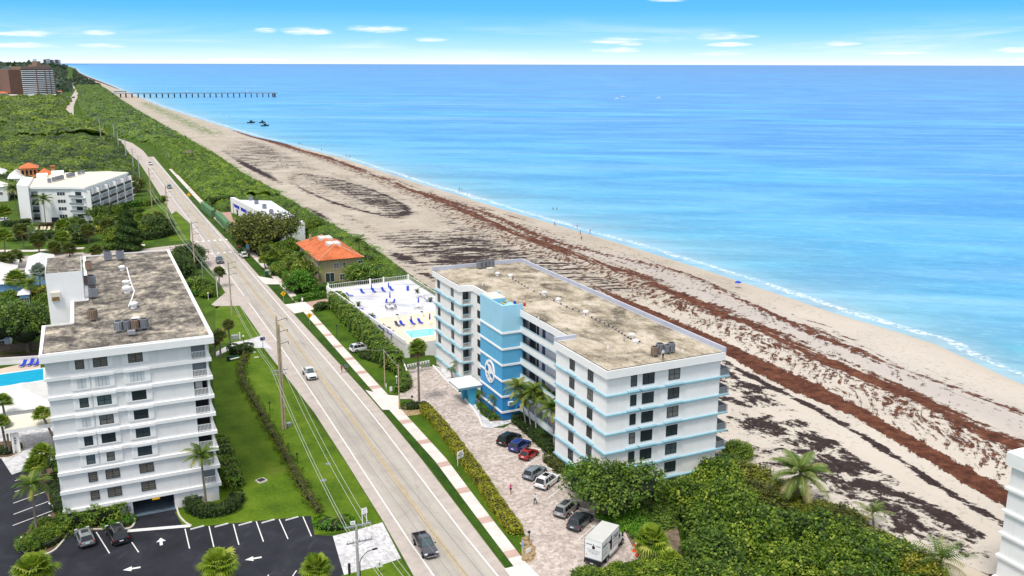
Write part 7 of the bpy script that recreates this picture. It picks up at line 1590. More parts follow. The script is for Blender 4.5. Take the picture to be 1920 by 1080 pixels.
for i, (p, mm, l) in enumerate((((782, 550), 'dark', 'dark potted palm near the sea railing of the deck'), ((807, 566), 'darkblue', 'dark blue potted plant beside the white building on the deck'), ((645, 559), 'corebrown', 'brown shrub at the road parapet of the deck, far one'), ((672, 574), 'corebrown', 'brown shrub at the road parapet of the deck, middle one'), ((697, 597), 'corebrown', 'brown shrub at the road parapet of the deck, near one'))):
 g = G(*p, PZ); t = thing('potted_plant', l, 'potted plant', g); mb = MB(); mb.lathe([(0.32, 0), (0.45, 0.8)], n=10); mb.build('pot', M[mm], t, local=True); c = link('foliage', CR['small'][i % 2], t); c.location = (0, 0, 0.8); c.scale = (0.5,)*3
# - masses nobody could count: dune thicket and coastal woods
def canopy(name, label, xl, xr, y0, y1, dx, brad, hgt, leaf, nleaf, mats, seed, zfun, edge=4.0, cat='vegetation', ok=None):
 r = np.random.default_rng(seed); ys = np.arange(y0, y1+dx, dx)
 XL = np.array([xl(y) for y in ys]); XR = np.array([xr(y) for y in ys]); xs = np.arange(XL.min(), XR.max()+dx, dx)
 X, Y = np.meshgrid(xs, ys); mask = (X > XL[:, None]) & (X < XR[:, None])
 if ok is not None: mask &= ok(X, Y)
 H = np.zeros_like(X); TT_ = np.zeros_like(X); area = mask.sum()*dx*dx; nb = int(area/(brad[0]*brad[1]*1.1))
 ii = np.argwhere(mask); pick = ii[r.integers(0, len(ii), nb)]
 for (a, c) in pick:
  R = r.uniform(*brad); h = r.uniform(*hgt); k = int(R/dx)+1
  a0, a1, c0, c1 = max(0, a-k), min(len(ys), a+k+1), max(0, c-k), min(len(xs), c+k+1)
  d2 = ((X[a0:a1, c0:c1]-xs[c])**2+(Y[a0:a1, c0:c1]-ys[a])**2)/R**2
  nh = h*np.sqrt(np.clip(1-d2*0.8, 0, 1))*(d2 < 1); tn = r.normal(0, 0.19); TT_[a0:a1, c0:c1] = np.where(nh > H[a0:a1, c0:c1], tn, TT_[a0:a1, c0:c1]); H[a0:a1, c0:c1] = np.maximum(H[a0:a1, c0:c1], nh)
 dist = np.minimum(X-XL[:, None], XR[:, None]-X); H *= 0.35+0.65*sstep(dist, -0.5, edge)
 H = np.maximum(H, 0.4*hgt[0]*(0.35+0.65*sstep(dist, 0, edge)))
 H[~mask] = -0.6; Z = zfun(X, Y)+H
 q = mask[:-1, :-1] | mask[1:, :-1] | mask[:-1, 1:] | mask[1:, 1:]
 idx = np.arange(X.size).reshape(X.shape); F = np.stack([idx[:-1, :-1], idx[:-1, 1:], idx[1:, 1:], idx[1:, :-1]], -1)[q]
 V = np.stack([X, Y, Z], -1).reshape(-1, 3); used = np.unique(F); rm = np.zeros(len(V), int); rm[used] = np.arange(len(used)); V = V[used]; F = rm[F]
 gy, gx = np.gradient(H, dx)
 w = ii[r.integers(0, len(ii), nleaf)]; px_ = X[w[:, 0], w[:, 1]]+r.uniform(-.5, .5, nleaf)*dx; py_ = Y[w[:, 0], w[:, 1]]+r.uniform(-.5, .5, nleaf)*dx
 N = np.stack([-gx[w[:, 0], w[:, 1]], -gy[w[:, 0], w[:, 1]], np.ones(nleaf)], 1)
 P = np.stack([px_, py_, Z[w[:, 0], w[:, 1]]+r.uniform(-0.25, 0.45, nleaf)*leaf], 1)
 er = mask.copy(); er[1:-1, 1:-1] &= mask[:-2, 1:-1] & mask[2:, 1:-1] & mask[1:-1, :-2] & mask[1:-1, 2:]; ed = np.argwhere(mask & ~er); ne = min(nleaf//3, len(ed)*22)
 we = ed[r.integers(0, len(ed), ne)]; P[:ne, 0] = X[we[:, 0], we[:, 1]]+r.uniform(-.8, .8, ne)*dx; P[:ne, 1] = Y[we[:, 0], we[:, 1]]+r.uniform(-.8, .8, ne)*dx; P[:ne, 2] = zfun(P[:ne, 0], P[:ne, 1])+H[we[:, 0], we[:, 1]]*r.uniform(0, 1.05, ne); N[:ne] = (0, -0.7, 0.7)
 px_, py_ = P[:, 0], P[:, 1]
 LV, LF_2 = leaves(P, N, leaf, 0.55, rng=r); tl = TT_[w[:, 0], w[:, 1]]; tl[:ne] = -0.1; lv = np.clip(0.5+r.normal(0, 0.15, nleaf)+tl+0.06*np.sin(px_*0.21+py_*0.13), 0, 1)
 o = npmesh(name, np.vstack([V, LV]), np.vstack([F, LF_2+len(V)]), mats, np.concatenate([np.clip(0.24+TT_.ravel()[used][F[:, 0]]*0.8, 0, 1), lv]))  # canopy sheet toned darker than its leaves, painting shade into the gaps
 return tag(o, label, cat, kind='stuff')
XLd = lambda y: float(np.interp(y, [160, 229, 231, 244, 274, 285, 300, 371, 384, 395, 640, 700, 760], [78.2, 78.2, 71.5, 70.4, 71, 71, 69.5, 68, 50, 48.2, 46, 50, 46]))
roofok = lambda X, Y: ~((X < 69) & (Y > 295) & (Y < 385))
canopy('dune_thicket', 'dense green sea grape thicket on the dune between road and beach', XLd, lambda y: float(dune(y))-0.3, 158, 420, 0.7, (1.3, 2.8), (2.0, 3.4), 0.5, 34000, LF['dune'], 1, gz, 2.5, ok=roofok)
canopy('dune_thicket', 'long green dune thicket running up the coast beyond the long white building', XLd, lambda y: float(dune(y))-0.3, 421, 760, 1.0, (1.8, 4.0), (2.8, 4.8), 0.75, 46000, LF['dune'], 2, gz, 5)
canopy('dune_thicket', 'far dune thicket between the winding road and the pale beach', lambda y: float(np.interp(y, [760, 830, 930, 960, 1100, 1350, 1600, 2000, 2600], [42, 30, 26, 19, 8, 2, 2, 6, 0])), lambda y: float(dune(y))-0.3, 761, 2600, 2.5, (4, 9), (4, 6.5), 1.9, 26000, LF['dune'], 3, gz, 8)
gzero = lambda X, Y: np.zeros_like(X)
canopy('coastal_woods', 'dense green woods between the white condominium and the lane', lambda y: -190, lambda y: float(np.interp(y, [455, 470, 520, 600, 700, 780], [-10, 20, 27, 27, 27, 26])), 462, 765, 1.6, (4, 9), (4.5, 8.5), 1.3, 52000, LF['forest'], 4, gzero, 5, ok=lambda X, Y: (X > -60) | (Y > 500))
canopy('coastal_woods', 'wide dark green woods below the brown apartment slab', lambda y: -320, lambda y: float(np.interp(y, [790, 900, 960, 1100, 1340, 1500, 1640], [21, 19, 8, -10, -17, -12, -8])), 790, 1660, 3.2, (7, 16), (6, 11), 2.6, 52000, LF['forest'], 5, gzero, 8)
canopy('far_woods', 'dark haze-tinted woods along the coast beyond the brown slab', lambda y: -1500, lambda y: float(np.interp(y, [1900, 2200, 3000, 9000], [-28, -18, -20, -30]))-5, 2000, 7000, 22, (25, 60), (7, 11), 12, 26000, LF['farwood'], 6, gzero, 30)
canopy('far_woods', 'dark strip of trees between the far road and the beach', lambda y: float(np.interp(y, [2600, 3200, 9000], [5, 0, -5])), lambda y: float(dune(y))-2, 2620, 8000, 10, (10, 22), (6, 9), 6, 8000, LF['farwood'], 7, gz, 12)
canopy('far_woods', 'blue-green wooded plain reaching to the horizon', lambda y: -9000, lambda y: float(dune(y))-200, 7400, 30000, 160, (180, 420), (9, 14), 80, 14000, LF['farwood'], 8, gzero, 200)
for i, (p, r_, s, lf, l) in enumerate((((215, 455), 3.5, 1.3, 0, 'left of the conifer foot'), ((265, 445), 3.5, 1.2, 0, 'right of the conifer foot'), ((320, 505), 3.0, 1.0, 0, 'behind the condominium roof near the tall pole'), ((140, 432), 4.0, 1.2, 0, 'behind the palms right of the turquoise pool'), ((20, 575), 3.0, 1.0, 0, 'below the blue house'), ((88, 590), 3.2, 1.2, 0, 'between the stair tower and the broad tree'), ((390, 556), 2.4, 0.7, 0, 'beside the roadside house'), ((225, 405), 3.5, 1.1, 0, 'in front of the east balconies'), ((195, 425), 3.5, 1.1, 0, 'below the east balconies'), ((540, 520), 3.2, 0.9, 0, 'under the coconut palms at the villa'), ((525, 515), 3.2, 0.9, 0, 'behind the long bright hedge'), ((580, 545), 2.5, 0.7, 0, 'at the villa gate pier'), ((505, 482), 3.4, 1.1, 0, 'under the domed tree, road side'), ((528, 496), 3.6, 1.2, 0, 'between the domed tree and the villa'), ((552, 506), 3.4, 1.1, 0, 'against the villa west wing'), ((545, 478), 3.8, 1.3, 0, 'behind the coconut palms of the villa'), ((566, 528), 3.0, 1.0, 0, 'in front of the villa west windows'), ((488, 468), 3.2, 1.0, 0, 'at the end of the green fabric fence'), ((566, 436), 4.0, 1.2, 0, 'before the end wall of the long white building'), ((584, 430), 4.0, 1.0, 0, 'at the sea corner of the long white building'), ((548, 444), 4.0, 1.1, 0, 'between the domed tree and the end wall'), ((62, 1026), 1.8, 0.35, 0, 'in the kerbed bed, corner'), ((80, 1016), 1.9, 0.4, 0, 'in the kerbed bed, at the palm trunk'), ((98, 1008), 1.7, 0.35, 0, 'in the kerbed bed, by the parked car'), ((88, 996), 2.0, 0.4, 0, 'in the kerbed bed, by the white stalls'))):
 g = G(*p); o = link('garden_shrub', SGD[2 if i % 2 else 0]); o.location = g; o.scale = (r_/4.2, r_/4.2, s); o.rotation_euler = (0, 0, i*2.1); tag(o, 'rounded garden shrub '+l, 'shrub', 'rounded garden shrubs')
# - vehicles (front = +Y, origin on the ground under the middle)
def paintmat(name, col, metal=0.0, rough=0.3): return mat(name, col, rough, 0.04, 0.8, metal, 0.5, coat=0.8)
TYRE = M['black']; RIM = mat('alloy_rim', (0.42, 0.43, 0.45), 0.35, 0.1, metal=0.7)
LAMP = mat('clear_lamp_glass', (0.65, 0.67, 0.7), 0.15, 0.05, spec=0.6); TAIL = mat('red_lamp_glass', (0.30, 0.012, 0.012), 0.2, 0.05, spec=0.6)
PLATE = mat('pale_number_plate', (0.62, 0.64, 0.62), 0.5, 0.05); PLAST = mat('black_plastic_trim', (0.02, 0.02, 0.022), 0.6, 0.1)
def loft(mb, rings, m=0, cap=True):
 k = len(rings[0]); v = [p for r in rings for p in r]
 f = [(i*k+j, i*k+(j+1) % k, (i+1)*k+(j+1) % k, (i+1)*k+j) for i in range(len(rings)-1) for j in range(k)]
 if cap: f += [tuple(range(k))[::-1], tuple(range((len(rings)-1)*k, len(rings)*k))]
 mb.add(v, f, m)
def wheel(t, x, y, r, w=0.24, rim=RIM):
 s = 1 if x > 0 else -1
 mb = MB(); mb.cyl((x-w/2, y, r), (x+w/2, y, r), r, n=18); mb.cyl((x+s*w/2, y, r), (x+s*(w/2+0.02), y, r), r*0.93, r*0.80, n=18); wo = mb.build('wheel', TYRE, t, 40, local=True)
 mb = MB(); xo = x+s*(w/2+0.021); mb.cyl((xo-s*0.02, y, r), (xo+s*0.012, y, r), r*0.62, r*0.55, n=14)
 for q in range(5):
  a = 2*math.pi*q/5; mb.obb((xo+s*0.018, y+math.cos(a)*r*0.3, r+math.sin(a)*r*0.3), 0.012, 0.05, r*0.5, 0, 0, a-math.pi/2 if False else 0)
 mb.build('rim', rim, wo, 40, local=True)
def car(name, label, cat, paint, at, rz, kind='suv', L=4.7, W=1.9, H=1.70, roofm=None, sunroof=None, rails=None, glassm=None, plate=True, group=None):
 t = thing(name, label, cat, (0, 0, 0), 0, group); h = W/2; l = L/2; r = 0.35 if kind != 'hatch' else 0.31
 belt = H*0.60; hood = H*0.565
 pick = kind == 'pickup'
 if kind == 'suv': st = [(-l, .80, .34, belt*.86), (-l+.07, .93, .28, belt*.98), (-l+.5, .985, .24, belt*1.02), (-0.9, 1.0, .22, belt), (0.5, 1.0, .22, belt*.985), (l-1.35, .985, .22, hood*1.01), (l-.55, .955, .24, hood*.93), (l-.12, .86, .28, hood*.80), (l, .70, .34, hood*.66)]
 elif kind == 'hatch': st = [(-l, .78, .32, belt*.84), (-l+.08, .92, .26, belt*.98), (-l+.45, .98, .22, belt*1.03), (-0.6, 1.0, .2, belt), (0.4, 1.0, .2, belt*.95), (l-1.05, .97, .2, hood*.96), (l-.45, .92, .22, hood*.86), (l-.1, .82, .26, hood*.72), (l, .62, .32, hood*.56)]
 else: st = [(-l, .90, .45, .80), (-l+.05, .96, .42, .84), (-1.0, .97, .36, .84), (-0.92, .985, .36, belt), (0.55, 1.0, .36, belt), (l-1.55, .99, .36, belt*.97), (l-.45, .97, .38, belt*.93), (l-.1, .92, .42, belt*.82), (l, .80, .46, belt*.62)]
 rings = []
 for y, f, zl, zt in st:
  w = h*f; rings.append([(-w*.90, y, zl), (-w*.985, y, zl+.12), (-w, y, zl+(zt-zl)*.55), (-w*.965, y, zt-.07), (-w*.90, y, zt-.012), (-w*.45, y, zt+.012), (w*.45, y, zt+.012), (w*.90, y, zt-.012), (w*.965, y, zt-.07), (w, y, zl+(zt-zl)*.55), (w*.985, y, zl+.12), (w*.90, y, zl)])
 mb = MB(); loft(mb, rings); mb.build('body', paint, t, 38, local=True)
 if kind == 'suv': bl, tl, zb, zt = (-l+.10, l-1.42), (-l+.42, l-2.22), belt*.985, H-.06
 elif kind == 'hatch': bl, tl, zb, zt = (-l+.12, l-1.02), (-l+.62, l-2.0), belt*.975, H-.06
 else: bl, tl, zb, zt = (-0.95, l-1.60), (-0.72, l-2.42), belt*.985, H-.06
 wb, wt = h*.90, h*.70
 def ring(y0, y1, w, z): return [(-w*.9, y0, z), (-w, y0+.16, z), (-w, y1-.3, z), (-w*.86, y1, z), (w*.86, y1, z), (w, y1-.3, z), (w, y0+.16, z), (w*.9, y0, z)]
 R0, R1 = ring(*bl, wb, zb), ring(*tl, wt, zt)
 mb = MB(); v = R0+R1; fs = [(i, (i+1) % 8, 8+(i+1) % 8, 8+i) for i in range(8)]; mb.add(v, [fs[i] for i in (0, 1, 2, 4, 5, 6, 7)], 0); mb.add(v, [fs[3]], 1); mb.build('windows', [glassm or M['carglass'], M['windshield'] if pick else (glassm or M['carglass'])], t, local=True)
 mb = MB(); y0, y1 = tl; R2 = [(x*1.03, y, zt-.01) for x, y, z in R1]; R3 = [(x*.93, y*.985 if abs(y) < 9 else y, zt+.05) for x, y, z in R1]; R4 = [(x*.5, y*.95, zt+.065) for x, y, z in R1]
 loft(mb, [R2, R3, R4]); mb.build('roof', roofm or paint, t, 45, local=True)
 for i in (0, 1, 2, 3, 4, 5, 6, 7):
  a, c = Vector(R0[i]), Vector(R1[i])
  if i in (1, 6) and kind == 'suv': MB().tube([a, c], 0.05, 4).build('pillar', paint, t, local=True)
  elif i in (2, 3, 4, 5) or not pick: MB().tube([a, c], 0.035, 4).build('pillar', paint, t, local=True)
 for s in (-1, 1):
  for u in ((0.36, 0.66) if kind == 'suv' else (0.5,)):
   yb = bl[0]+.16+(bl[1]-.3-bl[0]-.16)*u; yt = tl[0]+.16+(tl[1]-.3-tl[0]-.16)*u; MB().tube([(s*wb*1.003, yb, zb), (s*wt*1.003, yt, zt)], 0.024, 4).build('pillar', paint, t, local=True)
 fy, ry = (l-.92, -l+.95) if kind != 'hatch' else (l-.75, -l+.68)
 if pick: fy, ry = l-.95, -l+1.15
 for x in (-1, 1):
  for y in (fy, ry):
   mb = MB(); mb.cyl((x*(h-.03), y, r+.02), (x*(h+.012), y, r+.02), r+.09, n=18); mb.build('wheel_arch', PLAST, t, 40, local=True)
   wheel(t, x*(h-.085), y, r)
  mb = MB(); yy = bl[1]-.32; mb.box(x*h*1.0-.02*(x < 0), x*h*1.0+.02*(x > 0), yy, yy+.05, zb, zb+.05); mb.obb((x*(h+.10), yy+.02, zb+.09), .2, .1, .14); mb.build('wing_mirror', PLAST if pick else paint, t, local=True)
  zf = st[-2][3]; mb = MB(); mb.obb((x*h*.70, l-.16, zf-.06), h*.38, .3, .15, -x*0.35); mb.build('headlight', LAMP, t, local=True)
  zt_ = belt*.88 if not pick else .92; mb = MB(); mb.obb((x*h*.83, -l+.09, zt_), h*.22, .2, .17 if kind != 'hatch' else .24, x*0.3); mb.build('taillight', TAIL, t, local=True)
 mb = MB(); mb.box(-h*.92, h*.92, -l-.04, -l+.10, .36, .50); mb.build('rear_bumper', PLAST, t, local=True)
 mb = MB(); mb.box(-h*.62, h*.62, l-.12, l+.04, .34, hood*.62 if not pick else .86); mb.build('grille', PLAST, t, local=True)
 if pick:
  mb = MB(); mb.box(-h*.62, h*.62, l-.02, l+.06, .42, .55); mb.build('front_bumper', RIM, t, local=True)
 if plate: mb = MB(); mb.box(-.24, .24, -l-.06, -l+.02, .68, .82); mb.build('number_plate', PLATE, t, local=True)
 if pick:
  mb = MB(); mb.box(-h*.96, -h*.86, -l+.02, -.92, .8, belt*1.02); mb.box(h*.86, h*.96, -l+.02, -.92, .8, belt*1.02); mb.box(-h*.86, h*.86, -l+.02, -l+.12, .8, belt*1.02); mb.build('truck_bed', paint, t, local=True)
  mb = MB(); mb.box(-h*.86, h*.86, -l+.12, -.97, .842, .87); mb.box(-h*.86, -h*.845, -l+.12, -.97, .871, belt*1.0); mb.box(h*.845, h*.86, -l+.12, -.97, .871, belt*1.0); mb.box(-h*.845, h*.845, -.97, -.93, .871, belt*1.0); mb.build('bed_liner', PLAST, t, local=True)
 if sunroof: mb = MB(); a, c = sunroof; mb.box(-wt*.62, wt*.62, tl[0]+(tl[1]-tl[0])*a, tl[0]+(tl[1]-tl[0])*c, zt+.04, zt+.072); mb.build('sunroof', M['carglass'], t, local=True)
 if rails:
  for x in (-1, 1): mb = MB(); mb.tube([(x*wt*.92, tl[0]+.1, zt+.05), (x*wt*.92, tl[0]+.25, zt+.11), (x*wt*.92, tl[1]-.35, zt+.11), (x*wt*.92, tl[1]-.15, zt+.05)], .03, 6); mb.build('roof_rail', rails, t, local=True)
 t.location = (at[0], at[1], at[2] if len(at) > 2 else 0.06); t.rotation_euler = (0, 0, rz); return t
def heading(rear, front): a, c = G(*rear), G(*front); d = c-a; return math.atan2(-d.x, d.y), (a+c)/2
LOTH = heading((1027, 935), (1057, 912))[0]
P_ = dict(black=paintmat('black_car_paint', (0.008, 0.008, 0.010)), blue=paintmat('deep_blue_car_paint', (0.008, 0.03, 0.22)), red=paintmat('red_car_paint', (0.42, 0.012, 0.012)), silverblue=paintmat('blue_silver_car_paint', (0.24, 0.29, 0.33), 0.3), white=paintmat('white_car_paint', (0.78, 0.78, 0.77)), silver=paintmat('silver_car_paint', (0.36, 0.36, 0.37), 0.3), slate=paintmat('slate_grey_car_paint', (0.045, 0.055, 0.066)), gun=paintmat('gunmetal_car_paint', (0.055, 0.058, 0.07), 0.3), champagne=paintmat('grey_silver_car_paint', (0.27, 0.29, 0.29), 0.3))
LG_ = 'cars parked in the brick court'
car('parked_suv', 'black SUV, first car of the row in the brick parking court', 'car', P_['black'], G(955, 829), LOTH-0.05, 'suv', 4.9, 1.98, 1.75, group=LG_)
car('parked_suv', 'bright blue SUV with silver roof rails between the black and the red car', 'car', P_['blue'], G(975, 841), LOTH, 'suv', 4.5, 1.88, 1.68, rails=RIM, group=LG_)
car('parked_hatchback', 'small red hatchback beside the bright blue SUV', 'car', P_['red'], G(992, 857), LOTH, 'hatch', 3.9, 1.72, 1.52, sunroof=(0.45, 0.95), group=LG_)
car('parked_crossover', 'blue-silver crossover with dark rear window left of the white SUV', 'car', P_['silverblue'], G(1003, 892), LOTH, 'suv', 4.6, 1.9, 1.62, group=LG_)
car('parked_suv', 'white SUV with dark sunroof in the brick court under the rounded tree', 'car', P_['white'], G(1027, 908), LOTH, 'suv', 4.95, 2.0, 1.78, sunroof=(0.42, 0.9), rails=PLAST, group=LG_)
car('parked_suv', 'silver SUV with black panoramic roof in the brick court', 'car', P_['silver'], G(1063, 960), LOTH+0.02, 'suv', 4.85, 1.9, 1.70, sunroof=(0.28, 1.0), group=LG_)
car('parked_suv', 'slate grey SUV nearest the white box truck', 'car', P_['slate'], G(1088, 984), LOTH+0.02, 'suv', 4.8, 1.88, 1.70, rails=PLAST, group=LG_)
rzp, pp = heading((171, 1034), (149, 995)); car('parked_crossover', 'grey-silver crossover with a sunroof in front of the foundation hedge', 'car', P_['champagne'], (pp.x, pp.y, 0.04), rzp-0.06, 'suv', 4.7, 1.93, 1.66, sunroof=(0.42, 0.88))
rzp, pp = heading((235, 1030), (206, 988)); car('parked_suv', 'long black SUV with roof rails beside the garage ramp', 'car', P_['black'], (pp.x, pp.y, 0.04), rzp-0.04, 'suv', 5.1, 2.0, 1.85, rails=RIM)
rzp, pp = heading((656, 662), (699, 654)); car('parked_suv', 'white SUV parked on the grass against the tall hedge', 'car', P_['white'], (pp.x, pp.y, 0.05), rzp, 'suv', 4.9, 1.98, 1.78, sunroof=(0.4, 0.85), rails=PLAST)
car('pickup_truck', 'dark grey pickup driving on the road in the foreground', 'pickup', P_['gun'], (G(797, 1030).x, G(797, 1030).y, 0.02), math.pi-0.03, 'pickup', 5.5, 1.98, 1.80)
car('pickup_truck', 'white pickup driving on the road beside the lawn', 'pickup', P_['white'], (G(581, 706).x, G(581, 706).y, 0.02), math.pi-0.02, 'pickup', 5.7, 2.0, 1.88)
car('pickup_truck', 'dark blue-grey pickup on the road at the crosswalk', 'pickup', P_['slate'], (G(412, 492).x, G(412, 492).y, 0.02), math.pi-0.05, 'pickup', 5.6, 2.0, 1.85)
car('parked_suv', 'white SUV with dark open rear parked at the verge by the crosswalk', 'car', P_['white'], (G(457, 482).x, G(457, 482).y, 0.06), 0.04, 'suv', 4.8, 1.95, 1.75)
car('distant_car', 'white and black SUV far up the road before the bend', 'car', P_['white'], (G(282, 309).x, G(282, 309).y, 0.04), math.pi, 'suv', 5.0, 2.1, 1.85)
car('distant_car', 'silver-blue SUV far up the road, nearer than the bend', 'car', P_['silverblue'], (G(318, 353).x, G(318, 353).y, 0.03), math.pi, 'suv', 4.9, 2.0, 1.8)
car('distant_car', 'tiny dark car on the winding far road', 'car', P_['slate'], (G(137, 184).x, G(137, 184).y, 0.1), 2.6, 'suv', 7.5, 3.0, 2.6)
car('parked_car', 'white car at the left edge beyond the footpath palms', 'car', P_['white'], (G(4, 416).x, G(4, 416).y, 0.05), 1.2, 'suv', 4.8, 1.9, 1.6)
car('parked_car', 'pale car under the palms on the side street', 'car', P_['silver'], (G(114, 472).x, G(114, 472).y, 0.06), 1.5, 'suv', 4.8, 1.9, 1.6)
def box_truck():
 rz, p = heading((1112, 1062), (1160, 1010)); t = thing('box_truck', 'white box truck with dark rear graphics parked at the end of the brick court', 'truck', (0, 0, 0))
 wt_ = M['whiteclean']; mb = MB(); mb.box(-1.2, 1.2, -4.0, 1.1, 0.95, 3.55); mb.build('cargo_box', wt_, t, local=True)
 mb = MB(); mb.box(-1.22, 1.22, -4.02, 1.12, 3.551, 3.60); mb.build('box_roof', mat('grey_box_roof', (0.52, 0.52, 0.49), 0.6, 0.06, 0.6), t, local=True)
 mb = MB()
 for x in (-1.21, 1.21):
  for y in (-4.01, 1.11): mb.box(x-.03, x+.03, y-.03, y+.03, 0.95, 3.55)
 mb.box(-1.22, 1.22, -4.03, -3.97, 0.9, 1.0); mb.build('corner_trim', M['greymetal'], t, local=True)
 mb = MB(); st = [(1.15, 1.02, 0.6, 2.35), (1.9, 1.02, 0.6, 2.30), (2.5, 1.0, 0.55, 1.45), (3.3, .95, .55, 1.30), (3.5, .85, .55, 1.1)]
 loft(mb, [[(-f, y, zl), (-f, y, zl+(zt-zl)*.7), (-f*.86, y, zt), (f*.86, y, zt), (f, y, zl+(zt-zl)*.7), (f, y, zl)] for y, f, zl, zt in st]); mb.build('cab', wt_, t, 35, local=True)
 mb = MB(); mb.add([(-.84, 2.0, 2.15), (.84, 2.0, 2.15), (.92, 2.46, 1.5), (-.92, 2.46, 1.5)], [(0, 1, 2, 3)]); mb.build('windshield', M['carglass'], t, local=True).location = (0, .03, .04)
 for x in (-1, 1):
  mb = MB(); mb.box(x*1.025-.01, x*1.025+.01, 1.35, 2.05, 1.45, 2.0); mb.build('side_window', M['carglass'], t, local=True)
  mb = MB(); mb.obb((x*1.25, 2.2, 1.75), .25, .12, .4); mb.build('wing_mirror', PLAST, t, local=True)
  wheel(t, x*.95, 2.75, .42, .28); wheel(t, x*.95, -2.3, .42, .42)
  mb = MB(); mb.box(x*1.19-.06, x*1.19+.06, -1.6, .8, .55, .95); mb.build('side_skirt', wt_, t, local=True)
  mb = MB(); mb.box(x*1.0-.09, x*1.0+.09, -4.15, -4.05, .74, .90); mb.build('taillight', TAIL, t, local=True)
  mb = MB(); mb.obb((x*.7, 3.45, .95), .35, .1, .2); mb.build('headlight', LAMP, t, local=True)
 mb = MB(); mb.box(-1.15, 1.15, -4.35, -4.03, .62, .72); mb.box(-1.15, 1.15, -4.2, -4.03, .72, .92); mb.box(-1.1, -1.0, -4.3, -4.2, .42, .62); mb.box(1.0, 1.1, -4.3, -4.2, .42, .62); mb.box(-1.15, 1.15, -4.3, -4.2, .38, .45); mb.box(-1.1, 1.1, -3.9, 3.0, .5, .6); mb.build('rear_bumper', PLAST, t, local=True)
 mb = MB(); mb.box(-.25, .2, -4.38, -4.351, .46, .60); mb.build('number_plate', PLATE, t, local=True)
 ink = mat('dark_vinyl_lettering', (0.045, 0.05, 0.07), 0.6, 0.2); ink2 = mat('grey_vinyl_lettering', (0.25, 0.27, 0.33), 0.6, 0.1); wine = mat('dark_red_figure', (0.06, 0.012, 0.018), 0.6, 0.3)
 def strokes(mb, u0, u1, z, h, seed, put):
  r = random.Random(seed); u = u0
  while u < u1-.02: w = r.uniform(.035, .10)*(h/.14)**.5; put(u, min(u+w, u1), z, h*(r.choice((.62, .62, 1.0)))); u += w+.03
 mb = MB(); yb = -4.012
 putr = lambda a, c, z, h: mb.box(a, c, yb-.006, yb, z, z+h)
 strokes(mb, -1.0, -.2, 2.86, .19, 1, putr); mb.build('lettering', ink, t, local=True)
 mb = MB(); strokes(mb, .3, 1.0, 2.82, .15, 2, putr); strokes(mb, -.9, .95, 2.2, .07, 3, putr); strokes(mb, -.6, .9, 2.05, .08, 4, putr); strokes(mb, -.8, .85, 1.88, .08, 5, putr); strokes(mb, -.5, .6, 1.70, .10, 6, putr); mb.build('lettering', ink2, t, local=True)
 mb = MB(); P = [(-.02, 3.05), (.03, 3.05), (.06, 2.85), (.2, 2.7), (.22, 2.5), (.16, 2.4), (.12, 2.35), (-.12, 2.35), (-.2, 2.5), (-.16, 2.7), (-.06, 2.85)]
 k = len(P); mb.add([(x, yb-.008, z) for x, z in P]+[(x, yb, z) for x, z in P], [tuple(range(k))]+[(i, (i+1) % k, k+(i+1) % k, k+i) for i in range(k)]); mb.build('figure_graphic', wine, t, local=True)
 mb = MB(); mb.box(-1.02, -.82, yb-.006, yb, 1.35, 1.52); mb.build('sticker', M['yellow'], t, local=True)
 xs_ = 1.212; puts = lambda a, c, z, h: mb.box(xs_, xs_+.006, a, c, z, z+h)
 mb = MB(); strokes(mb, -3.8, -2.5, 2.70, .26, 7, puts); strokes(mb, -0.6, .8, 2.75, .2, 8, puts); strokes(mb, -0.6, .8, 2.42, .2, 9, puts); mb.build('lettering', ink, t, local=True)
 mb = MB(); strokes(mb, -3.7, -2.3, 2.15, .12, 10, puts); strokes(mb, -3.7, -2.5, 1.6, .12, 11, puts); strokes(mb, -.6, .8, 1.95, .12, 12, puts); strokes(mb, -.7, .7, 1.45, .1, 13, puts); mb.build('lettering', ink2, t, local=True)
 mb = MB(); P = [(-1.35, 3.4), (-1.25, 3.4), (-1.1, 2.7), (-1.0, 2.0), (-1.1, 1.3), (-1.3, 1.25), (-1.55, 1.6), (-1.6, 2.4), (-1.5, 2.8), (-2.2, 2.75), (-2.2, 2.68), (-1.5, 2.65)]
 k = len(P); mb.add([(xs_+.008, y, z) for y, z in P]+[(xs_, y, z) for y, z in P], [tuple(range(k))]+[(i, (i+1) % k, k+(i+1) % k, k+i) for i in range(k)]); mb.build('figure_graphic', wine, t, local=True)
 t.location = (p.x, p.y, 0.06); t.rotation_euler = (0, 0, rz); t.scale = (0.98,)*3
box_truck()
def stop(px, rz, l, grp, at=None):
 g = G(*px); mb = MB(); mb.prism([(-.9, -.09), (.9, -.09), (.9, .09), (-.9, .09)], 0, .08); mb.prism([(-.86, -.06), (.86, -.06), (.86, .06), (-.86, .06)], .08, .14)
 o = mb.build('wheel_stop', M['paint']); o.location = (g.x, g.y, .05); o.rotation_euler = (0, 0, rz); tag(o, l, 'wheel stop', grp)
hz = heading((357, 994), (383, 987))[0]+math.pi/2
for i, p in enumerate(((370, 990.5), (415.5, 986), (460, 983), (503, 978.5), (547.5, 973.5))): stop(p, hz, 'white wheel stop at the lawn edge, '+['first from the ramp', 'second from the ramp', 'middle of five', 'second from the paved entrance', 'nearest the paved entrance'][i], 'wheel stops along the lawn')
hz2 = heading((90, 923), (103, 932))[0]+math.pi/2
for i, p in enumerate(((100.5, 907), (96.5, 927.5), (97, 948), (97, 971))): stop(p, hz2, 'white wheel stop beside the grey condominium, '+['furthest', 'second furthest', 'second nearest', 'nearest'][i], 'wheel stops beside the condominium')
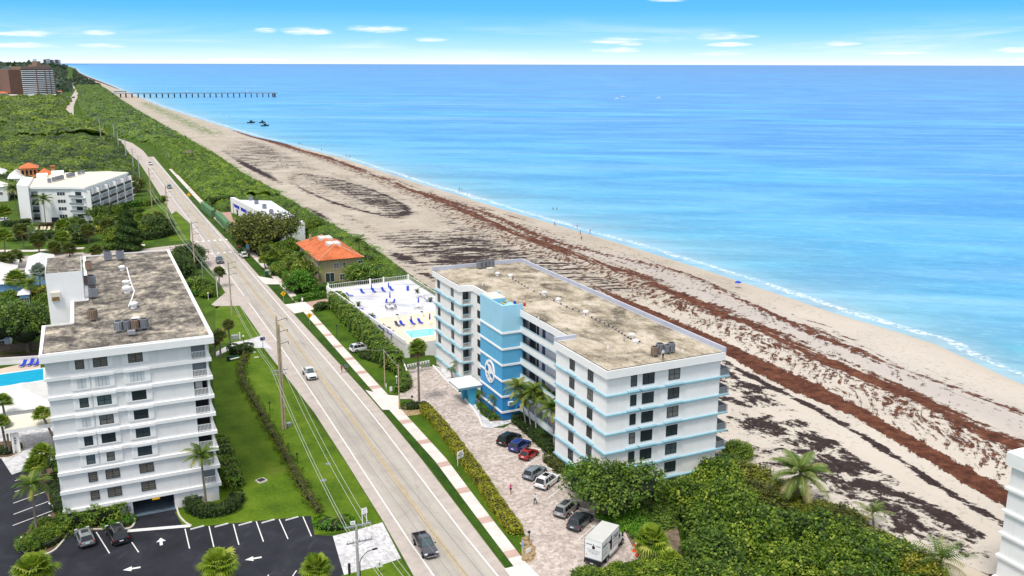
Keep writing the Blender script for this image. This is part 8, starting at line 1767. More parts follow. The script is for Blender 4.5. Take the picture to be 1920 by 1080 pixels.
for i, p in enumerate(((964, 803), (988, 826), (1006, 843), (1032, 880), (1072, 917), (1093, 955), (1117, 974), (1118, 990))): stop(p, LOTH, 'pale wheel stop in the brick court, '+['before the black SUV', 'before the blue SUV', 'before the red hatchback', 'before the blue-silver crossover', 'in the empty stall', 'before the silver SUV', 'before the slate SUV', 'left of the box truck'][i], 'wheel stops in the brick court')
# - utility poles and wires
def upole(label, base, top, m=None, arms=(), r=0.17, double=False, cross=(), name='utility_pole', group='utility poles along the road', z=0.0):
 g = G(*base, z); h = tall(base, top, z); t = thing(name, label, 'utility pole', g, 0, group); m = m or M['pole']
 mb = MB(); mb.tube([(0, 0, -.3), (0, 0, h)], [r, r*.75], 8, 0); mb.build('shaft', m, t, 50, local=True)
 if double: mb = MB(); mb.tube([(r*1.9, 0.1, -.3), (r*1.7, 0.1, h*.93)], [r*.95, r*.7], 8); mb.build('reinforcing_shaft', m, t, 50, local=True)
 mb = MB(); mb.cyl((0, 0, h), (0, 0, h+.35), .035); mb.build('top_pin', M['dark'], t, local=True)
 for a in arms:
  mb = MB(); mb.tube([(r, 0, h*a), (1.75, .15, h*a+.28)], .045, 5); mb.tube([(1.75, .15, h*a+.3), (1.75, .15, h*a-.15)], .05, 5); mb.build('davit_arm', M['dark'], t, local=True)
 for (a, w, off) in cross:
  mb = MB(); mb.box(-w/2+off, w/2+off, -.08, .08, h*a-.07, h*a+.07)
  for k in range(5): x = -w/2+.1+(w-.2)*k/4+off; mb.cyl((x, 0, h*a+.07), (x, 0, h*a+.32), .035)
  mb.tube([(-w*.35+off, .05, h*a-.05), (0, .05, h*a-.6)], .025, 4); mb.tube([(w*.35+off, .05, h*a-.05), (0, .05, h*a-.6)], .025, 4); mb.build('crossarm', M['metal'], t, local=True)
 return g, h
UP = []
UP.append(upole('grey pole with two crossarms standing in the paved entrance at the bottom', (674, 1128), (668, 984), M['concpole'], (), .2, cross=((.985, 3.1, .2), (.78, 3.0, .3))))
UP.append(upole('tall doubled wooden pole on the left lawn beside the white pickup', (531, 806), (520, 594), None, (.965, .865, .76), .2, True, ((.535, 2.9, 0), (.50, 2.2, 0))))
UP.append(upole('wooden pole with three dark arms at the roadside house', (435, 591), (425, 491), None, (.97, .87, .76), .19))
UP.append(upole('pale wooden pole with three dark arms at the crosswalk', (367, 518), (357, 416), M['pole'], (.97, .87, .77), .2))
UP.append(upole('pole with dark arms before the garden hedges, nearest the upper crosswalk', (318, 440), (311, 348), None, (.97, .86, .75), .2))
UP.append(upole('pole with dark arms at the drive of the balcony condominium', (286, 397), (280, 315), None, (.97, .86, .75), .22, cross=((.5, 2.6, 0),)))
UP.append(upole('pole with dark arms beyond the balcony condominium, nearest the road', (263, 342), (259.6, 292), M['concpole'], (.96, .85), .24))
UP.append(upole('tall pale pole at the corner of the woods beside the balcony condominium', (252, 331), (247.6, 278), M['concpole'], (.96, .85), .26))
UP.append(upole('pole at the edge of the woods, first beyond the condominium corner', (238, 307), (234, 259), M['concpole'], (), .26))
UP.append(upole('pole at the edge of the woods, second beyond the condominium corner', (224, 291), (220, 247), M['concpole'], (), .28))
UP.append(upole('tall pole where the far road meets the woods', (216, 275), (213, 232), M['concpole'], (), .3))
UP.append(upole('furthest pole at the lane through the woods', (190, 265), (187, 222), M['concpole'], (), .34))
for l, b_, t_, r_ in (('short lone pole sticking out of the dune thicket', (318, 303), (317, 287), .22), ('short pole in the far dune thicket, nearest the dark palm', (256, 256), (256, 239), .3), ('short pole in the far dune thicket, left of the dark palm', (234, 250), (233, 239), .3)): upole(l, b_, t_, M['concpole'], (), r_, group='lone poles in the dune thicket')
svc1 = upole('thin service pole beside the rounded hedge end at the gate', (722, 724), (721, 655), M['pole'], (), .13, group='service poles at the driveway')
svc2 = upole('thin service pole with a yellow band at the driveway apron', (749, 768), (749, 683), M['pole'], (), .14, group='service poles at the driveway')
upole('grey steel service pole behind the condominium roof', (382, 541), (377, 491), M['metal'], (), .14, group='service poles at the driveway')
upole('white thin pole at the roadside lawn behind the condominium', (408, 557), (407, 524), M['whiteclean'], (), .1, group='service poles at the driveway')
mb = MB(); g, h = svc2; mb.cyl((g.x, g.y, .9), (g.x, g.y, 1.35), .16, n=8); o = mb.build('pole_band', M['yellow']); o.parent = [x for x in COL.objects if x.get('label', '').startswith('thin service pole with a yellow')][0]; o.location = -Vector((g.x, g.y, 0))
def wire(label, pts, sag=0.8, r=0.03, m=None, name='overhead_wire', group='overhead wires along the road'):
 mb = MB()
 for a, c in zip(pts[:-1], pts[1:]):
  a, c = Vector(a), Vector(c); q = [a.lerp(c, i/8)-Vector((0, 0, sag*4*(i/8)*(1-i/8)*((c-a).length/70))) for i in range(9)]; mb.tube(q, r, 4)
 o = mb.build(name, m or M['wire']); own(o, pts[0]); tag(o, label, 'wire', group)
def at_pole(i, f, dx): g, h = UP[i]; return (g.x+dx, g.y+0.02, h*f)
south = (26.5, 40)
def run(dx0, dx, f0, fs, idx): return [(south[0]+dx0, south[1], f0)]+[at_pole(i, f, dx) for i, f in zip(idx, fs)]
for j, (dx, fa, dxa) in enumerate(((-1.3, .985, -1.3), (-.9, .985, -1.0), (.5, .985, .9), (1.25, .985, 1.5))):
 wire('overhead wire from the bottom pole crossarm up the left lawn, '+['outermost left', 'second from left', 'second from right', 'outermost right'][j], [(26.3+dx, 40, 12.5), at_pole(0, fa, dxa), at_pole(1, .55, dx), at_pole(2, .5, dx*.6), at_pole(3, .48, dx*.6), at_pole(4, .48, dx*.6), at_pole(5, .5, dx*.6)], 1.3, .026)
for j, f in enumerate((.965, .865, .76)):
 wire('transmission wire on the dark pole arms along the road, '+['top', 'middle', 'lowest'][j]+' one', [(28.2, 20, UP[1][1]*f), at_pole(1, f, 1.75), at_pole(2, f, 1.75), at_pole(3, f, 1.75), at_pole(4, f-.01, 1.75), at_pole(5, f, 1.75), at_pole(6, f, 1.2), at_pole(7, .95-.1*j, .5), at_pole(8, .95-.1*j, .2), at_pole(9, .95-.1*j, 0), at_pole(10, .95-.1*j, 0)], 1.6, .02, M['greymetal'])
wire('thin cable between the two service poles across to the sidewalk', [(G(625, 668).x, G(625, 668).y, 2), (svc1[0].x, svc1[0].y, svc1[1]*.97), (svc2[0].x, svc2[0].y, svc2[1]*.95)], .4, .025, group='service cables at the driveway')
g, h = UP[0]
mb = MB(); z0 = h*.52; mb.tube([(0.2, 0, 0), (.25, 0, z0), (.5, 0, z0+.5), (1.1, .1, z0+.95), (1.9, .2, z0+1.05)], .05, 6); mb.obb((2.1, .22, z0+1.03), .6, .28, .1, .1); o = mb.build('street_lamp', M['dark']); o.location = g; tag(o, 'dark street lamp with a curved arm beside the bottom grey pole', 'street lamp')
def lamp_post(label, base, top, m=None, head='globe', z=0.0):
 g = G(*base, z); h = max(1.5, tall(base, top, z)); t = thing('lamp_post', label, 'lamp', g); mb = MB(); mb.tube([(0, 0, 0), (0, 0, h)], .06, 6); mb.build('post', m or M['dark'], t, local=True)
 mb = MB(); mb.lathe([(.06, h), (.2, h+.1), (.2, h+.3), (.05, h+.42)], n=8); mb.build('lantern', M['whiteclean'] if head == 'globe' else M['dark'], t, 60, local=True)
lamp_post('white globe lamp at the corner of the roadside hedge', (391, 563), (391, 551), M['whiteclean'])
lamp_post('green lamp post with white lantern at the paved lawn entrance', (458, 658), (457, 632), M['green'])
lamp_post('dark lamp post beside the rocks at the end of the long hedge', (992, 1020), (991, 1006), None, 'dark')
lamp_post('dark lamp post in the shrub mound by the tall fan palm', (773, 760), (773, 747), None, 'dark')
lamp_post('dark lamp post along the meandering hedge, upper', (464, 690), (464, 680), None, 'dark'); lamp_post('dark lamp post along the meandering hedge, middle', (506, 772), (505, 760), None, 'dark'); lamp_post('dark lamp post along the meandering hedge, lower', (558, 870), (558, 856), None, 'dark')
lamp_post('dark lamp post in the middle of the road-side lawn', (632, 632), (632, 612), None, 'dark')
lamp_post('white slim lamp post beside the rounded hedge end', (744, 722), (743, 712), M['whiteclean'])
# - signs
def sign(label, base, top, w, h, m, shape='rect', post=None, face=0.0, two=False, z=0.0, marks=None, cat='sign'):
 g = G(*base, z); H_ = max(h+.3, tall(base, top, z)); t = thing('road_sign', label, cat, g, face)
 mb = MB(); xs_ = (0,) if not two else (-w*.36, w*.36)
 for x in xs_: mb.box(x-.04, x+.04, -.02, .06, 0, H_-.02)
 mb.build('post', post or M['metal'], t, local=True)
 if shape == 'diamond': P = [(0, H_-h), (w/2, H_-h/2), (0, H_), (-w/2, H_-h/2)]
 elif shape == 'oct': P = [(w/2*math.cos(rad(22.5+45*k))*1.08, H_-h/2+h/2*math.sin(rad(22.5+45*k))*1.08) for k in range(8)]
 elif shape == 'arch': P = [(-w/2, H_-h), (w/2, H_-h), (w/2, H_-h*.38), (w*.40, H_-h*.22), (w*.2, H_-h*.06), (0, H_), (-w*.2, H_-h*.06), (-w*.40, H_-h*.22), (-w/2, H_-h*.38)]
 else: P = [(-w/2, H_-h), (w/2, H_-h), (w/2, H_), (-w/2, H_)]
 k = len(P); mb = MB(); mb.add([(x, -.06, zz) for x, zz in P]+[(x, -.021, zz) for x, zz in P], [tuple(range(k)), tuple(range(k, 2*k))[::-1]]+[(i, (i+1) % k, k+(i+1) % k, k+i) for i in range(k)]); mb.build('board', m, t, local=True)
 if marks:
  mb = MB()
  for (u, v, a, b_) in marks: mb.box(u*w-a*w/2, u*w+a*w/2, -.072, -.0605, H_-h/2+v*h-b_*h/2, H_-h/2+v*h+b_*h/2)
  mb.build('marking', M['dark'] if m is not M['red'] else M['whiteclean'], t, local=True)
 return t
PED = [(0, .16, .08, .10), (.02, 0, .11, .22), (-.05, -.17, .05, .18), (.08, -.17, .05, .18)]
sign('yellow diamond crossing sign at the lawn corner of the villa driveway', (581, 613), (581, 586), 1.4, 1.4, M['yellow'], 'diamond', marks=PED)
sign('yellow diamond sign on the verge in front of the ochre villa', (532, 567), (532, 545), 1.5, 1.5, M['yellow'], 'diamond', marks=PED)
s_ = sign('big yellow diamond sign over a small blue panel beside the green fabric fence', (465, 478), (464, 444), 2.2, 2.2, M['yellow'], 'diamond', marks=PED)
mb = MB(); H_ = tall((465, 478), (464, 444)); mb.box(-.5, .5, -.055, -.02, H_-3.6, H_-2.4); mb.build('lower_panel', M['paleblue'], s_, local=True)
sign('yellow-green diamond sign far along the sidewalk', (355, 379), (354, 361), 1.9, 1.9, M['yellow'], 'diamond')
sign('small white sign near the far yellow diamond', (354, 366), (354, 352), .9, .9, M['whiteclean'])
sign('small red stop sign at the sidewalk crossing', (449, 474), (449, 458), 1.2, 1.2, M['red'], 'oct', marks=[(0, 0, .75, .16)])
sign('dark street-name board on a post at the paved lawn entrance', (494, 664), (493, 632), 1.0, .75, M['darkblue'], post=M['dark'])
sign('white arched resort sign standing against the yellow-green hedge', (863, 872), (863, 845), 1.35, 1.25, M['whiteclean'], 'arch', M['whiteclean'], .35, True, marks=[(-.28, -.05, .16, .13), (-.08, -.06, .16, .13), (.1, -.05, .12, .1), (.27, -.04, .12, .13), (-.12, .2, .1, .09), (0, .24, .12, .05), (.12, .2, .1, .09), (0, .15, .26, .05), (0, -.32, .3, .06)])
sign('white notched sign board on the lawn beside the paved entrance', (684, 986), (681, 952), .85, .85, M['whiteclean'], 'arch', M['whiteclean'], .15, True, marks=[(-.1, .1, .2, .1), (.15, .12, .1, .1), (-.2, -.25, .2, .06), (.1, -.25, .2, .06)])
sign('small white plate sign left of the bottom crossarm', (662, 994), (660, 977), .65, .5, M['whiteclean'], marks=[(0, 0, .6, .2)])
sign('white board at the lower lawn of the paved entrance', (712, 1076), (711, 1054), .75, .65, M['whiteclean'], post=M['dark'], marks=[(.0, .1, .14, .5)])
sign('tall dark sign blade at the bottom edge beside the paved entrance', (656, 1092), (654, 1056), .32, 1.4, M['dark'], post=M['dark'])
sign('white rectangular sign among the rocks at the court entrance', (990, 1040), (990, 1028), .95, .6, M['whiteclean'], post=M['whiteclean'], face=.4)
sign('thin blue-white blade sign at the grass end of the court entrance', (980, 1032), (980, 1015), .16, 1.1, M['paleblue'], post=M['whiteclean'])
sign('white mailbox-like plate at the villa hedge', (567, 567), (566, 558), .4, .8, M['whiteclean'], post=M['whiteclean'])
sign('small white yard sign in the dark shrub bed', (697, 674), (696, 667), .6, .45, M['whiteclean'], post=M['whiteclean'])
sign('white anchor-shaped plaque at the rounded hedge end', (733, 736), (732, 727), .5, .9, M['whiteclean'], post=M['whiteclean'], marks=None)
sign('small white marker post on the lawn by the service pole', (724, 730), (724, 719), .2, .7, M['whiteclean'], post=M['whiteclean'])
def ubox(name, label, cat, px, sx, sy, h, m, rz=0.0):
 g = G(*px); mb = MB(); mb.obb((0, 0, h/2), sx, sy, h); mb.obb((0, 0, h+.03), sx+.06, sy+.06, .06); o = mb.build(name, m); o.location = (g.x, g.y, .04); o.rotation_euler = (0, 0, rz); tag(o, label, cat)
ubox('utility_box', 'small pale utility box beside the doubled wooden pole', 'utility box', (542, 800), .7, .6, .6, M['metal'], .3)
ubox('utility_box', 'teal-grey utility cabinet on the upper lawn beside the wooden pole', 'utility box', (441, 637), 1.4, .9, 1.0, M['metal'])
ubox('utility_box', 'white meter pedestal right of the teal-grey cabinet', 'utility box', (450, 637), .2, .2, 1.6, M['whiteclean'])
ubox('valve_box', 'white valve box lying in the lawn near the paved entrance', 'valve box', (481, 671), .9, .4, .1, M['curb']); ubox('valve_box', 'white slab lying in the lawn left of the valve box', 'valve box', (474, 662), 1.2, .4, .1, M['curb'])
mb = MB(); g = G(490, 903); mb.obb((0, 0, .12), 1.3, 1.3, .24, .35); mb.obb((0, 0, .245), 1.02, 1.02, .03, .35, 1); o = mb.build('drain_grate', [M['curb'], M['dark']]); o.location = (g.x, g.y, .03); tag(o, 'square drain grate with pale frame in the middle of the left lawn', 'drain')
g = G(500, 519); t = thing('wheelie_bin', 'dark green wheelie bin on the sidewalk at the villa driveway', 'bin', g); mb = MB(); mb.add([(-.3, -.35, .1), (.3, -.35, .1), (.3, .35, .1), (-.3, .35, .1), (-.4, -.45, 1.15), (.4, -.45, 1.15), (.4, .45, 1.15), (-.4, .45, 1.15)], [(0, 1, 5, 4), (1, 2, 6, 5), (2, 3, 7, 6), (3, 0, 4, 7), (4, 5, 6, 7), (3, 2, 1, 0)]); mb.build('body', M['green'], t, local=True); mb = MB(); mb.obb((0, 0, 1.2), .9, 1.0, .1); mb.build('lid', M['green'], t, local=True); t.scale = (1.3,)*3
for i, (p, l) in enumerate((((1189, 1034), 'first of the pair at the truck front'), ((1195, 1042), 'second of the pair at the truck front'), ((1210, 1052), 'by itself under the big fan palm'), ((1134, 952), 'under the broad dark tree'), ((1193, 1026), 'behind the pair at the truck front'))):
 g = G(*p); t = thing('traffic_cone', 'orange traffic cone, '+l, 'cone', (g.x, g.y, .05), 0, 'orange traffic cones'); mb = MB(); mb.box(-.24, .24, -.24, .24, 0, .05); mb.build('base', M['orange'], t, local=True); mb = MB(); mb.lathe([(.19, .05), (.04, .85), (.02, .86)], n=10); mb.build('cone_body', M['orange'], t, local=True); mb = MB(); mb.lathe([(.132, .4), (.10, .55)], n=10); mb.build('reflective_band', M['whiteclean'], t, local=True); t.scale = (1.15,)*3
random.seed(3)
for i, (px, py) in enumerate(((985, 1012), (992, 1020), (998, 1028), (1000, 1040), (994, 1048), (984, 1050), (980, 1022), (988, 1034))):
 g = G(px, py); mb = MB(); V = IV*np.array([.45, .35, .25])*(1+.25*np.sin(IV[:, [1, 2, 0]]*5+i)); mb.add([tuple(v) for v in V], [tuple(f) for f in IF]); o = mb.build('landscape_rock', M['rock'], smooth=30); o.location = (g.x, g.y, .12); o.rotation_euler = (0, 0, i*1.3); tag(o, 'tan boulder in the rock bed at the brick court entrance', 'rock', 'boulders at the court entrance')
for i, (px, py) in enumerate(((1000, 1043), (870, 870), (867, 872), (740, 742), (755, 771), (1060, 900))):
 pass
g = G(440, 676); t = thing('garden_bench', 'green bench set with white seat by the dark round bush on the lawn', 'bench', (g.x, g.y, .04), .3)
mb = MB(); mb.box(-1.0, 1.0, -.25, .25, .42, .48); mb.build('seat', M['whiteclean'], t, local=True); mb = MB(); mb.box(-1.0, 1.0, .22, .28, .48, .95); mb.build('backrest', M['green'], t, local=True)
for x in (-.85, .85): mb = MB(); mb.box(x-.05, x+.05, -.22, .26, 0, .42); mb.build('leg', M['green'], t, local=True)
g = G(428, 678); mb = MB(); mb.lathe([(.3, 0), (.36, 1.0), (.38, 1.1)], n=10); o = mb.build('litter_bin', M['dark'], smooth=40); o.location = (g.x, g.y, .04); tag(o, 'dark litter bin on the lawn beside the green bench', 'bin')
# - boats and gear on the water
def boat(label, px, L, hull, cabin=True, rz=0.3):
 g = G(*px, SEA_Z); t = thing('boat', label, 'boat', (g.x, g.y, SEA_Z), rz)
 mb = MB(); st = [(-L/2, .8, -.2, 1.0), (-L/4, 1.0, -.3, 1.0), (L/5, .9, -.3, 1.15), (L*.42, .45, -.1, 1.4), (L/2, .06, .5, 1.55)]; b_ = L*.16
 loft(mb, [[(y, -f*b_, zt), (y, -f*b_*.7, zl), (y, f*b_*.7, zl), (y, f*b_, zt)] for y, f, zl, zt in st]); mb.build('hull', hull, t, 30, local=True)
 mb = MB(); mb.box(-L*.12, L*.12, -b_*.5, b_*.5, 1.0, 2.5); mb.build('console', M['whiteclean'] if cabin else M['dark'], t, local=True)
 mb = MB(); mb.box(-L*.2, L*.16, -b_*.7, b_*.7, 3.0, 3.15)
 for x in (-L*.18, L*.14):
  for y in (-b_*.6, b_*.6): mb.box(x-.06, x+.06, y-.06, y+.06, 1.0, 3.0)
 mb.build('canopy', M['whiteclean'] if cabin else M['greymetal'], t, local=True)
nav = mat('navy_boat_hull', (0.01, 0.014, 0.05), 0.4, 0.1); tl_ = mat('dark_teal_boat_hull', (0.008, 0.06, 0.08), 0.4, 0.1)
boat('dark boat near the beach, left one with swimmers', (471, 230.5), 9, nav, False); boat('dark boat near the beach, right one', (492, 230.5), 7, nav, False); boat('dark teal boat nearest the beach', (497, 236.5), 9, tl_, False)
boat('small white boat far out, left of the pair', (1157, 186), 9, M['whiteclean']); boat('small white boat far out, right of the pair', (1168, 182.5), 11, M['whiteclean']); boat('white boat far out on its own', (1235, 184.5), 11, M['whiteclean']); boat('tiny dark boat on the horizon', (1880, 126), 40, nav)
# - people
def skinmesh(name, verts, edges, radii, root=0, lev=1):
 me = bpy.data.meshes.new(name); bm = bmesh.new(); L = bm.verts.layers.skin.verify(); vs = []
 for i, (p, r) in enumerate(zip(verts, radii)):
  v = bm.verts.new(p); v[L].radius = (r, r) if not isinstance(r, tuple) else r; v[L].use_root = i == root; vs.append(v)
 for a, c in edges: bm.edges.new((vs[a], vs[c]))
 bm.to_mesh(me); bm.free(); o = bpy.data.objects.new(name, me); COL.objects.link(o)
 o.modifiers.new('s', 'SKIN'); sb = o.modifiers.new('d', 'SUBSURF'); sb.levels = lev; sb.render_levels = lev
 dg = bpy.context.evaluated_depsgraph_get(); m2 = bpy.data.meshes.new_from_object(o.evaluated_get(dg)); m2.name = name
 m2.polygons.foreach_set('use_smooth', [True]*len(m2.polygons)); bpy.data.objects.remove(o); return m2
def figure(pose):
 """1.70 m body; pose gives arm and leg swing. Returns body, top, shorts/trousers, hair meshes (uncoloured)"""
 s = pose.get('stride', 0.0); arm = pose.get('arm', 0.12); bend = pose.get('bend', 0.0); el = pose.get('elbow', 0.0)
 def T(x, y, z):
  if z > .95 and bend: a = bend; return (x, y*math.cos(a)+(z-.95)*math.sin(a), .95+(z-.95)*math.cos(a)-y*math.sin(a))
  return (x, y, z)
 V = [(0, 0, .92), T(0, 0, 1.05), T(0, .01, 1.22), T(0, 0, 1.38), T(0, 0, 1.46), T(0, .02, 1.54), T(0, .035, 1.60), T(0, .02, 1.68)]
 R = [(.135, .10), (.125, .09), (.15, .10), (.13, .085), .052, .062, .083, .06]; E = [(i, i+1) for i in range(7)]
 k = len(V); V.append(T(0, .115, 1.585)); R.append(.014); E.append((6, k))
 idx = {}
 for sd in (-1, 1):
  y1 = s*.32*sd; k = len(V)
  V += [(sd*.09, 0, .86), (sd*.10, y1*.5+.03*abs(s), .50), (sd*.10, y1-.04*abs(s)*(sd*s < 0)*2, .10), (sd*.105, y1+.03, .04), (sd*.11, y1+.15, .03)]; R += [.088, .060, .040, .035, .028]
  E += [(0, k)]+[(k+i, k+i+1) for i in range(4)]
  k = len(V); ya = -s*.22*sd
  sh = T(sd*.17, 0, 1.39); eb = T(sd*(.20+arm*.5), ya*.5, 1.12); wr = T(sd*(.20+arm*.7), ya+.06+el*.20, .88+el*.22); pm = (wr[0]+sd*.005, wr[1]+.02+el*.05, wr[2]-.07+el*.06)
  V += [sh, eb, wr, pm]; R += [.052, .040, .027, .030]; E += [(3, k), (k, k+1), (k+1, k+2), (k+2, k+3)]
  idx[sd] = (sh, eb, wr)
  for f in range(5):
   q = len(V); dx = (f-2)*.014 if f < 4 else 0; L_ = (.075, .085, .082, .065, .05)[f]
   if f == 4: V += [(pm[0]-sd*.02, pm[1]+.035, pm[2]+.02), (pm[0]-sd*.022, pm[1]+.055, pm[2]-.01)]
   else: V += [(pm[0]+sd*.004, pm[1]+dx, pm[2]-L_*.5), (pm[0]-sd*.006, pm[1]+dx+.012, pm[2]-L_)]
   R += [.0085, .0075]; E += [(k+3, q), (q, q+1)]
 body = skinmesh('body', V, E, R)
 tv = [T(0, 0, .98), T(0, 0, 1.08), T(0, .01, 1.22), T(0, 0, 1.37), T(0, 0, 1.43)]; tr = [(.15, .115), (.145, .108), (.17, .12), (.15, .105), .075]; te = [(0, 1), (1, 2), (2, 3), (3, 4)]
 for sd in (-1, 1):
  k = len(tv); sh, eb, wr = idx[sd]; f = pose.get('sleeve', .5); e2 = tuple(a+(c-a)*min(1, f*1.0) for a, c in zip(sh, eb)); tv += [sh, e2]; tr += [.066, .056]; te += [(3, k), (k, k+1)]
  if f >= 1: tv.append(wr); tr.append(.038); te.append((k+1, k+2))
 top = skinmesh('top', tv, te, tr)
 pv = [(0, 0, 1.02), (0, 0, .90)]; pr_ = [(.14, .105), (.15, .115)]; pe = [(0, 1)]
 for sd in (-1, 1):
  y1 = s*.32*sd; k = len(pv); pv += [(sd*.09, 0, .84), (sd*.10, y1*.28+.02*abs(s), .64)]; pr_ += [.102, .085]; pe += [(1, k), (k, k+1)]
  if pose.get('long'): pv += [(sd*.10, y1*.5+.03*abs(s), .50), (sd*.10, y1-.03*abs(s), .13)]; pr_ += [.075, .058]; pe += [(k+1, k+2), (k+2, k+3)]
 bot = skinmesh('bottom', pv, pe, pr_)
 hv = [T(0, -.02, 1.66), T(0, -.045, 1.60), T(0, -.06, 1.52)]; hr = [.082, .078, .05]
 if pose.get('longhair'): hv += [T(0, -.09, 1.40)]; hr += [.05]
 hair = skinmesh('hair', hv, [(i, i+1) for i in range(len(hv)-1)], hr)
 return body, top, bot, hair
FIG = dict(walk=figure(dict(stride=.9, arm=.15, sleeve=.55)), run=figure(dict(stride=1.3, arm=.2, sleeve=.3, elbow=.8, longhair=True)), stand=figure(dict(stride=.25, arm=.12, sleeve=1.0, long=True)), bend=figure(dict(stride=.4, arm=.2, sleeve=.5, bend=.7, elbow=.6, longhair=True)), walklong=figure(dict(stride=.7, arm=.15, sleeve=1.0, long=True, longhair=True, elbow=.7)))
PM = {}
def cloth(c):
 if c not in PM: PM[c] = mat('cloth_%02d' % len(PM), c, 0.85, 0.08, 6)
 return PM[c]
def person(label, at, rz, pose, top, bottom, hair=None, skin=(0.42, 0.23, 0.15), group=None, scale=1.0, bare=False):
 t = thing('person', label, 'person', at, rz, group); B, Tp, Bt, Hr = FIG[pose]
 for nm, me, m in (('body', B, cloth(skin)), ('shirt', Tp, cloth(top)), ('trousers' if pose in ('stand', 'walklong') else 'shorts', Bt, cloth(bottom)), ('hair', Hr, M['hair'] if hair is None else cloth(hair))):
  if nm == 'shirt' and bare: continue
  o = link(nm, me, t)
  if len(me.materials) == 0: me.materials.append(m)
  o.material_slots[0].link = 'OBJECT'; o.material_slots[0].material = m
 t.scale = (scale,)*3; return t
g = lambda px, py, z=0.0: G(px, py, z)
person('jogger in a dark orange top running along the road edge', g(641, 699, .02), 2.9, 'run', (0.25, 0.06, 0.03), (0.02, 0.02, 0.03))
person('jogger in a bright blue shirt beside the one in orange', g(648.5, 698, .02), 2.9, 'run', (0.03, 0.14, 0.5), (0.02, 0.02, 0.025), scale=1.05)
person('woman in a pink hooded top and dark shorts walking through the brick court', g(957.5, 926, .06), 3.0, 'walk', (0.70, 0.07, 0.27), (0.03, 0.02, 0.05))
person('woman with long hair in a white top and dark leggings near the white SUV', g(1003.5, 946, .06), 2.2, 'walklong', (0.65, 0.66, 0.68), (0.03, 0.032, 0.045), (0.16, 0.06, 0.025))
person('woman in white and pale blue bending between the silver and the slate SUV', g(1076, 976, .06), 1.2, 'bend', (0.60, 0.62, 0.75), (0.25, 0.28, 0.6), (0.35, 0.2, 0.1))
person('man in a white shirt and black trousers standing on the beige roof', g(1243, 675, RT+.03), 0.4, 'stand', (0.66, 0.68, 0.74), (0.012, 0.012, 0.014), (0.02, 0.015, 0.01))
person('walker in dark clothes on the far sidewalk', g(362, 383, .1), 0, 'walk', (0.03, 0.03, 0.05), (0.03, 0.03, 0.04))
BP = (((1082, 428), 'walk', (.6, .6, .6), 'at the swash, left of the pair by the water'), ((1088, 440), 'stand', (.1, .1, .25), 'at the swash, right of the pair by the water'), ((1090, 452), 'walk', (.2, .05, .05), 'on the wet sand below the pair'), ((1106, 439), 'walk', (.02, .02, .03), 'alone on the wet sand right of the pair'), ((1040, 425), 'walk', (.4, .1, .1), 'on the sand left of the pair'), ((861, 358), 'walk', (.03, .03, .05), 'at the water in mid-beach, left'), ((866, 359), 'walk', (.4, .05, .05), 'at the water in mid-beach, right'), ((649, 296), 'walk', (.2, .2, .3), 'up the beach at the water, left'), ((656, 296.5), 'walk', (.03, .03, .05), 'up the beach at the water, right'), ((603, 283), 'walk', (.05, .05, .06), 'further up the beach at the water'), ((561, 271), 'stand', (.03, .03, .05), 'of the far group at the water, left'), ((566, 271.5), 'stand', (.2, .05, .05), 'of the far group at the water, right'), ((520, 313), 'stand', (.3, .3, .35), 'in the group in the middle of the sand, left'), ((529, 315), 'stand', (.3, .3, .35), 'in the group in the middle of the sand, centre'), ((538, 312), 'stand', (.1, .1, .2), 'in the group in the middle of the sand, right'), ((540, 318), 'walk', (.05, .05, .08), 'in the group in the middle of the sand, nearest'), ((430, 218), 'stand', (.05, .05, .06), 'far away by the pier side of the beach, left'), ((420, 216), 'stand', (.05, .05, .06), 'far away by the pier side of the beach, right'), ((454, 257 - 18), 'stand', (.05, .05, .06), 'opposite the dark boats'))
for i, (p, po, c, l) in enumerate(BP): person('beachgoer '+l, g(*p, -1.5), i*1.3, po, c, (.05, .05, .12), group='people on the beach', scale=1.1)
for p, l in (((1037, 396), 'left one of two wading bathers'), ((1044, 396), 'right one of two wading bathers'), ((494, 231), 'wader between the dark boats'), ((482, 230), 'wader beside the left dark boat'), ((483, 237), 'wader nearest the teal boat')): person('bather, '+l, g(*p, SEA_Z-.75), .5, 'stand', (.05, .05, .1), (.05, .05, .1), group='bathers in the sea', scale=1.1, bare=True)
t = thing('beach_umbrella', 'small blue beach umbrella on the wet sand', 'umbrella', g(1383, 540, -1.3)); mb = MB(); mb.cyl((0, 0, 0), (0, 0, 1.9), .03); mb.build('pole', M['whiteframe'], t, local=True); mb = MB(); mb.lathe([(1.0, 1.6), (.6, 1.9), (.05, 2.05)], n=10); mb.build('canopy', M['skyblue'], t, local=True)
# - camera, light, air
cam = bpy.data.cameras.new('camera'); co = bpy.data.objects.new('camera', cam); COL.objects.link(co)
cam.sensor_width = 36; cam.lens = 36*FPX/1920; cam.clip_start = 1; cam.clip_end = 200000
f = _ray(960, 540).normalized(); r = (_ray(1000, 540)-_ray(920, 540)).normalized(); u = r.cross(f)
Mx = Matrix((r, u, -f)).transposed().to_4x4(); Mx.translation = Vector((0, 0, CH)); co.matrix_world = Mx
SC.camera = co
SUN_EL, SUN_AZ = rad(62), rad(232)
sl = bpy.data.lights.new('sun', 'SUN'); sl.energy = 2.1; sl.angle = rad(13); sl.color = (1.0, 0.95, 0.88)
so = bpy.data.objects.new('sun', sl); COL.objects.link(so)
dv = Vector((math.sin(SUN_AZ)*math.cos(SUN_EL), math.cos(SUN_AZ)*math.cos(SUN_EL), math.sin(SUN_EL)))
so.rotation_euler = dv.to_track_quat('Z', 'Y').to_euler(); so.location = (0, 0, 200)
w = bpy.data.worlds.new('World'); SC.world = w; w.use_nodes = True
nt = w.node_tree; nt.nodes.clear(); b = NB(nt)
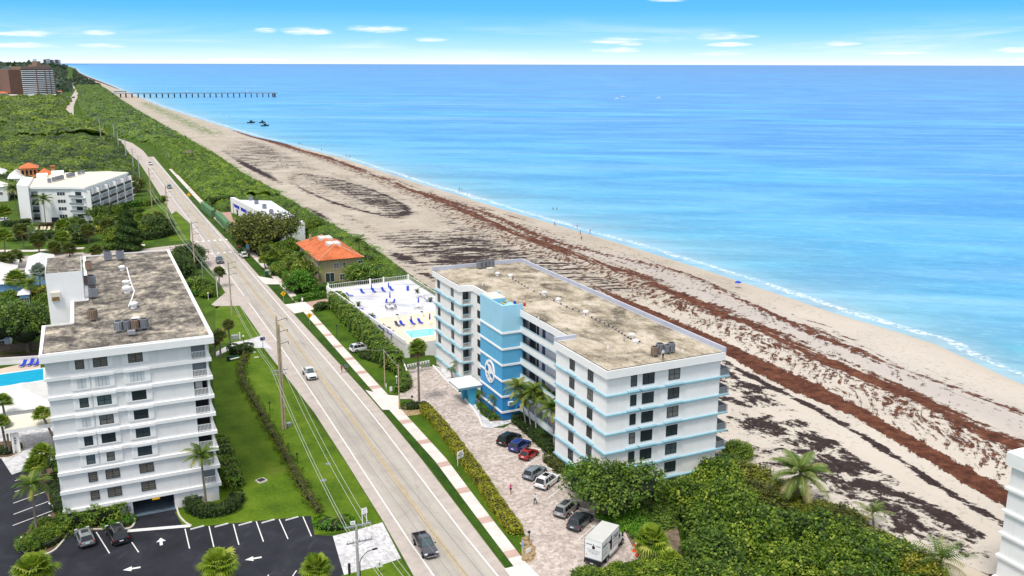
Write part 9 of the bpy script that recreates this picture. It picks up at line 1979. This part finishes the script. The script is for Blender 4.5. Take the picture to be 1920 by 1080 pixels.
out = nt.nodes.new('ShaderNodeOutputWorld')
sky = nt.nodes.new('ShaderNodeTexSky'); sky.sky_type = 'NISHITA'; sky.sun_disc = False
sky.sun_elevation = SUN_EL; sky.sun_rotation = SUN_AZ; sky.altitude = 60; sky.air_density = 1.0; sky.dust_density = 0.6; sky.ozone_density = 1.5
D = nt.nodes.new('ShaderNodeTexCoord').outputs['Generated']
sp = b.n('ShaderNodeSeparateXYZ', {0: D}); z = sp.outputs['Z']
az = b.math('ARCTAN2', sp.outputs['X'], sp.outputs['Y'])
el = b.math('ARCSINE', z)
hz = b.ramp(b.math('DIVIDE', el, 0.10), [(0.0, (10.0, 11.0, 11.9)), (0.07, (8.0, 10.3, 12.2)), (0.17, (5.2, 8.9, 12.4)), (0.32, (3.0, 7.4, 12.5)), (0.55, (1.4, 5.8, 12.2)), (1.0, (0.6, 4.4, 11.3))])
k = b.smooth(el, 0.09, 0.30)
high = b.mix(b.math('MULTIPLY', b.smooth(b.noise(D, 2.2, 4.0), 0.3, 0.7), 0.25, None) if False else 0.72, sky.outputs[0], (12.6, 12.6, 12.9))
base = b.mix(k, hz, high)
uv = b.n('ShaderNodeCombineXYZ', {0: b.math('MULTIPLY', az, 9.0), 1: b.math('MULTIPLY', el, 85.0), 2: 0.0})
veil = b.noise(b.map(uv, (0.45, 0.5, 1)), 1.0, 5.0, 0.6, 0.6)
vm = b.math('MULTIPLY', b.math('MULTIPLY', b.smooth(veil, 0.45, 0.75), 0.62), b.math('SUBTRACT', 1.0, b.smooth(el, 0.022, 0.052)))
base = b.mix(vm, base, (10.2, 11.2, 12.2))
cn = b.noise(uv, 2.6, 5.0, 0.62, 0.3); cn2 = b.noise(uv, 6.0, 3.0, 0.6)
tot = None
for (px, py, wx, wy) in ((45, 64, 60, 7), (30, 86, 62, 6), (185, 62, 26, 6), (190, 86, 40, 6), (575, 60, 52, 10), (500, 58, 22, 7), (708, 56, 56, 9), (810, 75, 30, 6), (1155, 95, 48, 6), (1150, 78, 60, 8), (1180, 83, 26, 5), (1355, 70, 52, 10), (1370, 84, 40, 6), (1352, 101, 46, 6), (1580, 83, 34, 6), (1250, 1, 40, 4), (1905, 95, 40, 6), (1700, 100, 60, 4), (460, 113, 90, 4), (1880, 112, 80, 5), (312, 113, 14, 3)):
 d = _ray(px, py).normalized(); a0 = math.atan2(d.x, d.y); e0 = math.asin(d.z)
 ua = b.math('DIVIDE', b.math('SUBTRACT', az, a0), wx/FPX*1.0); ue = b.math('DIVIDE', b.math('SUBTRACT', el, e0), wy/FPX*1.0)
 ue = b.math('MULTIPLY', ue, b.math('ADD', 1.0, b.math('MULTIPLY', b.math('LESS_THAN', ue, 0.0), 0.7)))
 q = b.math('ADD', b.math('MULTIPLY', ua, ua), b.math('MULTIPLY', ue, ue))
 g = b.math('SUBTRACT', 1.0, q)
 tot = g if tot is None else b.math('MAXIMUM', tot, g)
tot = b.math('MAXIMUM', tot, -1.5)
cm = b.smooth(b.math('ADD', b.math('MULTIPLY', tot, 0.42), b.math('MULTIPLY', b.math('SUBTRACT', b.math('ADD', b.math('MULTIPLY', cn, 0.65), b.math('MULTIPLY', cn2, 0.35)), 0.5), 1.7)), -0.05, 0.6)
base = b.mix(b.math('MULTIPLY', cm, 0.85), base, b.ramp(cn, [(0.3, (9.2, 10.2, 11.6)), (0.6, (12.4, 12.5, 12.6))]))
bg = b.n('ShaderNodeBackground', {'Color': base, 'Strength': 0.07})
nt.links.new(bg.outputs[0], out.inputs[0])
SC.view_settings.view_transform = 'Standard'; SC.view_settings.look = 'None'; SC.view_settings.exposure = 0.52; SC.view_settings.gamma = 1.0
SC.cycles.max_bounces = 6; SC.cycles.diffuse_bounces = 3; SC.cycles.glossy_bounces = 2; SC.cycles.transmission_bounces = 2
SC.cycles.use_denoising = True
